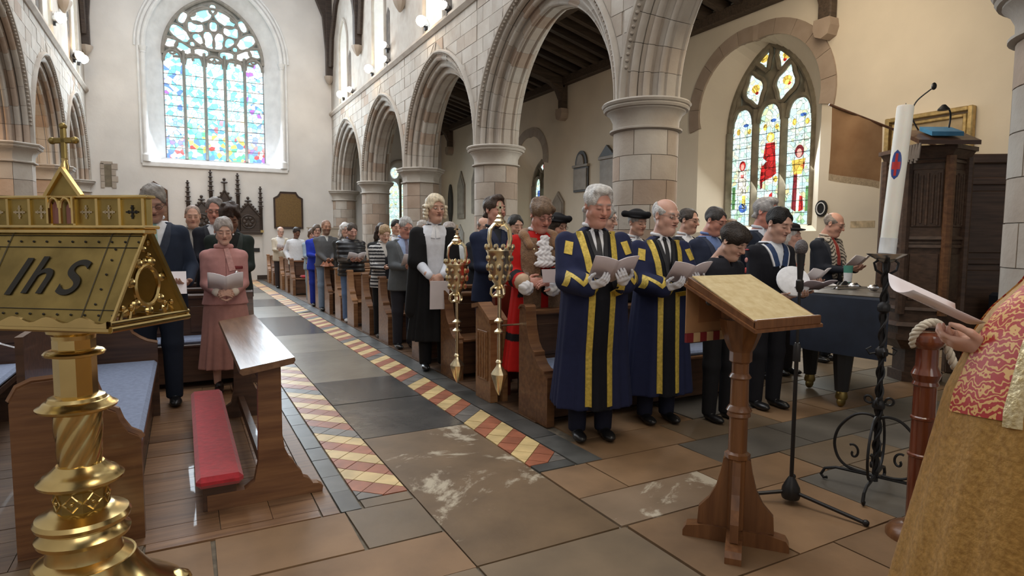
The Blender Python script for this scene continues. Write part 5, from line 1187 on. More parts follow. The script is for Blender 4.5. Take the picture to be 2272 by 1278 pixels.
for xc, h in ((-1.06, 1.62), (-.40, 1.98), (.40, 1.92), (1.09, 1.52)):
    p = MB(); p.lathe([(.055, .0), (.055, h - .75), (.07, h - .73), (.05, h - .70), (.025, h)], (xc, -.08), 4)
    for k in range(5): r = .10 - .010 * k; p.ball((xc, -.08, h - .66 + .145 * k), (r, .06, .028), 8, 6)
    p.build('pinnacle', M_WOODD, t)
MB().box(1.06, -.16, -.02, 1.16, -.12, .06).build('brass_fitting', M_BRASS, t); MB().tube([(1.12, -.04, -.02), (1.12, -.04, -.9)], .012, 6).build('conduit', M_PLASTER, t)
M_BRD = mat('gilt_lettered_board', (.20, .115, .03), .5, col2=(.12, .07, .02), scale=30, detail=8)
t = empty('honours_board', (3.25, YW, 1.76), 0, label='gilded notched wooden board on the end wall beside the column', cat='board')
OB = [(-.46, 0), (.46, 0), (.46, 1.02), (.34, 1.08), (.28, 1.16), (.26, 1.22), (-.26, 1.22), (-.28, 1.16), (-.34, 1.08), (-.46, 1.02)]
MB().prism(OB, -.05, -.002, 'y').build('frame', M_PEWD, t, 0); MB().prism([(x * .90, .05 + z * .91) for x, z in OB], -.062, -.05, 'y').build('lettered_panel', M_BRD, t, 0)
MB().tube([(x, -.05, z) for x, z in OB], .025, 6, closed=True).build('frame_moulding', M_WOODD, t)
t = empty('wooden_board', (-.72, YW, 1.9), 0, label='red-brown wooden board on the end wall behind the man in the suit', cat='board')
MB().prism([(-.35, 0), (.35, 0), (.35, 1.0), (0, 1.25), (-.35, 1.0)], -.05, -.002, 'y').build('panel', M_PEW, t, 0); MB().tube([(-.35, -.05, 0), (.35, -.05, 0), (.35, -.05, 1.0), (0, -.05, 1.25), (-.35, -.05, 1.0)], .02, 6, closed=True).build('moulding', M_PEWD, t)
t = empty('wall_niche', (-1.9, YW, 2.88), 0, label='small blocked window niche with rough stone jambs at left of the end wall', cat='niche')
MB().box(-.10, -.012, .06, .08, -.004, .72).build('dark_plate', M_TRACD, t, 0)  # flat dark plate on the wall face, no recess behind it
for k in range(4):
    MB().box(-.20, -.03, .02 + .19 * k, -.10, -.002, .20 + .19 * k, .01).build('jamb_stone', M_STONE, t, 0); MB().box(.08, -.03, .02 + .19 * k, .20 + .05 * (k % 2), -.002, .20 + .19 * k, .01).build('jamb_stone', M_STONE, t, 0)
MB().box(-.18, -.03, .74, .12, -.002, .82).build('lintel_stone', M_STONE, t, 0)
MB().box(2.05, YW - .03, .95, 2.3, YW - .002, 1.08).build('socket_panel', M_BLACK, None, 0, label='dark socket panel low on the end wall', cat='panel')
t = empty('partition', (4.0, YW - 1.4, 0), 0, label='beige partition behind the last standing people', cat='partition')
M_BEI = mat('beige_board', (.48, .42, .34), .8, var=.05); MB().box(-.35, 0, .05, .95, .05, 1.74).build('board', M_BEI, t, 0); MB().box(-.40, -.02, 1.74, 1.0, .07, 1.78).build('cap_rail', M_BEI, t, 0); MB().box(-.35, -.05, 0, -.3, .1, .06).build('foot', M_BEI, t, 0); MB().box(.9, -.05, 0, .95, .1, .06).build('foot', M_BEI, t, 0)
# ---------------- south wall furnishings
M_MARB = mat('memorial_marble', (.33, .28, .22), .5, col2=(.22, .18, .14), scale=5); M_MARBW = mat('pale_marble', (.58, .55, .50), .5, col2=(.42, .40, .37), scale=5); M_MARBD = mat('dark_slate', (.06, .055, .05), .5)
def memorial(y, z, w_, h, kind, label, m1=M_MARB, m2=M_MARBD):
    t = empty('memorial_tablet', (XS, y, z), 0, label=label, cat='memorial', group='memorial tablets on the aisle wall')
    a = w_ / 2
    if kind == 'arch':
        MB().prism([(-a, 0), (a, 0), (a, h * .62), (-a, h * .62)], -.05, -.001, 'x').build('backing', m2, t, 0); MB().prism([(-a * .85, .05), (a * .85, .05), (a * .85, h * .56), (-a * .85, h * .56)], -.07, -.05, 'x').build('inscription_panel', m1, t, 0)
        MB().box(-.09, -a * 1.08, h * .60, -.001, a * 1.08, h * .66, .006).build('cornice', m1, t)
        P = [(a * .8 * math.cos(q_), h * .66 + h * .34 * math.sin(q_)) for q_ in [PI * k / 14 for k in range(15)]]; MB().prism(P, -.05, -.001, 'x').build('arched_head', m2, t, 0); MB().prism([(y_ * .6, h * .66 + (z_ - h * .66) * .75) for y_, z_ in P], -.08, -.05, 'x').build('carved_urn', m1, t, 0)
    elif kind == 'gable':
        MB().prism([(-a * .9, .14 * h), (a * .9, .14 * h), (a * .9, .74 * h), (-a * .9, .74 * h)], -.06, -.001, 'x').build('inscription_panel', m1, t, 0); MB().box(-.10, -a, .72 * h, -.001, a, .78 * h, .006).build('cornice', m1, t); MB().prism([(-a, .78 * h), (a, .78 * h), (0, h)], -.08, -.001, 'x').build('pediment', m2, t, 0)
        MB().box(-.10, -a, .12 * h, -.001, a, .17 * h, .006).build('sill', m1, t); MB().prism([(a * .6 * math.cos(q_), .12 * h - .14 * h * math.sin(q_)) for q_ in [PI * k / 12 for k in range(13)]], -.06, -.001, 'x').build('apron', m1, t, 0)
    else:
        P = [(a * math.cos(q_) * (1 if abs(math.sin(q_)) < .7 else .9), h / 2 + h / 2 * math.sin(q_)) for q_ in [2 * PI * k / 24 for k in range(24)]] if kind == 'oval' else [(-a, 0), (a, 0), (a, h * .7), (a * .5, h * .85), (0, h), (-a * .5, h * .85), (-a, h * .7)]
        MB().prism(P, -.05, -.001, 'x').build('tablet', m1, t, 0); MB().prism([(y_ * .8, h * .1 + z_ * .8) for y_, z_ in P], -.065, -.05, 'x').build('inscription_panel', m2 if m2 is not M_MARBD else m1, t, 0)
memorial(12.80, 2.62, .62, 1.02, 'arch', 'arched-top dark memorial tablet left of the pedimented one'); memorial(11.72, 2.46, .58, 1.18, 'gable', 'pedimented memorial tablet beside the big column')
memorial(13.85, 1.75, .55, .95, 'urn', 'pale urn-shaped memorial low behind the tricorn hat', M_MARB, M_MARB); memorial(12.4, 1.7, .5, .72, 'urn', 'half-hidden grey memorial behind the white-haired man', M_MARB, M_MARB)
memorial(21.3, 2.0, .42, 1.45, 'oval', 'narrow dark oval memorial deep in the aisle', M_MARBD, M_MARBD); memorial(20.3, 2.15, .62, 1.7, 'urn', 'tall grey memorial deep in the aisle next to the oval one', M_MARB, M_MARB); memorial(19.1, 2.3, .55, 1.6, 'urn', 'grey memorial partly hidden behind the second column', M_MARB, M_MARB)
memorial(20.4, .95, .6, 1.0, 'urn', 'low pale memorial behind the man in the wig', M_MARBW, M_MARBW); memorial(21.5, 1.15, .4, .6, 'rect', 'small dark framed tablet behind the man in the wig', M_MARBD, M_MARBW)
# banner on pole
t = empty('church_banner', (7.45, 5.1, 2.88), 0, label='brown velvet flag with fringe hanging from a slanting pole', cat='flag')
pA, pB = Vector((-.02, .0, .28)), Vector((1.40, -1.12, -.50))
MB().tube([pA + (pA - pB) * .02, pB], .016, 8).build('pole', M_PEWD, t); MB().box(1.37, -1.17, -.58, 1.44, -1.07, -.44).build('wall_bracket', M_BLACKI, t)
M_BAN = mat('brown_velvet', (.17, .085, .035), .85, col2=(.24, .14, .07), scale=4, sheen=.3); M_FRI = mat('gold_grey_fringe', (.34, .27, .19), .9, scale=60, bump=.4)
P = []; Q = []
for i in range(24):
    u = i / 23; top_ = pA.lerp(pB, u * .33); row = []; 
    for j in range(20):
        v = j / 19; row.append((top_.x + .035 * math.sin(u * 7 + v * 2), top_.y + .03 * math.sin(u * 5 + 1) * v, top_.z - v * .86 + v * (pA.z - top_.z) * .55))
    P.append(row); Q.append([row[-1], (row[-1][0], row[-1][1], row[-1][2] - .045), (row[-1][0], row[-1][1], row[-1][2] - .09)])
MB().grid(P, 24, 20).build('velvet_cloth', M_BAN, t, 1.2); bpy.data.objects[t.children[-1].name].modifiers.new('thickness', 'SOLIDIFY').thickness = .012
MB().grid(Q, 24, 3).build('fringe', M_FRI, t, 1.2); t.children[-1].modifiers.new('thickness', 'SOLIDIFY').thickness = .03
# framed picture
t = empty('framed_picture', (XS, 4.68, 2.02), 0, label='gilt-framed faded painting hung on the aisle wall behind the pulpit', cat='picture')
def frame(o0, z0, w_, h, th, d, m, nm):
    MB().box(-d, o0 - w_, z0, -.001, o0 - w_ + th, z0 + h, .01).build(nm, m, t); MB().box(-d, o0 + w_ - th, z0, -.001, o0 + w_, z0 + h, .01).build(nm, m, t); MB().box(-d, o0 - w_ + th, z0 + h - th, -.001, o0 + w_ - th, z0 + h, .01).build(nm, m, t); MB().box(-d, o0 - w_ + th, z0, -.001, o0 + w_ - th, z0 + th, .01).build(nm, m, t)
M_GF = mat('gilded_frame', (.52, .38, .17), .38, .85, var=.2, scale=14, bump=.1)
frame(0, 0, .55, 1.12, .06, .10, M_GF, 'outer_frame'); frame(0, .08, .47, .96, .05, .06, M_GF, 'inner_frame')
MB().box(-.025, -.43, .12, -.001, .43, 1.0).build('canvas', mat('faded_canvas', (.30, .22, .12), .7, col2=(.46, .36, .22), scale=4.5, detail=8), t, 0)
MB().box(XS - .004, 5.35, 1.62, XS - .0005, 5.72, 1.72).build('wall_stain', mat('damp_stain', (.58, .46, .30), .9, var=.2, scale=10), None, 0, label='brownish damp stain on the cream wall behind the old man', cat='stain')
t = empty('wall_plaque', (XS, 6.2, 1.83), 0, label='small dark round plaque low on the wall behind the scarfed man', cat='plaque')
MB().prism(ell(0, .1, .10, .13, 16), -.03, -.001, 'x').build('plate', M_BLACKI, t, 0); MB().tube([(-.035, .07 * math.cos(q_), .1 + .09 * math.sin(q_)) for q_ in [2 * PI * k / 16 for k in range(16)]], .008, 6, closed=True).build('ring', M_WHITE, t)
# ================================================================ PEOPLE
V3 = lambda *a: np.array(a, float)
def smin(a, b, k):
    if k <= 0: return np.minimum(a, b)
    h = np.clip(.5 + .5 * (b - a) / k, 0, 1); return b * (1 - h) + a * h - k * h * (1 - h)
class SDF:
    def __init__(s): s.p = []
    def add(s, fn, lo, hi, k=.02, sub=False): s.p.append((fn, np.array(lo, float), np.array(hi, float), k, sub)); return s
    def rc(s, a, b, ra, rb=None, k=.02, sub=False):
        a = V3(*a); b = V3(*b); rb = ra if rb is None else rb; d = b - a; L = max(d @ d, 1e-9)
        def fn(X, Y, Z):
            t = np.clip(((X - a[0]) * d[0] + (Y - a[1]) * d[1] + (Z - a[2]) * d[2]) / L, 0, 1)
            return np.sqrt((X - a[0] - t * d[0]) ** 2 + (Y - a[1] - t * d[1]) ** 2 + (Z - a[2] - t * d[2]) ** 2) - (ra + (rb - ra) * t)
        r = max(ra, rb); return s.add(fn, np.minimum(a, b) - r, np.maximum(a, b) + r, k, sub)
    def path(s, P, R, k=.02):
        for i in range(len(P) - 1): s.rc(P[i], P[i + 1], R[i], R[i + 1], k)
        return s
    def el(s, c, r, k=.02, sub=False, rot=None):
        c = V3(*c); r = V3(*r)
        def fn(X, Y, Z):
            x, y, z = X - c[0], Y - c[1], Z - c[2]
            if rot is not None: x, y, z = (rot[0, 0] * x + rot[1, 0] * y + rot[2, 0] * z, rot[0, 1] * x + rot[1, 1] * y + rot[2, 1] * z, rot[0, 2] * x + rot[1, 2] * y + rot[2, 2] * z)
            k0 = np.sqrt((x / r[0]) ** 2 + (y / r[1]) ** 2 + (z / r[2]) ** 2); k1 = np.sqrt((x / r[0] ** 2) ** 2 + (y / r[1] ** 2) ** 2 + (z / r[2] ** 2) ** 2)
            return k0 * (k0 - 1) / np.maximum(k1, 1e-6)
        m = r.max() if rot is not None else r; return s.add(fn, c - m, c + m, k, sub)
    def prof(s, zs, ws, ds, ys, k=.02, fold=None, xs=None):
        zs, ws, ds, ys = map(np.asarray, (zs, ws, ds, ys)); xs = np.zeros(len(zs)) if xs is None else np.asarray(xs)
        def fn(X, Y, Z):
            w = np.interp(Z, zs, ws); d = np.interp(Z, zs, ds); y0 = np.interp(Z, zs, ys); x0 = np.interp(Z, zs, xs)
            x = X - x0; y = Y - y0; q = np.sqrt((x / w) ** 2 + (y / d) ** 2)
            if fold is not None:
                n, amp, z0 = fold; th = np.arctan2(y / d, x / w); a = amp * np.clip((z0 - Z) / (z0 - zs[0]), 0, 1)
                q = q - a * (np.cos(n * th + 2.0 * np.sin(3 * th)) * .7 + .3 * np.cos((2 * n + 1) * th))
            f = (q - 1) * np.minimum(w, d)
            return np.maximum(f, np.maximum(zs[0] - Z, Z - zs[-1]))
        m = ws.max() * (1.2 if fold else 1) + np.abs(xs).max(); md = ds.max() * (1.2 if fold else 1) + np.abs(ys).max()
        return s.add(fn, (-m, -md, zs[0]), (m, md, zs[-1]), k)
    def pts(s, P):
        X, Y, Z = P[:, 0], P[:, 1], P[:, 2]; F = np.full(len(P), 1.0)
        for fn, lo, hi, k, sub in s.p:
            d = fn(X, Y, Z); F = -smin(-F, d, k) if sub else smin(F, d, k)
        return F
    def mesh(s, res, disp=None):
        lo = np.min([p[1] for p in s.p if not p[4]], 0) - 3 * res - .02; hi = np.max([p[2] for p in s.p if not p[4]], 0) + 3 * res + .02
        ax = [np.arange(lo[i], hi[i] + res, res) for i in range(3)]; F = np.full([len(a) for a in ax], .2)
        for fn, l, h, k, sub in s.p:
            mg = k + 2 * res + .012; sl = []
            for i in range(3):
                a = max(0, int(np.floor((l[i] - mg - lo[i]) / res))); b = min(len(ax[i]), int(np.ceil((h[i] + mg - lo[i]) / res)) + 1); sl.append(slice(a, max(a, b)))
            X = ax[0][sl[0]][:, None, None]; Y = ax[1][sl[1]][None, :, None]; Z = ax[2][sl[2]][None, None, :]
            if min(X.size, Y.size, Z.size) == 0: continue
            d = fn(X, Y, Z) + np.zeros((X.size, Y.size, Z.size)); B = F[sl[0], sl[1], sl[2]]
            F[sl[0], sl[1], sl[2]] = -smin(-B, d, k) if sub else smin(B, d, k)
        if disp is not None: F = F + disp(ax[0][:, None, None], ax[1][None, :, None], ax[2][None, None, :])
        return surfnet(F, ax)
def surfnet(F, ax):
    Sg = F < 0; n = F.shape
    c = np.zeros((n[0] - 1, n[1] - 1, n[2] - 1), np.int8)
    for i in (0, 1):
        for j in (0, 1):
            for k in (0, 1): c += Sg[i:n[0] - 1 + i, j:n[1] - 1 + j, k:n[2] - 1 + k]
    m = (c > 0) & (c < 8); I, J, K = np.nonzero(m); idx = np.full(m.shape, -1, np.int64); idx[m] = np.arange(len(I))
    acc = np.zeros((len(I), 3)); cnt = np.zeros(len(I)); P0 = [ax[0][I], ax[1][J], ax[2][K]]; r = ax[0][1] - ax[0][0]
    for a in range(3):
        for u in (0, 1):
            for v in (0, 1):
                o = [0, 0, 0]; b_, c_ = [q for q in range(3) if q != a]; o[b_] = u; o[c_] = v; e = list(o); e[a] = 1
                f0 = F[I + o[0], J + o[1], K + o[2]]; f1 = F[I + e[0], J + e[1], K + e[2]]; cr = (f0 < 0) != (f1 < 0)
                t = np.where(cr, f0 / np.where(cr, f0 - f1, 1), 0); q = np.array(o, float)[None, :].repeat(len(I), 0); q[:, a] += t
                acc[cr] += q[cr]; cnt[cr] += 1
    V = acc / cnt[:, None] * r + np.stack(P0, 1); Q = []
    for a in range(3):
        b_, c_ = [(1, 2), (2, 0), (0, 1)][a]; A = Sg.take(range(0, n[a] - 1), a); B = Sg.take(range(1, n[a]), a); ch = A != B
        ii = list(np.nonzero(ch)); ok = (ii[b_] > 0) & (ii[c_] > 0) & (ii[b_] < n[b_] - 1) & (ii[c_] < n[c_] - 1); ii = [q[ok] for q in ii]; inn = A[tuple(ii)]
        def g(db, dc): q = [x.copy() for x in ii]; q[b_] -= db; q[c_] -= dc; return idx[tuple(q)]
        q = np.stack([g(1, 1), g(0, 1), g(0, 0), g(1, 0)], 1); q[~inn] = q[~inn][:, ::-1]; Q.append(q)
    return V, np.concatenate(Q)
def np_mesh(name, V, Q, col=None):
    me = bpy.data.meshes.new(name); me.vertices.add(len(V)); me.vertices.foreach_set('co', V.astype(np.float32).ravel())
    me.loops.add(Q.size); me.loops.foreach_set('vertex_index', Q.astype(np.int32).ravel()); me.polygons.add(len(Q)); me.polygons.foreach_set('loop_start', np.arange(0, Q.size, 4, dtype=np.int32))
    me.polygons.foreach_set('use_smooth', np.ones(len(Q), bool)); me.update(calc_edges=True)
    if col is not None:
        at = me.color_attributes.new('Col', 'FLOAT_COLOR', 'POINT'); at.data.foreach_set('color', np.concatenate([col, np.ones((len(V), 1))], 1).astype(np.float32).ravel())
    return me
M_SKIN = attr_mat('skin', .5, .4); M_SKIN.node_tree.nodes['Principled BSDF'].inputs['Subsurface Weight'].default_value = .08; M_SKIN.node_tree.nodes['Principled BSDF'].inputs['Subsurface Radius'].default_value = (.02, .008, .004)
M_HAIR = attr_mat('hair', .55, .3, .7, 90); M_CLO = attr_mat('woven_cloth', .85, .25, .12, 220); M_VEL = attr_mat('fur', .95, .15, .9, 110, sheen=.3); M_SHOE = attr_mat('shoe_leather', .3, .5)
M_GOLDB = mat('gold_braid', (.62, .46, .08), .55, .25, var=.15, scale=50, bump=.25); M_GLOVE = attr_mat('white_glove_cotton', .85, .2, .15, 120)
def rotx(a): c, s = math.cos(a), math.sin(a); return np.array([[1, 0, 0], [0, c, -s], [0, s, c]])
def rotz(a): c, s = math.cos(a), math.sin(a); return np.array([[c, -s, 0], [s, c, 0], [0, 0, 1]])
def head_sdf(fat=0., old=0., mouth=.3):
    H = SDF(); f = 1 + .12 * fat
    H.el((0, .014, .035), (.076, .096, .084)); H.el((0, -.022, -.03), (.061 * f, .070, .088), .03)
    H.rc((-.048 * f, -.005, -.062), (0, -.066, -.098), .022, .019, .03); H.rc((.048 * f, -.005, -.062), (0, -.066, -.098), .022, .020, .03)
    H.el((0, -.07, -.097), (.024, .02, .016), .02)
    H.el((-.036 * f, -.058, -.030), (.024, .025, .027), .02); H.el((.036 * f, -.058, -.030), (.024, .025, .027), .02)
    if fat: H.el((0, -.02, -.115), (.05 * f, .05, .03), .03)
    H.rc((-.034, -.080, .026), (.034, -.080, .026), .012, None, .018)
    for s in (-1, 1):
        H.el((s * .031, -.098, .006), (.017, .014, .013), .010, True); H.el((s * .031, -.0815, .003), (.0145, .012, .011), .003)
        H.el((s * .078, .012, .0), (.010, .021, .032), .008, rot=rotz(s * .45)); H.el((s * .086, .006, .004), (.006, .010, .017), .006, True)
    H.rc((0, -.088, .012), (0, -.112, -.028), .0085, .0125, .010); H.el((-.011, -.100, -.031), (.008, .010, .007), .006); H.el((.011, -.100, -.031), (.008, .010, .007), .006)
    H.el((0, -.088, -.052), (.026, .012, .0065), .006); H.el((0, -.086, -.0655 - .006 * mouth), (.022, .012, .0065), .006)
    if mouth > 0: H.el((0, -.098, -.058 - .003 * mouth), (.016, .012, .002 + .006 * mouth), .003, True)
    H.rc((0, .022, -.06), (0, .045, -.20), .047 * (1 + .15 * fat), .055 * (1 + .15 * fat), .025)
    return H
def head_col(V, skin, brow):
    n = len(V); C = np.tile(np.array(skin, float), (n, 1)); x, y, z = V.T
    def mix(m, c, w=1.): m = np.clip(m * w, 0, 1)[:, None]; C[:] = C * (1 - m) + np.array(c) * m
    fr = (y < -.04)
    red = (skin[0] * .98, skin[1] * .72, skin[2] * .68)
    mix(np.exp(-(((np.abs(x) - .042) / .02) ** 2 + ((z + .028) / .022) ** 2)) * fr, red, .4); mix(np.exp(-((x / .013) ** 2 + ((z + .028) / .014) ** 2)) * (y < -.095), red, .7)
    mix(np.exp(-((x / .024) ** 2 + ((z + .059) / .012) ** 2)) * (y < -.07), (skin[0] * .80, skin[1] * .48, skin[2] * .46), .85)
    mix(((np.abs(x) < .017) & (np.abs(z + .0585) < .0042) & (y < -.06)).astype(float), (.05, .02, .02), .9)
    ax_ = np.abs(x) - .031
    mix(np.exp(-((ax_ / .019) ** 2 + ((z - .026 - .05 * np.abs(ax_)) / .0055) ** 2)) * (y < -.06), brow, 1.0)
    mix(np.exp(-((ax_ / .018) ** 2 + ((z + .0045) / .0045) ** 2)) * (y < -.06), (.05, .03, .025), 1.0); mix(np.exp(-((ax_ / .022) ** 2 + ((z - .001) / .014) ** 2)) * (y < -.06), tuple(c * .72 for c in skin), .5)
    return C
def hair_sdf(style):
    H = SDF(); amp = .003; sc = 90.
    def cap(k=1., dz=0.): H.el((0, .016, .038 + dz), (.083 * k, .104 * k, .089 * k))
    def face(hl=0., w=.070): H.el((0, -.108, -.035 + hl), (w, .082, .112), .012, True)
    def low(z=-.055): H.add(lambda X, Y, Z: Z - z + 0 * X - .35 * (Y - .02), (-.2, -.2, -.3), (.2, .2, z + .1), .012, True)
    if style in ('short', 'thick', 'recede'):
        cap(1.0 if style != 'thick' else 1.06, 0 if style != 'thick' else .006); face({'short': 0, 'thick': -.012, 'recede': .025}[style], .068); low(-.05); amp = .004
    elif style == 'bald':
        cap(.985); H.el((0, -.045, .095), (.078, .14, .085), .01, True); face(.05, .078); low(-.05)
    elif style == 'shaved': cap(.955); face(.045, .074); low(-.03); amp = .0008
    elif style == 'fringe': cap(1.07, .006); H.el((0, -.065, .075), (.066, .04, .04), .02); face(-.035, .066); low(-.045); amp = .006; sc = 60
    elif style == 'bob': cap(1.07); H.el((0, .03, -.03), (.098, .085, .085), .03); face(-.01, .066); low(-.11); amp = .005; sc = 60
    elif style == 'updo': cap(1.05, .004); H.el((0, .07, .04), (.06, .05, .06), .03); face(-.004, .067); low(-.045); amp = .004; sc = 70
    elif style == 'long': cap(1.08); H.rc((-.085, .02, .0), (-.10, .02, -.22), .035, .03, .03); H.rc((.085, .02, .0), (.10, .02, -.22), .035, .03, .03); H.rc((0, .07, .0), (0, .075, -.22), .06, .06, .03); face(-.01, .064); amp = .008; sc = 45
    elif style == 'curly': cap(1.13, .01); H.el((0, -.03, .10), (.07, .06, .04), .03); face(-.02, .07); low(-.04); amp = .010; sc = 60
    elif style == 'swept': cap(1.03, .004); H.el((0, -.03, .10), (.066, .06, .032), .02); H.el((0, .075, -.05), (.07, .035, .05), .02); face(.012, .069); low(-.085); amp = .005; sc = 60
    elif style == 'wig':
        cap(1.09, .004)
        for s in (-1, 1):
            for r in range(4): H.rc((s * .092, -.022 + .004 * r, .012 - .032 * r), (s * .088, .055, .016 - .032 * r), .019, .019, .006)
        for r in range(3): H.rc((-.06, .105, -.01 - .034 * r), (.06, .105, -.01 - .034 * r), .02, None, .008)
        face(-.005, .068); low(-.125); amp = .003; sc = 110
    def disp(X, Y, Z): return amp * (np.sin(X * sc + 3 * np.sin(Z * 22)) * np.sin(Y * sc * .7 + 2 * np.sin(X * 31)) + .6 * np.sin(Z * sc * .8 + 4 * np.sin(X * 18 + Y * 13)))
    return H, disp
def hand_sdf(side, curl, spread=.0, thumb=.6):
    """x along the fingers, y toward the thumb side (sign side), z out of the back of the hand"""
    H = SDF(); H.rc((-.05, 0, 0), (.02, 0, 0), .027, .028, .02); H.el((.048, 0, 0), (.052, .041, .0165), .015); H.rc((.078, .027 * side, 0), (.08, -.028 * side, -.002), .012, .010, .012)
    for i, (yy, L, r) in enumerate(((.029, .072, .0088), (.010, .080, .0092), (-.010, .075, .0088), (-.028, .060, .0078))):
        p = V3(.082 - .004 * (i == 3), yy * side, 0); a = 0; sg = [.46, .30, .24]
        for j in range(3):
            a += curl * (.6, .9, .7)[j]; q = p + L * sg[j] * V3(math.cos(a), spread * yy * 8 * side * (1 if j == 0 else .3), -math.sin(a)); H.rc(p, q, r * (1 - .07 * j), r * (1 - .07 * (j + 1)), .005); p = q
    p = V3(.012, .030 * side, -.006); 
    for L, d, r in ((.042, V3(.62, .70 * side, -.35 * thumb), .0135), (.032, V3(.86, .30 * side, -.45 * thumb), .0108), (.024, V3(.93, .05 * side, -.40 * thumb), .0092)):
        d = d / np.linalg.norm(d); q = p + L * d; H.rc(p, q, r, r * .88, .008); p = q
    return H
def ik(sh, wr, l1, l2, pole):
    sh, wr = V3(*sh), V3(*wr); d = wr - sh; L = np.linalg.norm(d); L2 = min(L, (l1 + l2) * .998); d = d / L; a = (l1 * l1 - l2 * l2 + L2 * L2) / (2 * L2); hgt = math.sqrt(max(0, l1 * l1 - a * a)); p = V3(*pole); p = p - d * (p @ d); p /= np.linalg.norm(p)
    return sh + d * a + p * hgt
LOG = []
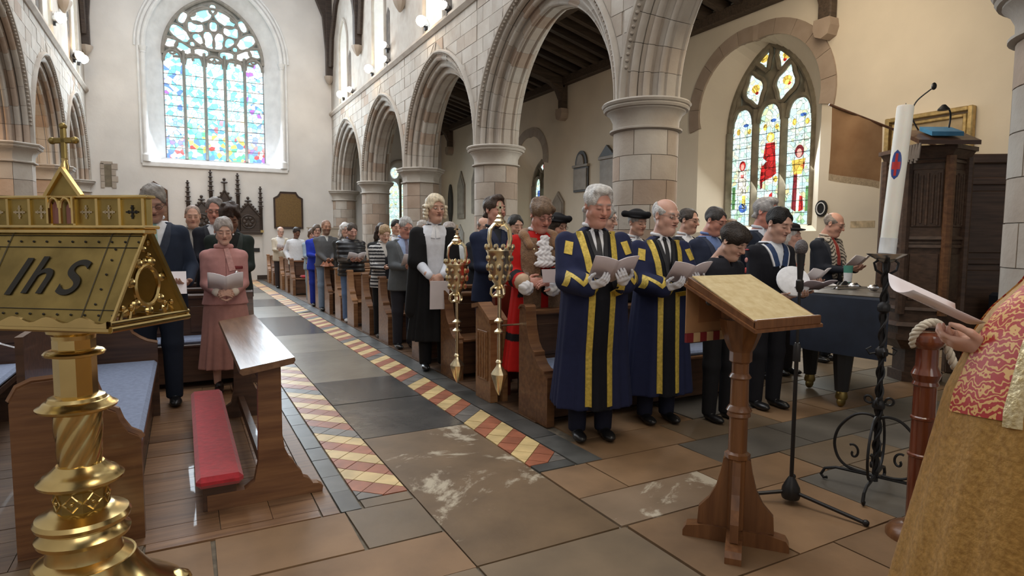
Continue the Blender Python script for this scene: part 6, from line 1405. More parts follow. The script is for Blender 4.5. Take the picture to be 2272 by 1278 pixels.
class Person:
    def __init__(s, x, y, h, label, rz=0., skin=(.60, .36, .27), fat=0., hres=.006, cres=.014, wrists=None, sw=.172, group=None, female=False, twist=0., up=None):
        s.s = h / 1.76; s.root = empty('person', (x, y, 0), rad(rz), label=label, cat='person', group=group); s.skin = skin; s.fat = fat; s.hres = hres; s.cres = cres; s.sw = sw * (1 + .10 * fat); s.fem = female
        wr = wrists or {}; s.sh = {}; s.elb = {}; s.wr = {}
        for sd, sg in (('R', -1), ('L', 1)):     # R = person's right = -x when facing -y
            sh = V3(sg * s.sw, .02, 1.385); w = V3(*(wr.get(sd) or (sg * .085, -.30, 1.10))); s.sh[sd] = sh; s.wr[sd] = w
            s.elb[sd] = ik(sh, w, .285, .255, (sg * .30, .45, -.65))
            d = w - s.elb[sd]; s.wr[sd] = s.elb[sd] + d / np.linalg.norm(d) * .255
        f = fat
        s.tz = [.80, .90, .98, 1.06, 1.16, 1.28, 1.37, 1.425, 1.465, 1.50]
        s.tw = [.172 + .03 * f, .176 + .035 * f, .168 + .045 * f, .160 + .05 * f, .160 + .045 * f, .170 + .03 * f, .165 + .02 * f, .132, .088, .060]
        s.td = [.118 + .05 * f, .122 + .07 * f, .118 + .10 * f, .114 + .11 * f, .116 + .09 * f, .122 + .05 * f, .112 + .03 * f, .094, .07, .058]
        s.ty = [.02, .015 - .01 * f, .01 - .03 * f, .008 - .035 * f, .006 - .025 * f, .008 - .01 * f, .012, .022, .03, .035]
    def put(s, name, V, Q, m, col, par=None, disp=None):
        if callable(col): C = col(V)
        else: C = np.tile(np.array(col, float), (len(V), 1))
        return link(name, np_mesh(name, V * s.s, Q, C), m, par or s.root)
    def sd(s, name, D, m, col, res=None, par=None, disp=None):
        V, Q = D.mesh(res or s.cres, disp)
        return s.put(name, V, Q, m, col, par) if len(Q) else None
    def mb(s, name, b, m, par=None, smooth=.8):
        b.v = [tuple(c * s.s for c in p) for p in b.v]; return b.build(name, m, par or s.root, smooth)
    def headM(s, p): return s.hR @ (np.asarray(p).T - s.piv[:, None]) + s.piv[:, None]
    def head(s, style='short', hcol=(.25, .22, .2), pitch=14, yaw=0, tilt=0, mouth=.3, brow=None, glasses=None, hands=True, glove=False, curl=.55, beard=None, hscale=1., hand_dir=None, lean=0., eyes=False):
        hc = V3(0, -.012 - lean, 1.648); pv = V3(0, .03 - lean, 1.50)
        Rm = rotz(rad(yaw)) @ rotx(rad(pitch)) @ np.array([[math.cos(rad(tilt)), 0, math.sin(rad(tilt))], [0, 1, 0], [-math.sin(rad(tilt)), 0, math.cos(rad(tilt))]])
        k = 1.09 * hscale * (.94 if s.fem else 1)
        T = lambda V: (Rm @ ((V * k + hc) - pv).T).T + pv
        s.T = T; brow = brow or tuple(c * .6 for c in hcol)
        V, Q = head_sdf(s.fat, 0, mouth).mesh(s.hres); C = head_col(V, s.skin, brow)
        if beard is not None:
            m = np.clip(((V[:, 2] < -.035) & (V[:, 2] > -.14) & (V[:, 1] < .01) & ~((np.abs(V[:, 0]) < .022) & (np.abs(V[:, 2] + .059) < .01))).astype(float) * .6, 0, 1)[:, None]; C = C * (1 - m) + np.array(beard) * m
        VV, QQ, CC_ = [T(V)], [Q], [C]; o = len(V)
        core = SDF(); core.prof(s.tz, np.array(s.tw) - .02, np.array(s.td) - .02, s.ty)
        for sd in 'RL':
            core.rc(s.sh[sd], s.elb[sd], .042, .036); core.rc(s.elb[sd], s.wr[sd], .036, .026); sg = -1 if sd == 'R' else 1
            core.path([(sg * .09, .02, .86), (sg * .095, .01, .48), (sg * .095, .03, .10)], [.075, .05, .035])
        core.rc((0, .04, 1.40), (0, .03 - lean * .8, 1.52), .055, .05); V, Q = core.mesh(.022); VV.append(V); QQ.append(Q + o); CC_.append(np.tile(np.array(s.skin), (len(V), 1))); o += len(V)
        GV, GQ, go = [], [], 0
        if hands:
            for sd in 'RL':
                sg = 1 if sd == 'R' else -1
                D, up_ = (hand_dir or {}).get(sd, (None, None)); fd = s.wr[sd] - s.elb[sd]; fd /= np.linalg.norm(fd)
                xd = V3(*D) if D is not None else fd * .6 + V3(sg * .45, -.35, .15); xd /= np.linalg.norm(xd); zu = V3(*up_) if up_ is not None else V3(0, -.25, -1); zu = zu - xd * (zu @ xd); zu /= np.linalg.norm(zu); yd = np.cross(zu, xd)
                tsgn = 1 if (yd @ V3(-sg, 0, .2)) > 0 else -1
                V, Q = hand_sdf(tsgn, curl).mesh(max(.0045, s.hres * .9)); W = (np.stack([xd, yd, zu], 1) @ V.T).T + s.wr[sd] + xd * .02
                if glove: GV.append(W); GQ.append(Q + go); go += len(W)
                else: VV.append(W); QQ.append(Q + o); CC_.append(np.tile(np.array(s.skin) * .95, (len(W), 1))); o += len(W)
        s.body = s.put('body', np.concatenate(VV), np.concatenate(QQ), M_SKIN, lambda V: np.concatenate(CC_))
        if glove:
            for W, Q, q0 in zip(GV, GQ, (0, len(GV[0]))): s.put('glove', W, Q - q0, M_GLOVE, (.80, .82, .88))
        if style != 'none':
            D, dp = hair_sdf(style); V, Q = D.mesh(s.hres * 1.05, dp)
            n1 = np.sin(V[:, 0] * 160 + V[:, 2] * 60) * np.sin(V[:, 1] * 120); cc = np.array(hcol)[None, :] * (1 + .22 * n1[:, None]); s.put('hair', T(V), Q, M_HAIR, lambda V_: cc)
        if eyes:
            for sx in (-1, 1):
                b = MB(); b.ball((sx * .031, -.0845, .002), (.0125, .0105, .0062), 12, 8); b.v = [tuple(T(np.array([p_]))[0]) for p_ in b.v]; e_ = s.mb('eye', b, M_EYE)
                b = MB(); b.ball((sx * .031 + .001, -.0925, .002), (.0042, .0036, .0046), 10, 6); b.v = [tuple(T(np.array([p_]))[0]) for p_ in b.v]; s.mb('iris', b, M_IRIS, e_)
        if glasses:
            g = MB()
            for sx in (-1, 1):
                ring = [(sx * .031 + .021 * math.cos(q), -.099 + .004 * abs(math.cos(q)), .003 + .016 * math.sin(q)) for q in [2 * PI * i / 18 for i in range(18)]]; g.tube(ring, .0016, 5, closed=True)
                g.tube([(sx * .052, -.094, .006), (sx * .076, -.05, .008), (sx * .08, .005, .012)], .0016, 5)
            g.tube([(-.010, -.103, .008), (.010, -.103, .008)], .0016, 5); g.v = [tuple(T(np.array([p]))[0]) for p in g.v]; s.mb('glasses', g, glasses)
        return s
    # ---- garments
    def arm_prims(s, D, r0, r1, r2, end=1.0, k=.03):
        for sd in 'RL':
            e, w = s.elb[sd], s.wr[sd]; w2 = e + (w - e) * end; D.rc(s.sh[sd] + V3(0, 0, -.005), e, r0, r1, k); D.rc(e, w2, r1, r2, .02)
    def torso(s, D, off, z0, z1=1.465, k=.03, flare=0.):
        zz = np.array([z0] + [z for z in s.tz if z0 < z < z1] + [z1]); w = np.interp(zz, s.tz, s.tw) + off; d = np.interp(zz, s.tz, s.td) + off; y = np.interp(zz, s.tz, s.ty)
        fl = np.clip((1.0 - zz) / .25, 0, 1) * flare; D.prof(zz, w + fl, d + fl, y, k); return D
    def jacket(s, col, hem=.78, vz=1.10, vw=.30, name='jacket', off=.026, m=None, pat=None, r=(.060, .050, .041), lap=None, buttons=None):
        D = SDF(); s.torso(D, off, hem, flare=.02); s.arm_prims(D, *r)
        for sd in 'RL': D.el(s.sh[sd] + V3(0, 0, -.01), (.056, .062, .052), .04)
        D0 = SDF(); D0.p = list(D.p)
        if vz is not None:
            D.add(lambda X, Y, Z: np.maximum(np.maximum(np.abs(X) - (Z - vz) * vw - .004, Y + .035), vz - Z), (-.15, -.4, vz), (.15, -.035, 1.55), .006, True)
        o = s.sd(name, D, m or M_CLO, pat or col); s.jD = D
        if lap is not False and vz is not None and s.cres < .016:
            for sg in (-1, 1):
                zl_ = np.linspace(vz - .02, 1.455, 18); hw_ = .012 + .016 * np.sin(PI * (zl_ - vz + .02) / (1.475 - vz)); pts_ = [(sg * (max(0, z - vz) * vw + h_ - .003), z) for z, h_ in zip(zl_, hw_)]
                s.ribbon('lapel', D0, pts_, hw_, M_CLO_LAP(col), th=.006)
        return o
    def shirt(s, col=(.75, .78, .82), z0=.95, off=.012, name='shirt', collar=True, m=None):
        D = SDF(); s.torso(D, off, z0, 1.475); s.sD = D; s.sd(name, D, m or M_CLO, col)
        if collar:
            c = SDF(); P = []
            for q in range(17):
                a = 2 * PI * q / 16; P.append((.062 * (1 + .1 * s.fat) * math.sin(a), .030 - .062 * math.cos(a) * 1.0 - .006, 1.492 - .016 * (1 - abs(math.cos(a / 2))) + .03 * (1 - (1 + math.cos(a)) / 2) * 1.0))
            for i in range(16): c.rc(P[i], P[i + 1], .013, None, .004)
            for sg in (-1, 1): c.rc((sg * .018, -.040, 1.478), (sg * .045, -.062, 1.435), .012, .006, .006)
            s.sd('collar', c, m or M_CLO, col, .007 if s.cres < .016 else .011)
    def hit(s, D, P, d, n=110, L=1.0):
        P = np.asarray(P, float); d = V3(*d); d = d / np.linalg.norm(d); T = np.linspace(0, L, n); F = np.stack([D.pts(P + d * t) for t in T]); ins = F < 0; k = np.where(ins.any(0), ins.argmax(0), n - 1); k = np.maximum(k, 1); i = np.arange(len(P)); f0, f1 = F[k - 1, i], F[k, i]
        t = T[k - 1] + np.where(f1 < 0, f0 / np.maximum(f0 - f1, 1e-6), 1) * (T[1] - T[0]); ok = ins.any(0)
        if ok.any() and not ok.all(): t[~ok] = np.interp(i[~ok], i[ok], t[ok])
        return P + d * t[:, None]
    def ribbon(s, name, D, pts_, hw, m, d=(0, 1, 0), start=-.6, th=.007, u=None, pts3=None, par=None):
        """strip draped on field D; pts_ are (x,z) seen from the front, or 3-D start points with lateral vector u"""
        if pts3 is None:
            P = np.array([(x, start, z) for x, z in pts_], float); tg = np.gradient(P, axis=0); lat = np.stack([tg[:, 2], 0 * tg[:, 0], -tg[:, 0]], 1); lat /= np.linalg.norm(lat, axis=1)[:, None]
        else:
            P = np.array(pts3, float); tg = np.gradient(P, axis=0); dd = V3(*d); lat = np.cross(tg, dd); lat /= np.linalg.norm(lat, axis=1)[:, None]
        hw = np.asarray(hw, float) * np.ones(len(P)); dd = V3(*d) / np.linalg.norm(d); rows = []
        for o in (-1, -.33, .33, 1): rows.append(s.hit(D, P + lat * (hw * o)[:, None], d) - dd * th)
        n = len(P); b = MB(); G = [[tuple(rows[j][i]) for j in range(4)] for i in range(n)]; B = [[tuple(rows[j][i] + dd * (th + .012)) for j in range(4)] for i in range(n)]
        full = [[B[i][0]] + G[i] + [B[i][3]] for i in range(n)]; b.grid(full, n, 6); return s.mb(name, b, m, par)
    def tie(s, col, w=.024, z1=1.45, z0=1.08, m=None):
        D = s.sD; mm = m or tint('tie_silk', col, .5); s.ribbon('tie', D, [(0, z) for z in np.linspace(z1, z0, 12)], np.linspace(w * .55, w, 12), mm, th=.008)
        b = MB(); q = s.hit(D, [(0, -.6, z1 + .005)], (0, 1, 0))[0]; b.ball((0, q[1] - .006, z1 + .008), (.017, .012, .018), 8, 6); s.mb('tie_knot', b, mm)
    def trousers(s, col, z1=.98, shoe=(.012, .012, .013), stance=.095, r=(.098, .075, .062)):
        D = SDF(); s.torso(D, .014, .84, z1)
        for sg in (-1, 1): D.path([(sg * .088, .02, .88), (sg * stance, .012, .50), (sg * stance, .03, .07)], [r[0] + .03 * s.fat, r[1], r[2]], .03)
        D.add(lambda X, Y, Z: Z - .045 + 0 * X, (-.3, -.3, -.1), (.3, .3, .06), .004, True)
        s.sd('trousers', D, M_CLO, col); s.shoes(shoe, stance)
    def shoes(s, col=(.012, .012, .013), stance=.095):
        for sg in (-1, 1):
            D = SDF(); D.el((sg * stance, .03, .045), (.042, .06, .048)); D.el((sg * (stance + .008), -.075, .034), (.046, .095, .034), .03); D.el((sg * stance, .02, .08), (.036, .045, .04), .02)
            D.add(lambda X, Y, Z: Z - .002 + 0 * X, (-.3, -.4, -.2), (.3, .3, .003), .002, True); s.sd('shoe', D, M_SHOE, col, .009)
    def gown(s, col, hem=.26, w=(.21, .25, .30), d=(.15, .19, .23), sleeve=(.085, .10, .11), send=.9, fold=(11, .10, 1.3), name='robe', m=None, cut=None, pat=None, ky=0., wedge=None):
        D = SDF(); D.prof([hem, .62, 1.0, 1.16, 1.28, 1.37, 1.43, 1.485], [w[2], w[1], max(w[0], s.tw[3] + .04), max(s.tw[4] + .04, .2), s.tw[5] + .04, s.sw + .015, .145, .075], [d[2], d[1], max(d[0], s.td[3] + .04), s.td[4] + .04, s.td[5] + .035, .13, .108, .072], [.03, .02, s.ty[3], s.ty[4], s.ty[5], .012, .02, .03], .03, fold)
        s.arm_prims(D, *sleeve, end=send)
        if cut: D.add(lambda X, Y, Z: np.maximum(np.abs(X) - cut[0] - (Z - 1.0) * cut[1], np.maximum(Y + .02, hem + cut[2] - Z)), (-.3, -.6, hem), (.3, -.02, 1.6), .01, True)
        s.gD0 = SDF(); s.gD0.p = list(D.p)
        if wedge: D.add(lambda X, Y, Z: np.maximum(np.maximum(np.abs(X) - (Z - wedge[0]) * wedge[1] - .004, Y + .035), wedge[0] - Z), (-.2, -.5, wedge[0]), (.2, -.035, 1.6), .006, True)
        s.gD = D; return s.sd(name, D, m or M_CLO, pat or col)
    def booklet(s, label, at_=(0, -.385, 1.18), tilt=50, open_=150, w=.148, h=.21, ry=0, cover=None, grp='service booklets', pages=True):
        t = empty('booklet', (0, 0, 0), label=label, cat='booklet', group=grp); mt = s.root.matrix_basis @ Matrix.Translation([c * s.s for c in at_]) @ Matrix.Rotation(rad(ry), 4, 'Z') @ Matrix.Rotation(rad(-tilt), 4, 'X'); t.matrix_basis = mt
        a = rad((180 - open_) / 2); cv = cover or M_PAPER
        for sg in (-1, 1):
            R_ = Matrix.Rotation(-sg * a, 4, 'Y'); P = []
            b = MB(); n = 8; pr = [(sg * w * i / n, .012 * math.sin(PI * i / n * .9)) for i in range(n + 1)]
            b.grid([[(x, -h / 2, z), (x, h / 2, z)] for x, z in pr], n + 1, 2); b.xf(R_); o = b.build('cover', cv, t, 1.2); o.modifiers.new('thickness', 'SOLIDIFY').thickness = .0015
            if pages:
                b = MB(); b.grid([[(x * .985, -h / 2 + .004, z + .006), (x * .985, h / 2 - .004, z + .006)] for x, z in pr], n + 1, 2); b.xf(R_); o = b.build('pages', M_PAPER, t, 1.2); o.modifiers.new('thickness', 'SOLIDIFY').thickness = .004
        return t
TINT = {}
def tint(nm, col, rough=.7, **kw):
    k = (nm, tuple(round(c, 3) for c in col))
    if k not in TINT: TINT[k] = mat(nm, col, rough, var=.12, scale=40, bump=.1, **kw)
    return TINT[k]
def M_CLO_LAP(col): return tint('lapel_cloth', tuple(min(1, c * 1.18 + .003) for c in (col if not callable(col) else (.02, .02, .03))), .8)
M_PINKP = mat('pinkish_booklet_cover', (.58, .50, .52), .7, var=.04); M_WIRE = mat('spectacle_metal', (.25, .22, .2), .35, .9); M_DWIRE = mat('dark_spectacle_frame', (.02, .018, .018), .35)
M_EYE = mat('eye_white', (.72, .68, .64), .3, var=.02); M_IRIS = mat('eye_iris', (.05, .04, .035), .2)
NAVY = (.012, .016, .045); BLK = (.010, .010, .012); GREY = (.10, .11, .13); WHT = (.72, .75, .80)
SK = (.60, .35, .26); SKR = (.60, .29, .22); SKP = (.66, .42, .33); SKD = (.20, .10, .065)
# ---------------------------------------------------------------- the two robed men in front
def robed(x, y, h, label, fat, hair, hcol, pitch, yaw, glasses, skin, bl, mouth, ty_, rz=0):
    p = Person(x, y, h, label, rz=rz, skin=skin, fat=fat, hres=.0045, cres=.011, sw=.185, wrists={'R': (-.12, -.34, 1.10), 'L': (.10, -.36, 1.12)})
    p.head(hair, hcol, pitch, yaw, mouth=mouth, glasses=glasses, eyes=pitch < 10, glove=True, curl=.6, hand_dir={'R': ((.45, -.75, .25), (-.3, -.5, -1)), 'L': ((-.35, -.8, .3), (.3, -.5, -1))})
    p.shirt((.78, .80, .84), off=.002); p.tie((.008, .008, .012)); p.trousers((.012, .014, .03)); 
    def rcol(V):
        C = np.tile(np.array((.016, .021, .062)), (len(V), 1)); xb = np.interp(V[:, 2], [.27, 1.10, 1.44], [.075, .07, .115]); C[(V[:, 1] < -.03) & (np.abs(V[:, 0]) < xb)] = (.008, .009, .014); return C
    p.gown((.016, .021, .062), hem=.24, w=(.22, .255, .29), d=(.17, .20, .23), sleeve=(.074, .084, .078), send=.86, fold=(9, .085, 1.25), wedge=(1.16, .17), pat=rcol)
    D = p.gD0
    for sg in (-1, 1):
        zz = np.linspace(1.455, .27, 42); xs = np.interp(zz, [.27, 1.10, 1.44], [.075, .07, .115]) * sg
        p.ribbon('gold_front_band', D, list(zip(xs, zz)), .021, M_GOLDB, start=-.75, th=.006)
        zl_ = np.linspace(1.13, 1.455, 16); p.ribbon('robe_facing', D, [(sg * (max(0, z - 1.16) * .17 + .011), z) for z in zl_], .013, tint('black_facing', (.008, .009, .014)), start=-.75, th=.007)
    for sd, sg in (('R', -1), ('L', 1)):
        e = p.elb[sd]; sh = p.sh[sd]; st = [(e[0] + sg * .050, e[2] - .035), (e[0] + sg * .025, e[2] + .055), (e[0] - sg * .035, e[2] - .015), (e[0] - sg * .075, e[2] + .050)]; P = []
        for i in range(3): P += [(st[i][0] + (st[i + 1][0] - st[i][0]) * t, st[i][1] + (st[i + 1][1] - st[i][1]) * t) for t in np.linspace(0, 1, 6)[:-1]]
        P.append(st[-1]); p.ribbon('gold_sleeve_chevron', D, P, .012, M_GOLDB, start=-.75, th=.006)
        p.ribbon('gold_shoulder_patch', D, [(sg * (.19 + .02 * t), 1.385 - .085 * t) for t in np.linspace(0, 1, 6)], .026, M_GOLDB, start=-.75, th=.006)
    p.booklet(bl, at_=(0.0, -.475, 1.20), tilt=42, open_=150, cover=M_PINKP)
    return p
robed(2.55, 3.51, 1.79, 'stout white-haired man in navy robe with gold bands and white gloves', .65, 'swept', (.55, .54, .53), 17, 8, None, (.60, .31, .24), 'pale open booklet held by the stout white-haired robed man', .7, 0, rz=-20)
robed(3.25, 3.60, 1.72, 'old bespectacled man in navy robe with gold bands beside the stout man', .15, 'bald', (.58, .57, .56), 8, 20, M_WIRE, (.62, .37, .29), 'pale open booklet held by the old bespectacled robed man', .25, 0, rz=-16)
# ---------------------------------------------------------------- mayor in red
p = Person(2.69, 4.52, 1.77, 'man in scarlet robe with brown fur and white lace', rz=-12, skin=(.58, .28, .22), fat=.3, hres=.0045, cres=.011, sw=.185, wrists={'R': (-.20, -.27, 1.06), 'L': (.02, -.34, 1.06)})
p.head('fringe', (.17, .11, .07), 24, 6, mouth=.2, glasses=M_WIRE, curl=.7, hand_dir={'R': ((.9, -.4, .1), (0, -.9, .4)), 'L': ((-.9, -.3, .1), (0, -.6, .8))}); p.shirt(WHT); p.trousers(BLK)
RED = (.48, .012, .010); FUR = (.30, .17, .09); CREAMF = (.55, .40, .28)
def mcol(V):
    C = np.tile(np.array(RED), (len(V), 1))
    for sd in 'RL':
        e, w_ = p.elb[sd], p.wr[sd]; d = w_ - e; L = d @ d; t = ((V - e) @ d) / L; rr = np.linalg.norm(V - e - t[:, None] * d, axis=1); near = (rr < .17) & (t > 0)
        C[near & (t > .42) & (t < .70)] = BLK; C[near & (t >= .70)] = RED; C[near & (t > .84)] = CREAMF
    z = V[:, 2]; C[(z < .62) & (z > .56)] = BLK
    return C
p.gown(RED, hem=.30, w=(.225, .27, .31), d=(.17, .20, .23), sleeve=(.074, .082, .070), send=.93, fold=(9, .08, 1.2), pat=mcol)
D = p.gD
M_FUR = mat('brown_fur', FUR, .95, col2=(.17, .09, .045), scale=45, bump=.9, bscale=120, sheen=.3)
for sg in (-1, 1):
    zz = np.linspace(1.43, .32, 36); xs = np.interp(zz, [.3, 1.0, 1.3, 1.43], [.10, .10, .115, .10]) * sg; p.ribbon('fur_front_facing', D, list(zip(xs, zz)), np.interp(zz, [.3, 1.2, 1.43], [.055, .07, .06]), M_FUR, start=-.75, th=.016)
c = SDF()
for i in range(14):
    a, b = PI * i / 13, PI * (i + 1) / 13
    P0 = (.135 * math.cos(a), -.03 + .125 * math.sin(a), 1.445 + .03 * math.sin(a)); P1 = (.135 * math.cos(b), -.03 + .125 * math.sin(b), 1.445 + .03 * math.sin(b)); c.rc(P0, P1, .036, None, .02)
for sg in (-1, 1): c.rc((sg * .135, -.03, 1.445), (sg * .11, -.13, 1.36), .036, .034, .02)
p.sd('fur_collar', c, M_VEL, FUR, .011)
j = SDF()
for k in range(6): j.el((.012 * (-1) ** k, -.155 - .012 * k, 1.42 - .042 * k), (.045 + .010 * k, .03, .030), .008)
p.sd('lace_jabot', j, M_GLOVE, (.82, .82, .86), .006, disp=lambda X, Y, Z: .006 * np.sin(X * 150 + 2 * np.sin(Z * 60)) * np.sin(Z * 130))
for sd in 'RL':
    d = p.wr[sd] - p.elb[sd]; d /= np.linalg.norm(d); j = SDF(); j.rc(p.wr[sd] - d * .03, p.wr[sd] + d * .025 + V3(0, 0, -.03), .05, .062, .02); p.sd('lace_cuff', j, M_GLOVE, (.82, .84, .88), .006, disp=lambda X, Y, Z: .006 * np.sin(X * 120 + Y * 90) * np.sin(Z * 90 + X * 40))
ch = MB()
for k in range(15):
    t = k / 14; x = -.11 + .22 * t; q = p.hit(D, [(x, -.75, 1.40 - .16 * math.sin(PI * t))], (0, 1, 0))[0]; ch.ball((x, q[1] - .02, 1.40 - .16 * math.sin(PI * t)), (.011, .006, .011), 7, 5)
p.mb('gold_chain', ch, M_GILT)
ct = MB().box(0, 0, 0, .16, .004, .11); o = ct.build('folded_card', M_PINKP, None, 0, label='small pale card held by the man in the scarlet robe', cat='card'); o.matrix_basis = p.root.matrix_basis @ Matrix.Translation((-.10, -.44, 1.08)) @ Matrix.Rotation(rad(-20), 4, 'X')
# ---------------------------------------------------------------- man in wig and black gown
p = Person(2.40, 6.22, 1.87, 'man in cream barrister wig and long black gown at the pew end', rz=-14, skin=SK, fat=-.1, hres=.0048, cres=.012, wrists={'R': (-.08, -.24, .98), 'L': (.06, -.26, .99)})
p.head('wig', (.70, .60, .44), 4, 14, eyes=True, mouth=0, brow=(.2, .14, .1), curl=.8, hand_dir={'R': ((.8, -.2, -.5), (0, -.9, .3)), 'L': ((-.8, -.2, -.5), (0, -.9, .3))}); p.trousers(BLK); p.shirt((.74, .77, .84), z0=.92, off=.02)
for sd in 'RL':
    D = SDF(); D.rc(p.elb[sd], p.wr[sd], .055, .042); p.sd('shirt_sleeve', D, M_CLO, (.72, .76, .85))
p.gown((.009, .009, .010), hem=.30, w=(.205, .235, .27), d=(.15, .17, .19), sleeve=(.08, .10, .06), send=.12, fold=(10, .09, 1.25), cut=(.075, .06, .55), name='gown')
D = SDF()
for sd in 'RL': D.rc(p.elb[sd] + V3(0, .03, .05), p.elb[sd] + V3((-.03 if sd == 'R' else .03), .08, -.50), .085, .10, .03)
p.sd('hanging_sleeves', D, M_CLO, (.009, .009, .010))
for sg in (-1, 1): p.ribbon('neck_band', p.sD, [(sg * (.010 + .018 * t), 1.475 - .13 * t) for t in np.linspace(0, 1, 8)], np.linspace(.012, .022, 8), M_WHITE, th=.012)
sh_ = MB().box(-.10, -.002, -.15, .10, .002, .15); o = sh_.build('paper_sheet', M_PAPER, None, 0, label='white sheet hanging from the hands of the man in the wig', cat='paper'); o.matrix_basis = p.root.matrix_basis @ Matrix.Translation((.01, -.345, .84)) @ Matrix.Rotation(rad(8), 4, 'X')
# ---------------------------------------------------------------- pink lady
p = Person(.33, 6.12, 1.60, 'lady in dusty pink jacket and long skirt reading a booklet', rz=-2, skin=(.62, .38, .30), fat=0, hres=.0048, cres=.011, sw=.160, female=True, wrists={'R': (-.075, -.26, 1.04), 'L': (.075, -.26, 1.04)})
p.head('updo', (.34, .30, .28), 16, 3, mouth=.35, curl=.7, brow=(.12, .08, .06), hand_dir={'R': ((.75, -.55, .0), (0, -.8, .4)), 'L': ((-.75, -.55, .0), (0, -.8, .4))})
PK = (.47, .235, .22)
D = SDF(); D.prof([.26, .55, .85, .98, 1.04], [.27, .235, .205, .18, .165], [.22, .19, .155, .135, .125], [.03, .02, .015, .012, .01], .02, (13, .055, .98)); p.sd('skirt', D, M_CLO, (.40, .20, .175)); p.shoes((.02, .012, .012), .08)
D = SDF(); p.torso(D, .026, .90, 1.455, flare=.035); p.arm_prims(D, .056, .048, .042)
for sd in 'RL': D.el(p.sh[sd] + V3(0, 0, -.005), (.056, .06, .05), .03)
p.sd('jacket', D, M_CLO, PK); p.jD = D
p.ribbon('jacket_opening', D, [(.012, z) for z in np.linspace(1.36, .92, 14)], .0035, tint('pink_seam', (.28, .12, .11)), th=.002)
c = SDF()
for i in range(16):
    a, b = 2 * PI * i / 16, 2 * PI * (i + 1) / 16; c.rc((.066 * math.sin(a), .025 - .066 * math.cos(a), 1.475), (.066 * math.sin(b), .025 - .066 * math.cos(b), 1.475), .024, None, .01)
p.sd('neck_scarf', c, M_CLO, (.52, .27, .25), .008); p.ribbon('scarf_tail', D, [(.02 + .05 * t, 1.46 - .22 * t) for t in np.linspace(0, 1, 12)], np.linspace(.022, .030, 12), tint('pink_scarf', (.55, .30, .28)), th=.016)
q = p.hit(D, [(.10, -.6, 1.265), (.105, -.6, 1.215)], (0, 1, 0)); b = MB().box(.045, q[0][1] - .012, 1.255, .165, q[0][1] + .0, 1.285, .006); p.mb('red_bow', b, tint('maroon_ribbon', (.16, .012, .015))); b = MB(); b.ball((.105, q[1][1] - .006, 1.222), (.018, .008, .018), 12, 8); p.mb('brooch', b, M_SILVER)
b = MB(); 
for z in (1.12, 1.0): q = p.hit(D, [(.0, -.6, z)], (0, 1, 0))[0]; b.ball((.0, q[1] - .002, z), (.012, .007, .012), 8, 6)
p.mb('button', b, tint('pink_button', (.30, .14, .13)))
for sg in (-1, 1): b = MB(); b.ball(tuple(p.T(np.array([[sg * .083, .0, -.036]]))[0]), .009, 8, 6); p.mb('pearl_earring', b, M_WHITE)
for sd in 'RL': d = p.wr[sd] - p.elb[sd]; d /= np.linalg.norm(d); c = SDF(); c.rc(p.wr[sd] - d * .035, p.wr[sd] - d * .0, .041, .043, .004); p.sd('cuff', c, M_CLO, (.74, .66, .58), .007)
p.booklet('open white booklet held by the lady in pink', at_=(.0, -.375, 1.12), tilt=48, open_=140, w=.15, h=.19)
# ---------------------------------------------------------------- suit builder
def suit(x, y, h, label, col, hair, hcol, skin=SK, fat=.1, pitch=14, yaw=0, glasses=None, tie=(.02, .03, .08), shirt=WHT, book=None, rz=0, near=1, mouth=.2, tr=None, wrists=None, vz=1.12, beard=None, tiew=.024, hd=None, female=False):
    r = {0: (.0085, .02), 1: (.006, .014), 2: (.0048, .0115)}[near]
    p = Person(x, y, h, label, rz=rz, skin=skin, fat=fat, hres=r[0], cres=r[1], wrists=wrists, female=female); p.head(hair, hcol, pitch, yaw, mouth=mouth, glasses=glasses, beard=beard, curl=.6, hand_dir=hd); p.trousers(tr or tuple(c * .8 for c in col))
    p.shirt(shirt); 
    if tie: p.tie(tie, tiew)
    p.jacket(col, vz=vz)
    if book: p.booklet(book, at_=(0, -.40, 1.17), tilt=45, pages=near > 0)
    return p
p = suit(-.20, 5.88, 1.86, 'tall bespectacled man in dark blue suit behind the brass lectern', (.016, .024, .045), 'short', (.22, .20, .18), (.40, .23, .17), .15, 26, 2, M_DWIRE, (.28, .45, .42), near=2, vz=1.14, wrists={'R': (-.10, -.22, 1.0), 'L': (.22, -.20, 1.0)}, tiew=.034, book=None)
o = MB().box(-.08, -.002, -.10, .08, .002, .10).build('leaflet', M_PAPER, None, 0, label='white leaflet in the hand of the tall man in the dark blue suit', cat='leaflet'); o.matrix_basis = p.root.matrix_basis @ Matrix.Translation((.14, -.33, 1.06)) @ Matrix.Rotation(rad(-30), 4, 'X')
suit(.44, 7.08, 1.77, 'dark curly-haired man in black jacket directly behind the lady in pink', (.012, .018, .015), 'curly', (.035, .018, .012), SKD, .2, 26, 3, tie=None, shirt=(.02, .02, .02), near=1)
suit(.36, 8.0, 1.88, 'grey-haired man in dark suit behind the curly-haired man', (.014, .015, .022), 'recede', (.16, .14, .13), SKR, .1, 16, -8, M_DWIRE, near=1)
suit(.13, 8.9, 1.82, 'bald man far left among the left pews', (.05, .035, .03), 'shaved', (.30, .22, .18), (.58, .33, .24), .4, 10, 0, None, None, (.3, .28, .26), near=0, mouth=.1)
p = Person(-.13, 7.98, 1.56, 'blonde person half hidden behind the dark suited men', skin=SKP, hres=.008, cres=.02, female=True); p.head('bob', (.62, .48, .34), 12, 0); p.trousers((.05, .05, .08)); p.jacket((.10, .13, .25), vz=None, name='blouse')
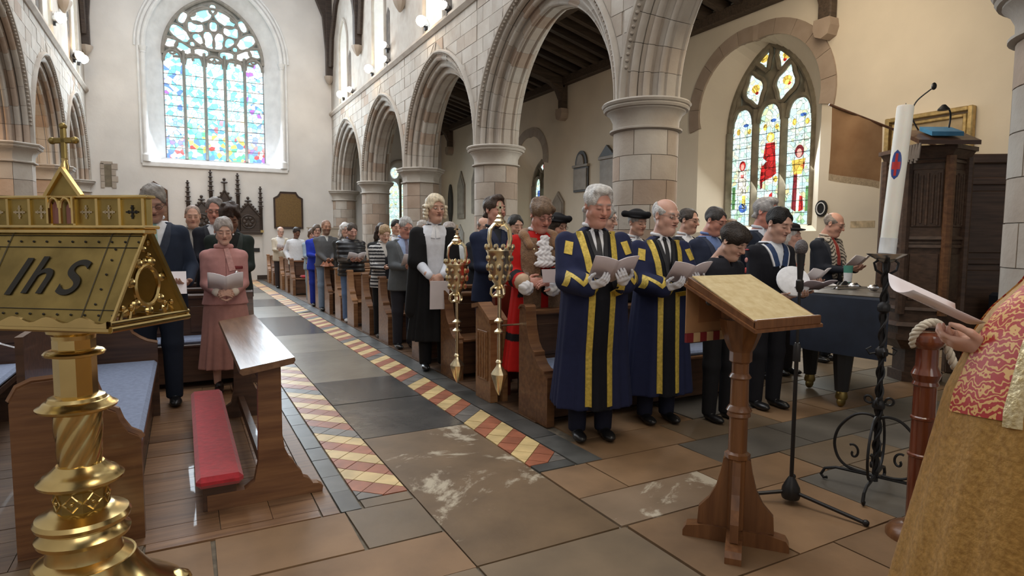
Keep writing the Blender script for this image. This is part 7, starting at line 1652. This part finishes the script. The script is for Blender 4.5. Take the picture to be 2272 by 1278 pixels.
# ---------------------------------------------------------------- second and later rows on the right
suit(2.72, 5.42, 1.82, 'man with dark swept-back hair in navy gown behind the civic chair', (.014, .022, .055), 'swept', (.06, .04, .03), (.56, .30, .23), .1, -2, 14, None, None, (.03, .035, .045), near=2, mouth=.3, vz=1.30)
p = Person(3.38, 5.33, 1.66, 'person in black tricorn hat and glasses behind the scarlet robe', skin=SK, hres=.006, cres=.014, rz=6); p.head('bob', (.05, .04, .03), 8, 6, glasses=M_DWIRE); p.trousers(BLK); p.gown((.02, .02, .024), name='gown', fold=None); p.shirt(WHT)
def hat(p, kind='tricorn', col=BLK):
    D = SDF()
    if kind == 'tricorn':
        D.el((0, .015, .085), (.082, .10, .06)); 
        for a, b in (((-.13, .06, .085), (0, -.15, .10)), ((.13, .06, .085), (0, -.15, .10)), ((-.13, .06, .085), (.13, .06, .085))): D.rc(a, b, .028, .026, .02)
        D.el((0, .0, .065), (.12, .13, .016), .02)
    else:
        D.el((0, .02, .10), (.095, .11, .045)); D.el((0, -.015, .068), (.125, .135, .018), .02)
    V, Q = D.mesh(.008); p.put('hat', p.T(V), Q, M_CLO, col)
hat(p)
p = suit(3.42, 4.62, 1.74, 'grey bobbed-hair person half hidden behind the stout robed man', (.016, .016, .02), 'bob', (.36, .35, .34), SKP, 0, 12, 30, M_WIRE, None, (.1, .1, .1), near=1)
p = suit(4.34, 5.22, 1.72, 'person in black hat half hidden behind the old robed man', (.015, .015, .02), 'short', (.3, .28, .26), SK, 0, 8, 0, None, None, near=1); hat(p)
suit(4.20, 4.64, 1.71, 'white-haired man hidden behind the old robed man', (.02, .02, .025), 'short', (.60, .58, .56), SKP, 0, 6, 20, None, None, near=1)
suit(3.45, 7.20, 1.69, 'bald man with glasses behind the man in the navy gown', (.02, .022, .03), 'bald', (.25, .2, .17), SK, .2, 10, 0, M_WIRE, None, WHT, near=0)
# boy
p = Person(3.72, 3.40, 1.545, 'boy with dark fringe in black shirt looking down', skin=(.62, .38, .29), fat=-.25, hres=.0048, cres=.0115, sw=.165, rz=-6, wrists={'R': (-.10, -.26, .98), 'L': (.08, -.28, 1.0)}); p.head('fringe', (.030, .022, .018), 30, 14, mouth=0, hscale=1.10, brow=(.04, .03, .02)); p.trousers(BLK)
p.jacket((.016, .017, .024), hem=.86, vz=1.38, vw=.30, name='shirt', off=.02, lap=False, r=(.055, .048, .04)); c = SDF()
for sg in (-1, 1): c.rc((sg * .015, -.045, 1.455), (sg * .07, -.02, 1.475), .014, .014, .008)
p.sd('collar', c, M_CLO, (.016, .017, .024), .008)
# sailor
p = Person(4.36, 3.48, 1.69, 'sailor cadet with cropped black hair and white-edged blue collar', skin=(.60, .37, .29), fat=-.15, hres=.0048, cres=.0115, sw=.175, rz=-12, wrists={'R': (-.14, -.26, 1.02), 'L': (.06, -.32, 1.04)}); p.head('short', (.010, .009, .009), 20, 10, mouth=0, brow=(.03, .02, .02), hscale=1.04); p.trousers((.012, .012, .016))
p.jacket((.013, .014, .020), hem=.90, vz=1.24, vw=.26, name='jumper', off=.022, lap=False); p.shirt((.70, .75, .82), z0=1.0, collar=False); D = p.jD
for sg in (-1, 1):
    P = [V3(sg * (.03 + .11 * min(1, 1.6 * t)), -.02 - .0 * t, 1.8) for t in np.linspace(0, 1, 10)]
    zz = np.linspace(1.26, 1.45, 12); p.ribbon('sailor_collar', D, [(sg * ((z - 1.24) * .26 + .034), z) for z in zz], .026, tint('collar_blue', (.02, .05, .14)), th=.008); p.ribbon('collar_white_edge', D, [(sg * ((z - 1.24) * .26 + .062), z) for z in zz], .006, M_WHITE, th=.012)
b = MB(); q = p.hit(D, [(0, -.6, 1.24)], (0, 1, 0))[0]; b.tube([(0, q[1] - .012, 1.27), (-.012, q[1] - .018, 1.18), (-.03, q[1] - .015, 1.12)], [.014, .016, .012], 6); b.tube([(0, q[1] - .012, 1.27), (.014, q[1] - .018, 1.17), (.03, q[1] - .015, 1.11)], [.014, .016, .012], 6); p.mb('neckerchief', b, M_WHITE)
for (z, c, r) in ((1.31, (.62, .25, .22), .022), (1.22, (.50, .04, .03), .026), (1.40, (.35, .03, .04), .03)):
    q = p.hit(D, [(-.60, -.02, z)], (1, .12, 0))[0]; b = MB(); b.ball((q[0] - .002, q[1], z), (.006, r, r if z < 1.38 else .008), 10, 8); p.mb('arm_badge', b, tint('badge_cloth', c))
t = empty('sailor_cap', (0, 0, 0), label='round white sailor cap held against the cadet', cat='cap'); t.matrix_basis = p.root.matrix_basis @ Matrix.Translation((-.06, -.33, 1.10)) @ Matrix.Rotation(rad(62), 4, 'X') @ Matrix.Rotation(rad(-18), 4, 'Y')
MB().lathe([(.02, .035), (.10, .03), (.125, .018), (.13, .008), (.118, -.004), (.09, -.01)], n=28).build('crown', M_WHITE, t); MB().lathe([(.092, -.008), (.094, -.04), (.088, -.04), (.086, -.01)], n=28).build('band', M_BLACK, t)
p.booklet('mauve booklet held low by the sailor cadet', at_=(.06, -.44, 1.10), tilt=24, open_=170, cover=mat('mauve_booklet_cover', (.34, .29, .33), .7))
suit(4.70, 4.50, 1.75, 'dark-haired man in blue-grey jacket behind the boy', (.024, .032, .062), 'short', (.05, .045, .045), SKR, .35, 20, 10, M_WIRE, None, (.16, .24, .48), near=2, mouth=.1)
suit(5.0, 5.15, 1.76, 'man with glasses and white collar beside the big column', (.012, .012, .016), 'recede', (.05, .04, .035), SK, .2, 8, 18, M_DWIRE, None, (.74, .76, .8), near=1)
suit(6.75, 6.1, 1.71, 'brown-haired person behind the boy near the aisle wall', (.03, .03, .04), 'short', (.16, .10, .06), SK, 0, 14, 0, None, None, near=0)
suit(5.12, 4.22, 1.83, 'grey-haired red-faced man with glasses behind the sailor cadet', (.014, .020, .036), 'swept', (.34, .33, .33), (.58, .25, .19), .2, 10, 14, M_DWIRE, None, (.62, .66, .74), near=2)
p = suit(5.62, 4.28, 1.575, 'white-haired woman in flat black hat with open mouth', (.05, .045, .05), 'bob', (.62, .60, .58), (.60, .36, .29), .1, 2, 12, None, None, (.3, .28, .26), near=1, mouth=.6, book='pale booklet held by the woman in the black hat'); hat(p, 'flat')
p = suit(6.66, 4.55, 1.75, 'bald man with glasses, patterned scarf and red tie behind the piano', (.016, .020, .032), 'bald', (.30, .26, .24), (.58, .33, .26), .25, 20, 14, M_WIRE, (.30, .035, .03), (.55, .5, .45), near=2, vz=1.0, book='grey booklet held by the bald man in the red tie', tiew=.036)
def scarf_col(V): n = np.sin(V[:, 2] * 150 + 3 * np.sin(V[:, 0] * 90)) > .1; C = np.tile(np.array((.42, .38, .33)), (len(V), 1)); C[n] = (.05, .045, .04); return C
for sg in (-1, 1): D = SDF(); D.path([(sg * .07, .03, 1.47), (sg * .085, -.09, 1.42), (sg * .085, -.15, 1.25), (sg * .08, -.165, 1.02)], [.026, .03, .03, .03], .02); p.sd('patterned_scarf', D, M_CLO, scarf_col, .008)
# grey suit, couple, puffer jacket and the far rows
p = suit(2.52, 7.60, 1.70, 'grey-haired man in grey tweed jacket with blue shirt and tie', (.105, .115, .125), 'short', (.42, .41, .40), SKR, .25, 20, 4, M_WIRE, (.20, .19, .28), (.36, .46, .70), near=1, book='white booklet held by the man in the grey tweed jacket', tr=(.03, .03, .04), vz=1.05, tiew=.034)
def stripes(V): C = np.tile(np.array((.02, .02, .025)), (len(V), 1)); C[(np.sin(V[:, 2] * 120) > .2) & (V[:, 0] < -.02)] = (.6, .6, .6); return C
p = Person(2.54, 8.58, 1.62, 'fair-haired woman in black top with striped sleeve', skin=SKP, hres=.007, cres=.015, female=True); p.head('updo', (.36, .25, .14), 24, 0); p.trousers(BLK); p.jacket(BLK, vz=1.25, name='top', pat=stripes, lap=False); p.shirt((.62, .60, .58), z0=1.1)
suit(2.78, 9.50, 1.66, 'dark-haired bespectacled woman behind the fair-haired woman', (.02, .02, .022), 'long', (.035, .022, .016), SKP, 0, 12, 0, M_DWIRE, None, (.2, .2, .2), near=0, female=True)
p = Person(2.52, 10.42, 1.68, 'man in black quilted puffer jacket and jeans with a booklet', skin=(.58, .33, .27), fat=.35, hres=.007, cres=.014); p.head('short', (.07, .055, .045), 22, 4, beard=(.22, .16, .12)); p.trousers((.12, .19, .34), shoe=(.5, .5, .5))
D = SDF(); p.torso(D, .05, .82, 1.47); p.arm_prims(D, .078, .068, .052)
for sd in 'RL': D.el(p.sh[sd], (.075, .08, .065), .03)
p.sd('puffer_jacket', D, tint('quilted_nylon', (.012, .013, .017), .4), BLK, disp=lambda X, Y, Z: .007 * np.cos(Z * 78) + 0 * X); p.shirt((.10, .11, .2), z0=1.2); p.booklet('white booklet held by the man in the puffer jacket', at_=(0, -.40, 1.15), tilt=40)
suit(2.64, 11.35, 1.70, 'person with long white hair behind the puffer jacket', (.03, .03, .03), 'long', (.62, .61, .60), SKP, .1, 8, 0, M_WIRE, None, (.3, .3, .3), near=0, female=True)
p = Person(2.48, 12.27, 1.76, 'bald bearded man in grey zip-neck sweater with clasped hands', skin=(.46, .26, .18), fat=.2, hres=.007, cres=.016, wrists={'R': (-.05, -.27, 1.0), 'L': (.05, -.27, 1.0)}); p.head('shaved', (.30, .19, .14), 6, 6, beard=(.10, .08, .07), curl=.9); p.trousers((.20, .27, .38)); p.jacket((.105, .108, .115), vz=1.36, vw=.3, name='sweater', lap=False, hem=.86); p.shirt((.6, .6, .58), z0=1.2, collar=False)
suit(2.48, 13.2, 1.70, 'person in bright blue coat and glasses', (.02, .045, .42), 'bob', (.12, .09, .07), SKP, .1, 8, 0, M_DWIRE, None, (.2, .2, .3), near=0, vz=1.35, female=True)
p = Person(2.58, 16.5, 1.68, 'man with dark hair in white t-shirt near the end wall', skin=SKD, hres=.009, cres=.02, wrists={'R': (-.22, -.05, .95), 'L': (.22, -.05, .95)}); p.head('thick', (.03, .022, .02), 14, 12); p.trousers(BLK); p.jacket((.72, .75, .80), vz=None, name='t_shirt', r=(.066, .06, .045))
suit(2.45, 18.4, 1.73, 'old bald man in cream jacket with bow tie farthest back', (.60, .54, .44), 'bald', (.5, .45, .4), SKP, .1, 14, 10, M_WIRE, None, (.7, .7, .7), near=0, book='white booklet held by the man in the cream jacket', tr=(.05, .04, .04), vz=1.05)
for (x, y, h, st, c, lb, cl) in [(3.30, 10.42, 1.74, 'short', (.02, .018, .016), 'dark-haired man far back in front of the fourth column', (.5, .42, .33)), (3.12, 8.58, 1.68, 'short', (.4, .36, .33), 'grey-haired man behind the tweed jacket', (.62, .62, .64)), (3.12, 7.55, 1.63, 'bob', (.35, .30, .27), 'grey bobbed person between the tweed jacket and the wig', (.60, .62, .64)), (3.4, 6.25, 1.69, 'short', (.03, .028, .025), 'dark-haired person just behind the wig wearer', (.1, .1, .12)), (2.55, 14.1, 1.62, 'bob', (.10, .06, .04), 'dark-haired person behind the blue coat', (.3, .4, .5))]:
    suit(x, y, h, lb, cl, st, c, SK, 0, 10, 0, None, None, near=0)
cloth_blob('draped_coat', (2.42, 11.87, .89), .10, .16, .10, tint('rust_brown_coat', (.26, .085, .035)), 'rust brown coat draped over a pew top', 'coat', 21)
# ---------------------------------------------------------------- priest in gold cope at the right edge
p = Person(2.39, .75, 1.76, 'priest in gold brocade cope with red and gold orphrey at the right edge', rz=213, skin=(.60, .36, .28), fat=.3, hres=.006, cres=.014, wrists={'R': (-.09, -.25, 1.08), 'L': (.07, -.255, 1.09)})
p.head('short', (.35, .33, .31), 14, 0, curl=.6, hand_dir={'R': ((.5, -.8, .1), (0, -.2, -1)), 'L': ((-.3, -.95, .05), (.5, -.2, -.8))}); p.trousers(BLK); p.gown((.76, .78, .84), hem=.10, w=(.19, .22, .25), d=(.14, .17, .20), sleeve=(.055, .05, .046), send=.90, name='surplice', fold=(10, .06, 1.2))
M_COPE = mat('gold_brocade', (.76, .46, .13), .5, .05, col2=(.50, .27, .06), scale=55, bump=.25, detail=8, sheen=.2)
N, L, B = nodes(M_COPE)
D = SDF(); D.prof([.06, .34, .94, 1.137, 1.21, 1.294, 1.40, 1.48], [.44, .41, .36, .33, .31, .285, .25, .10], [.50, .458, .36, .29, .25, .19, .15, .09], [.0, .0, .0, .0, .0, .01, .02, .03], .02, (9, .06, 1.20)); p.sd('cope', D, M_COPE, (.5, .3, .06))
p.sd('cope', D, M_COPE, (.5, .3, .06))
M_ORPH = bpy.data.materials.new('red_gold_orphrey'); N, L, B = nodes(M_ORPH)
tc = N.new('ShaderNodeTexCoord'); wv = N.new('ShaderNodeTexWave'); wv.wave_type = 'RINGS'; wv.inputs['Scale'].default_value = 16; wv.inputs['Distortion'].default_value = 12; wv.inputs['Detail'].default_value = 1.5; wv.inputs['Detail Scale'].default_value = 2.2; L.new(tc.outputs['Object'], wv.inputs['Vector'])
rp_ = N.new('ShaderNodeValToRGB'); rp_.color_ramp.interpolation = 'CONSTANT'; rp_.color_ramp.elements[0].color = (.36, .018, .016, 1); rp_.color_ramp.elements[1].position = .68; rp_.color_ramp.elements[1].color = (.62, .36, .12, 1); L.new(wv.outputs['Fac'], rp_.inputs[0]); L.new(rp_.outputs[0], B.inputs['Base Color']); B.inputs['Roughness'].default_value = .5
M_GAL = mat('silver_gold_galloon', (.70, .60, .38), .35, .5, col2=(.50, .38, .18), scale=60, bump=.3)
for sg in (-1, 1):
    zz = np.linspace(1.45, .90, 26); xe = .02 + (1.45 - zz) * .16; p.ribbon('orphrey_band', D, list(zip(sg * (xe + .085) - .02, zz)), .085, M_ORPH, start=-1.0, th=.006); p.ribbon('orphrey_braid', D, list(zip(sg * (xe + .188) - .02, zz)), .016, M_GAL, start=-1.0, th=.009)
o = MB(); P = [[(-.09 + .18 * i / 10, -.125 + .25 * j / 6, .035 * (i / 10 - .5) ** 2 * 4) for j in range(7)] for i in range(11)]; o.grid(P, 11, 7); o = o.build('printed_sheet', M_PAPER, None, 1.2, label='curled printed sheet held by the priest', cat='paper'); o.modifiers.new('thickness', 'SOLIDIFY').thickness = .001
u_ = (rt * .911 - up * .413).normalized(); v_ = (rt * .17 + up * .30 + fw * .93); v_ = (v_ - u_ * v_.dot(u_)).normalized(); n_ = u_.cross(v_)
mt = Matrix((v_, -u_, n_)).transposed().to_4x4(); mt.translation = (2.16, 1.107, 1.208); o.matrix_basis = mt
pr_ = MB(); random.seed(4)
for r_ in range(3):
    for k_ in range(9): pr_.box(-.055 + .018 * r_, .09 - .011 * k_ - random.uniform(.004, .008), .0055 + .0 * r_, -.044 + .018 * r_, .09 - .011 * k_, .0062)
pr_.build('faint_print', tint('faint_grey_ink', (.50, .49, .52)), o, kind='stuff')
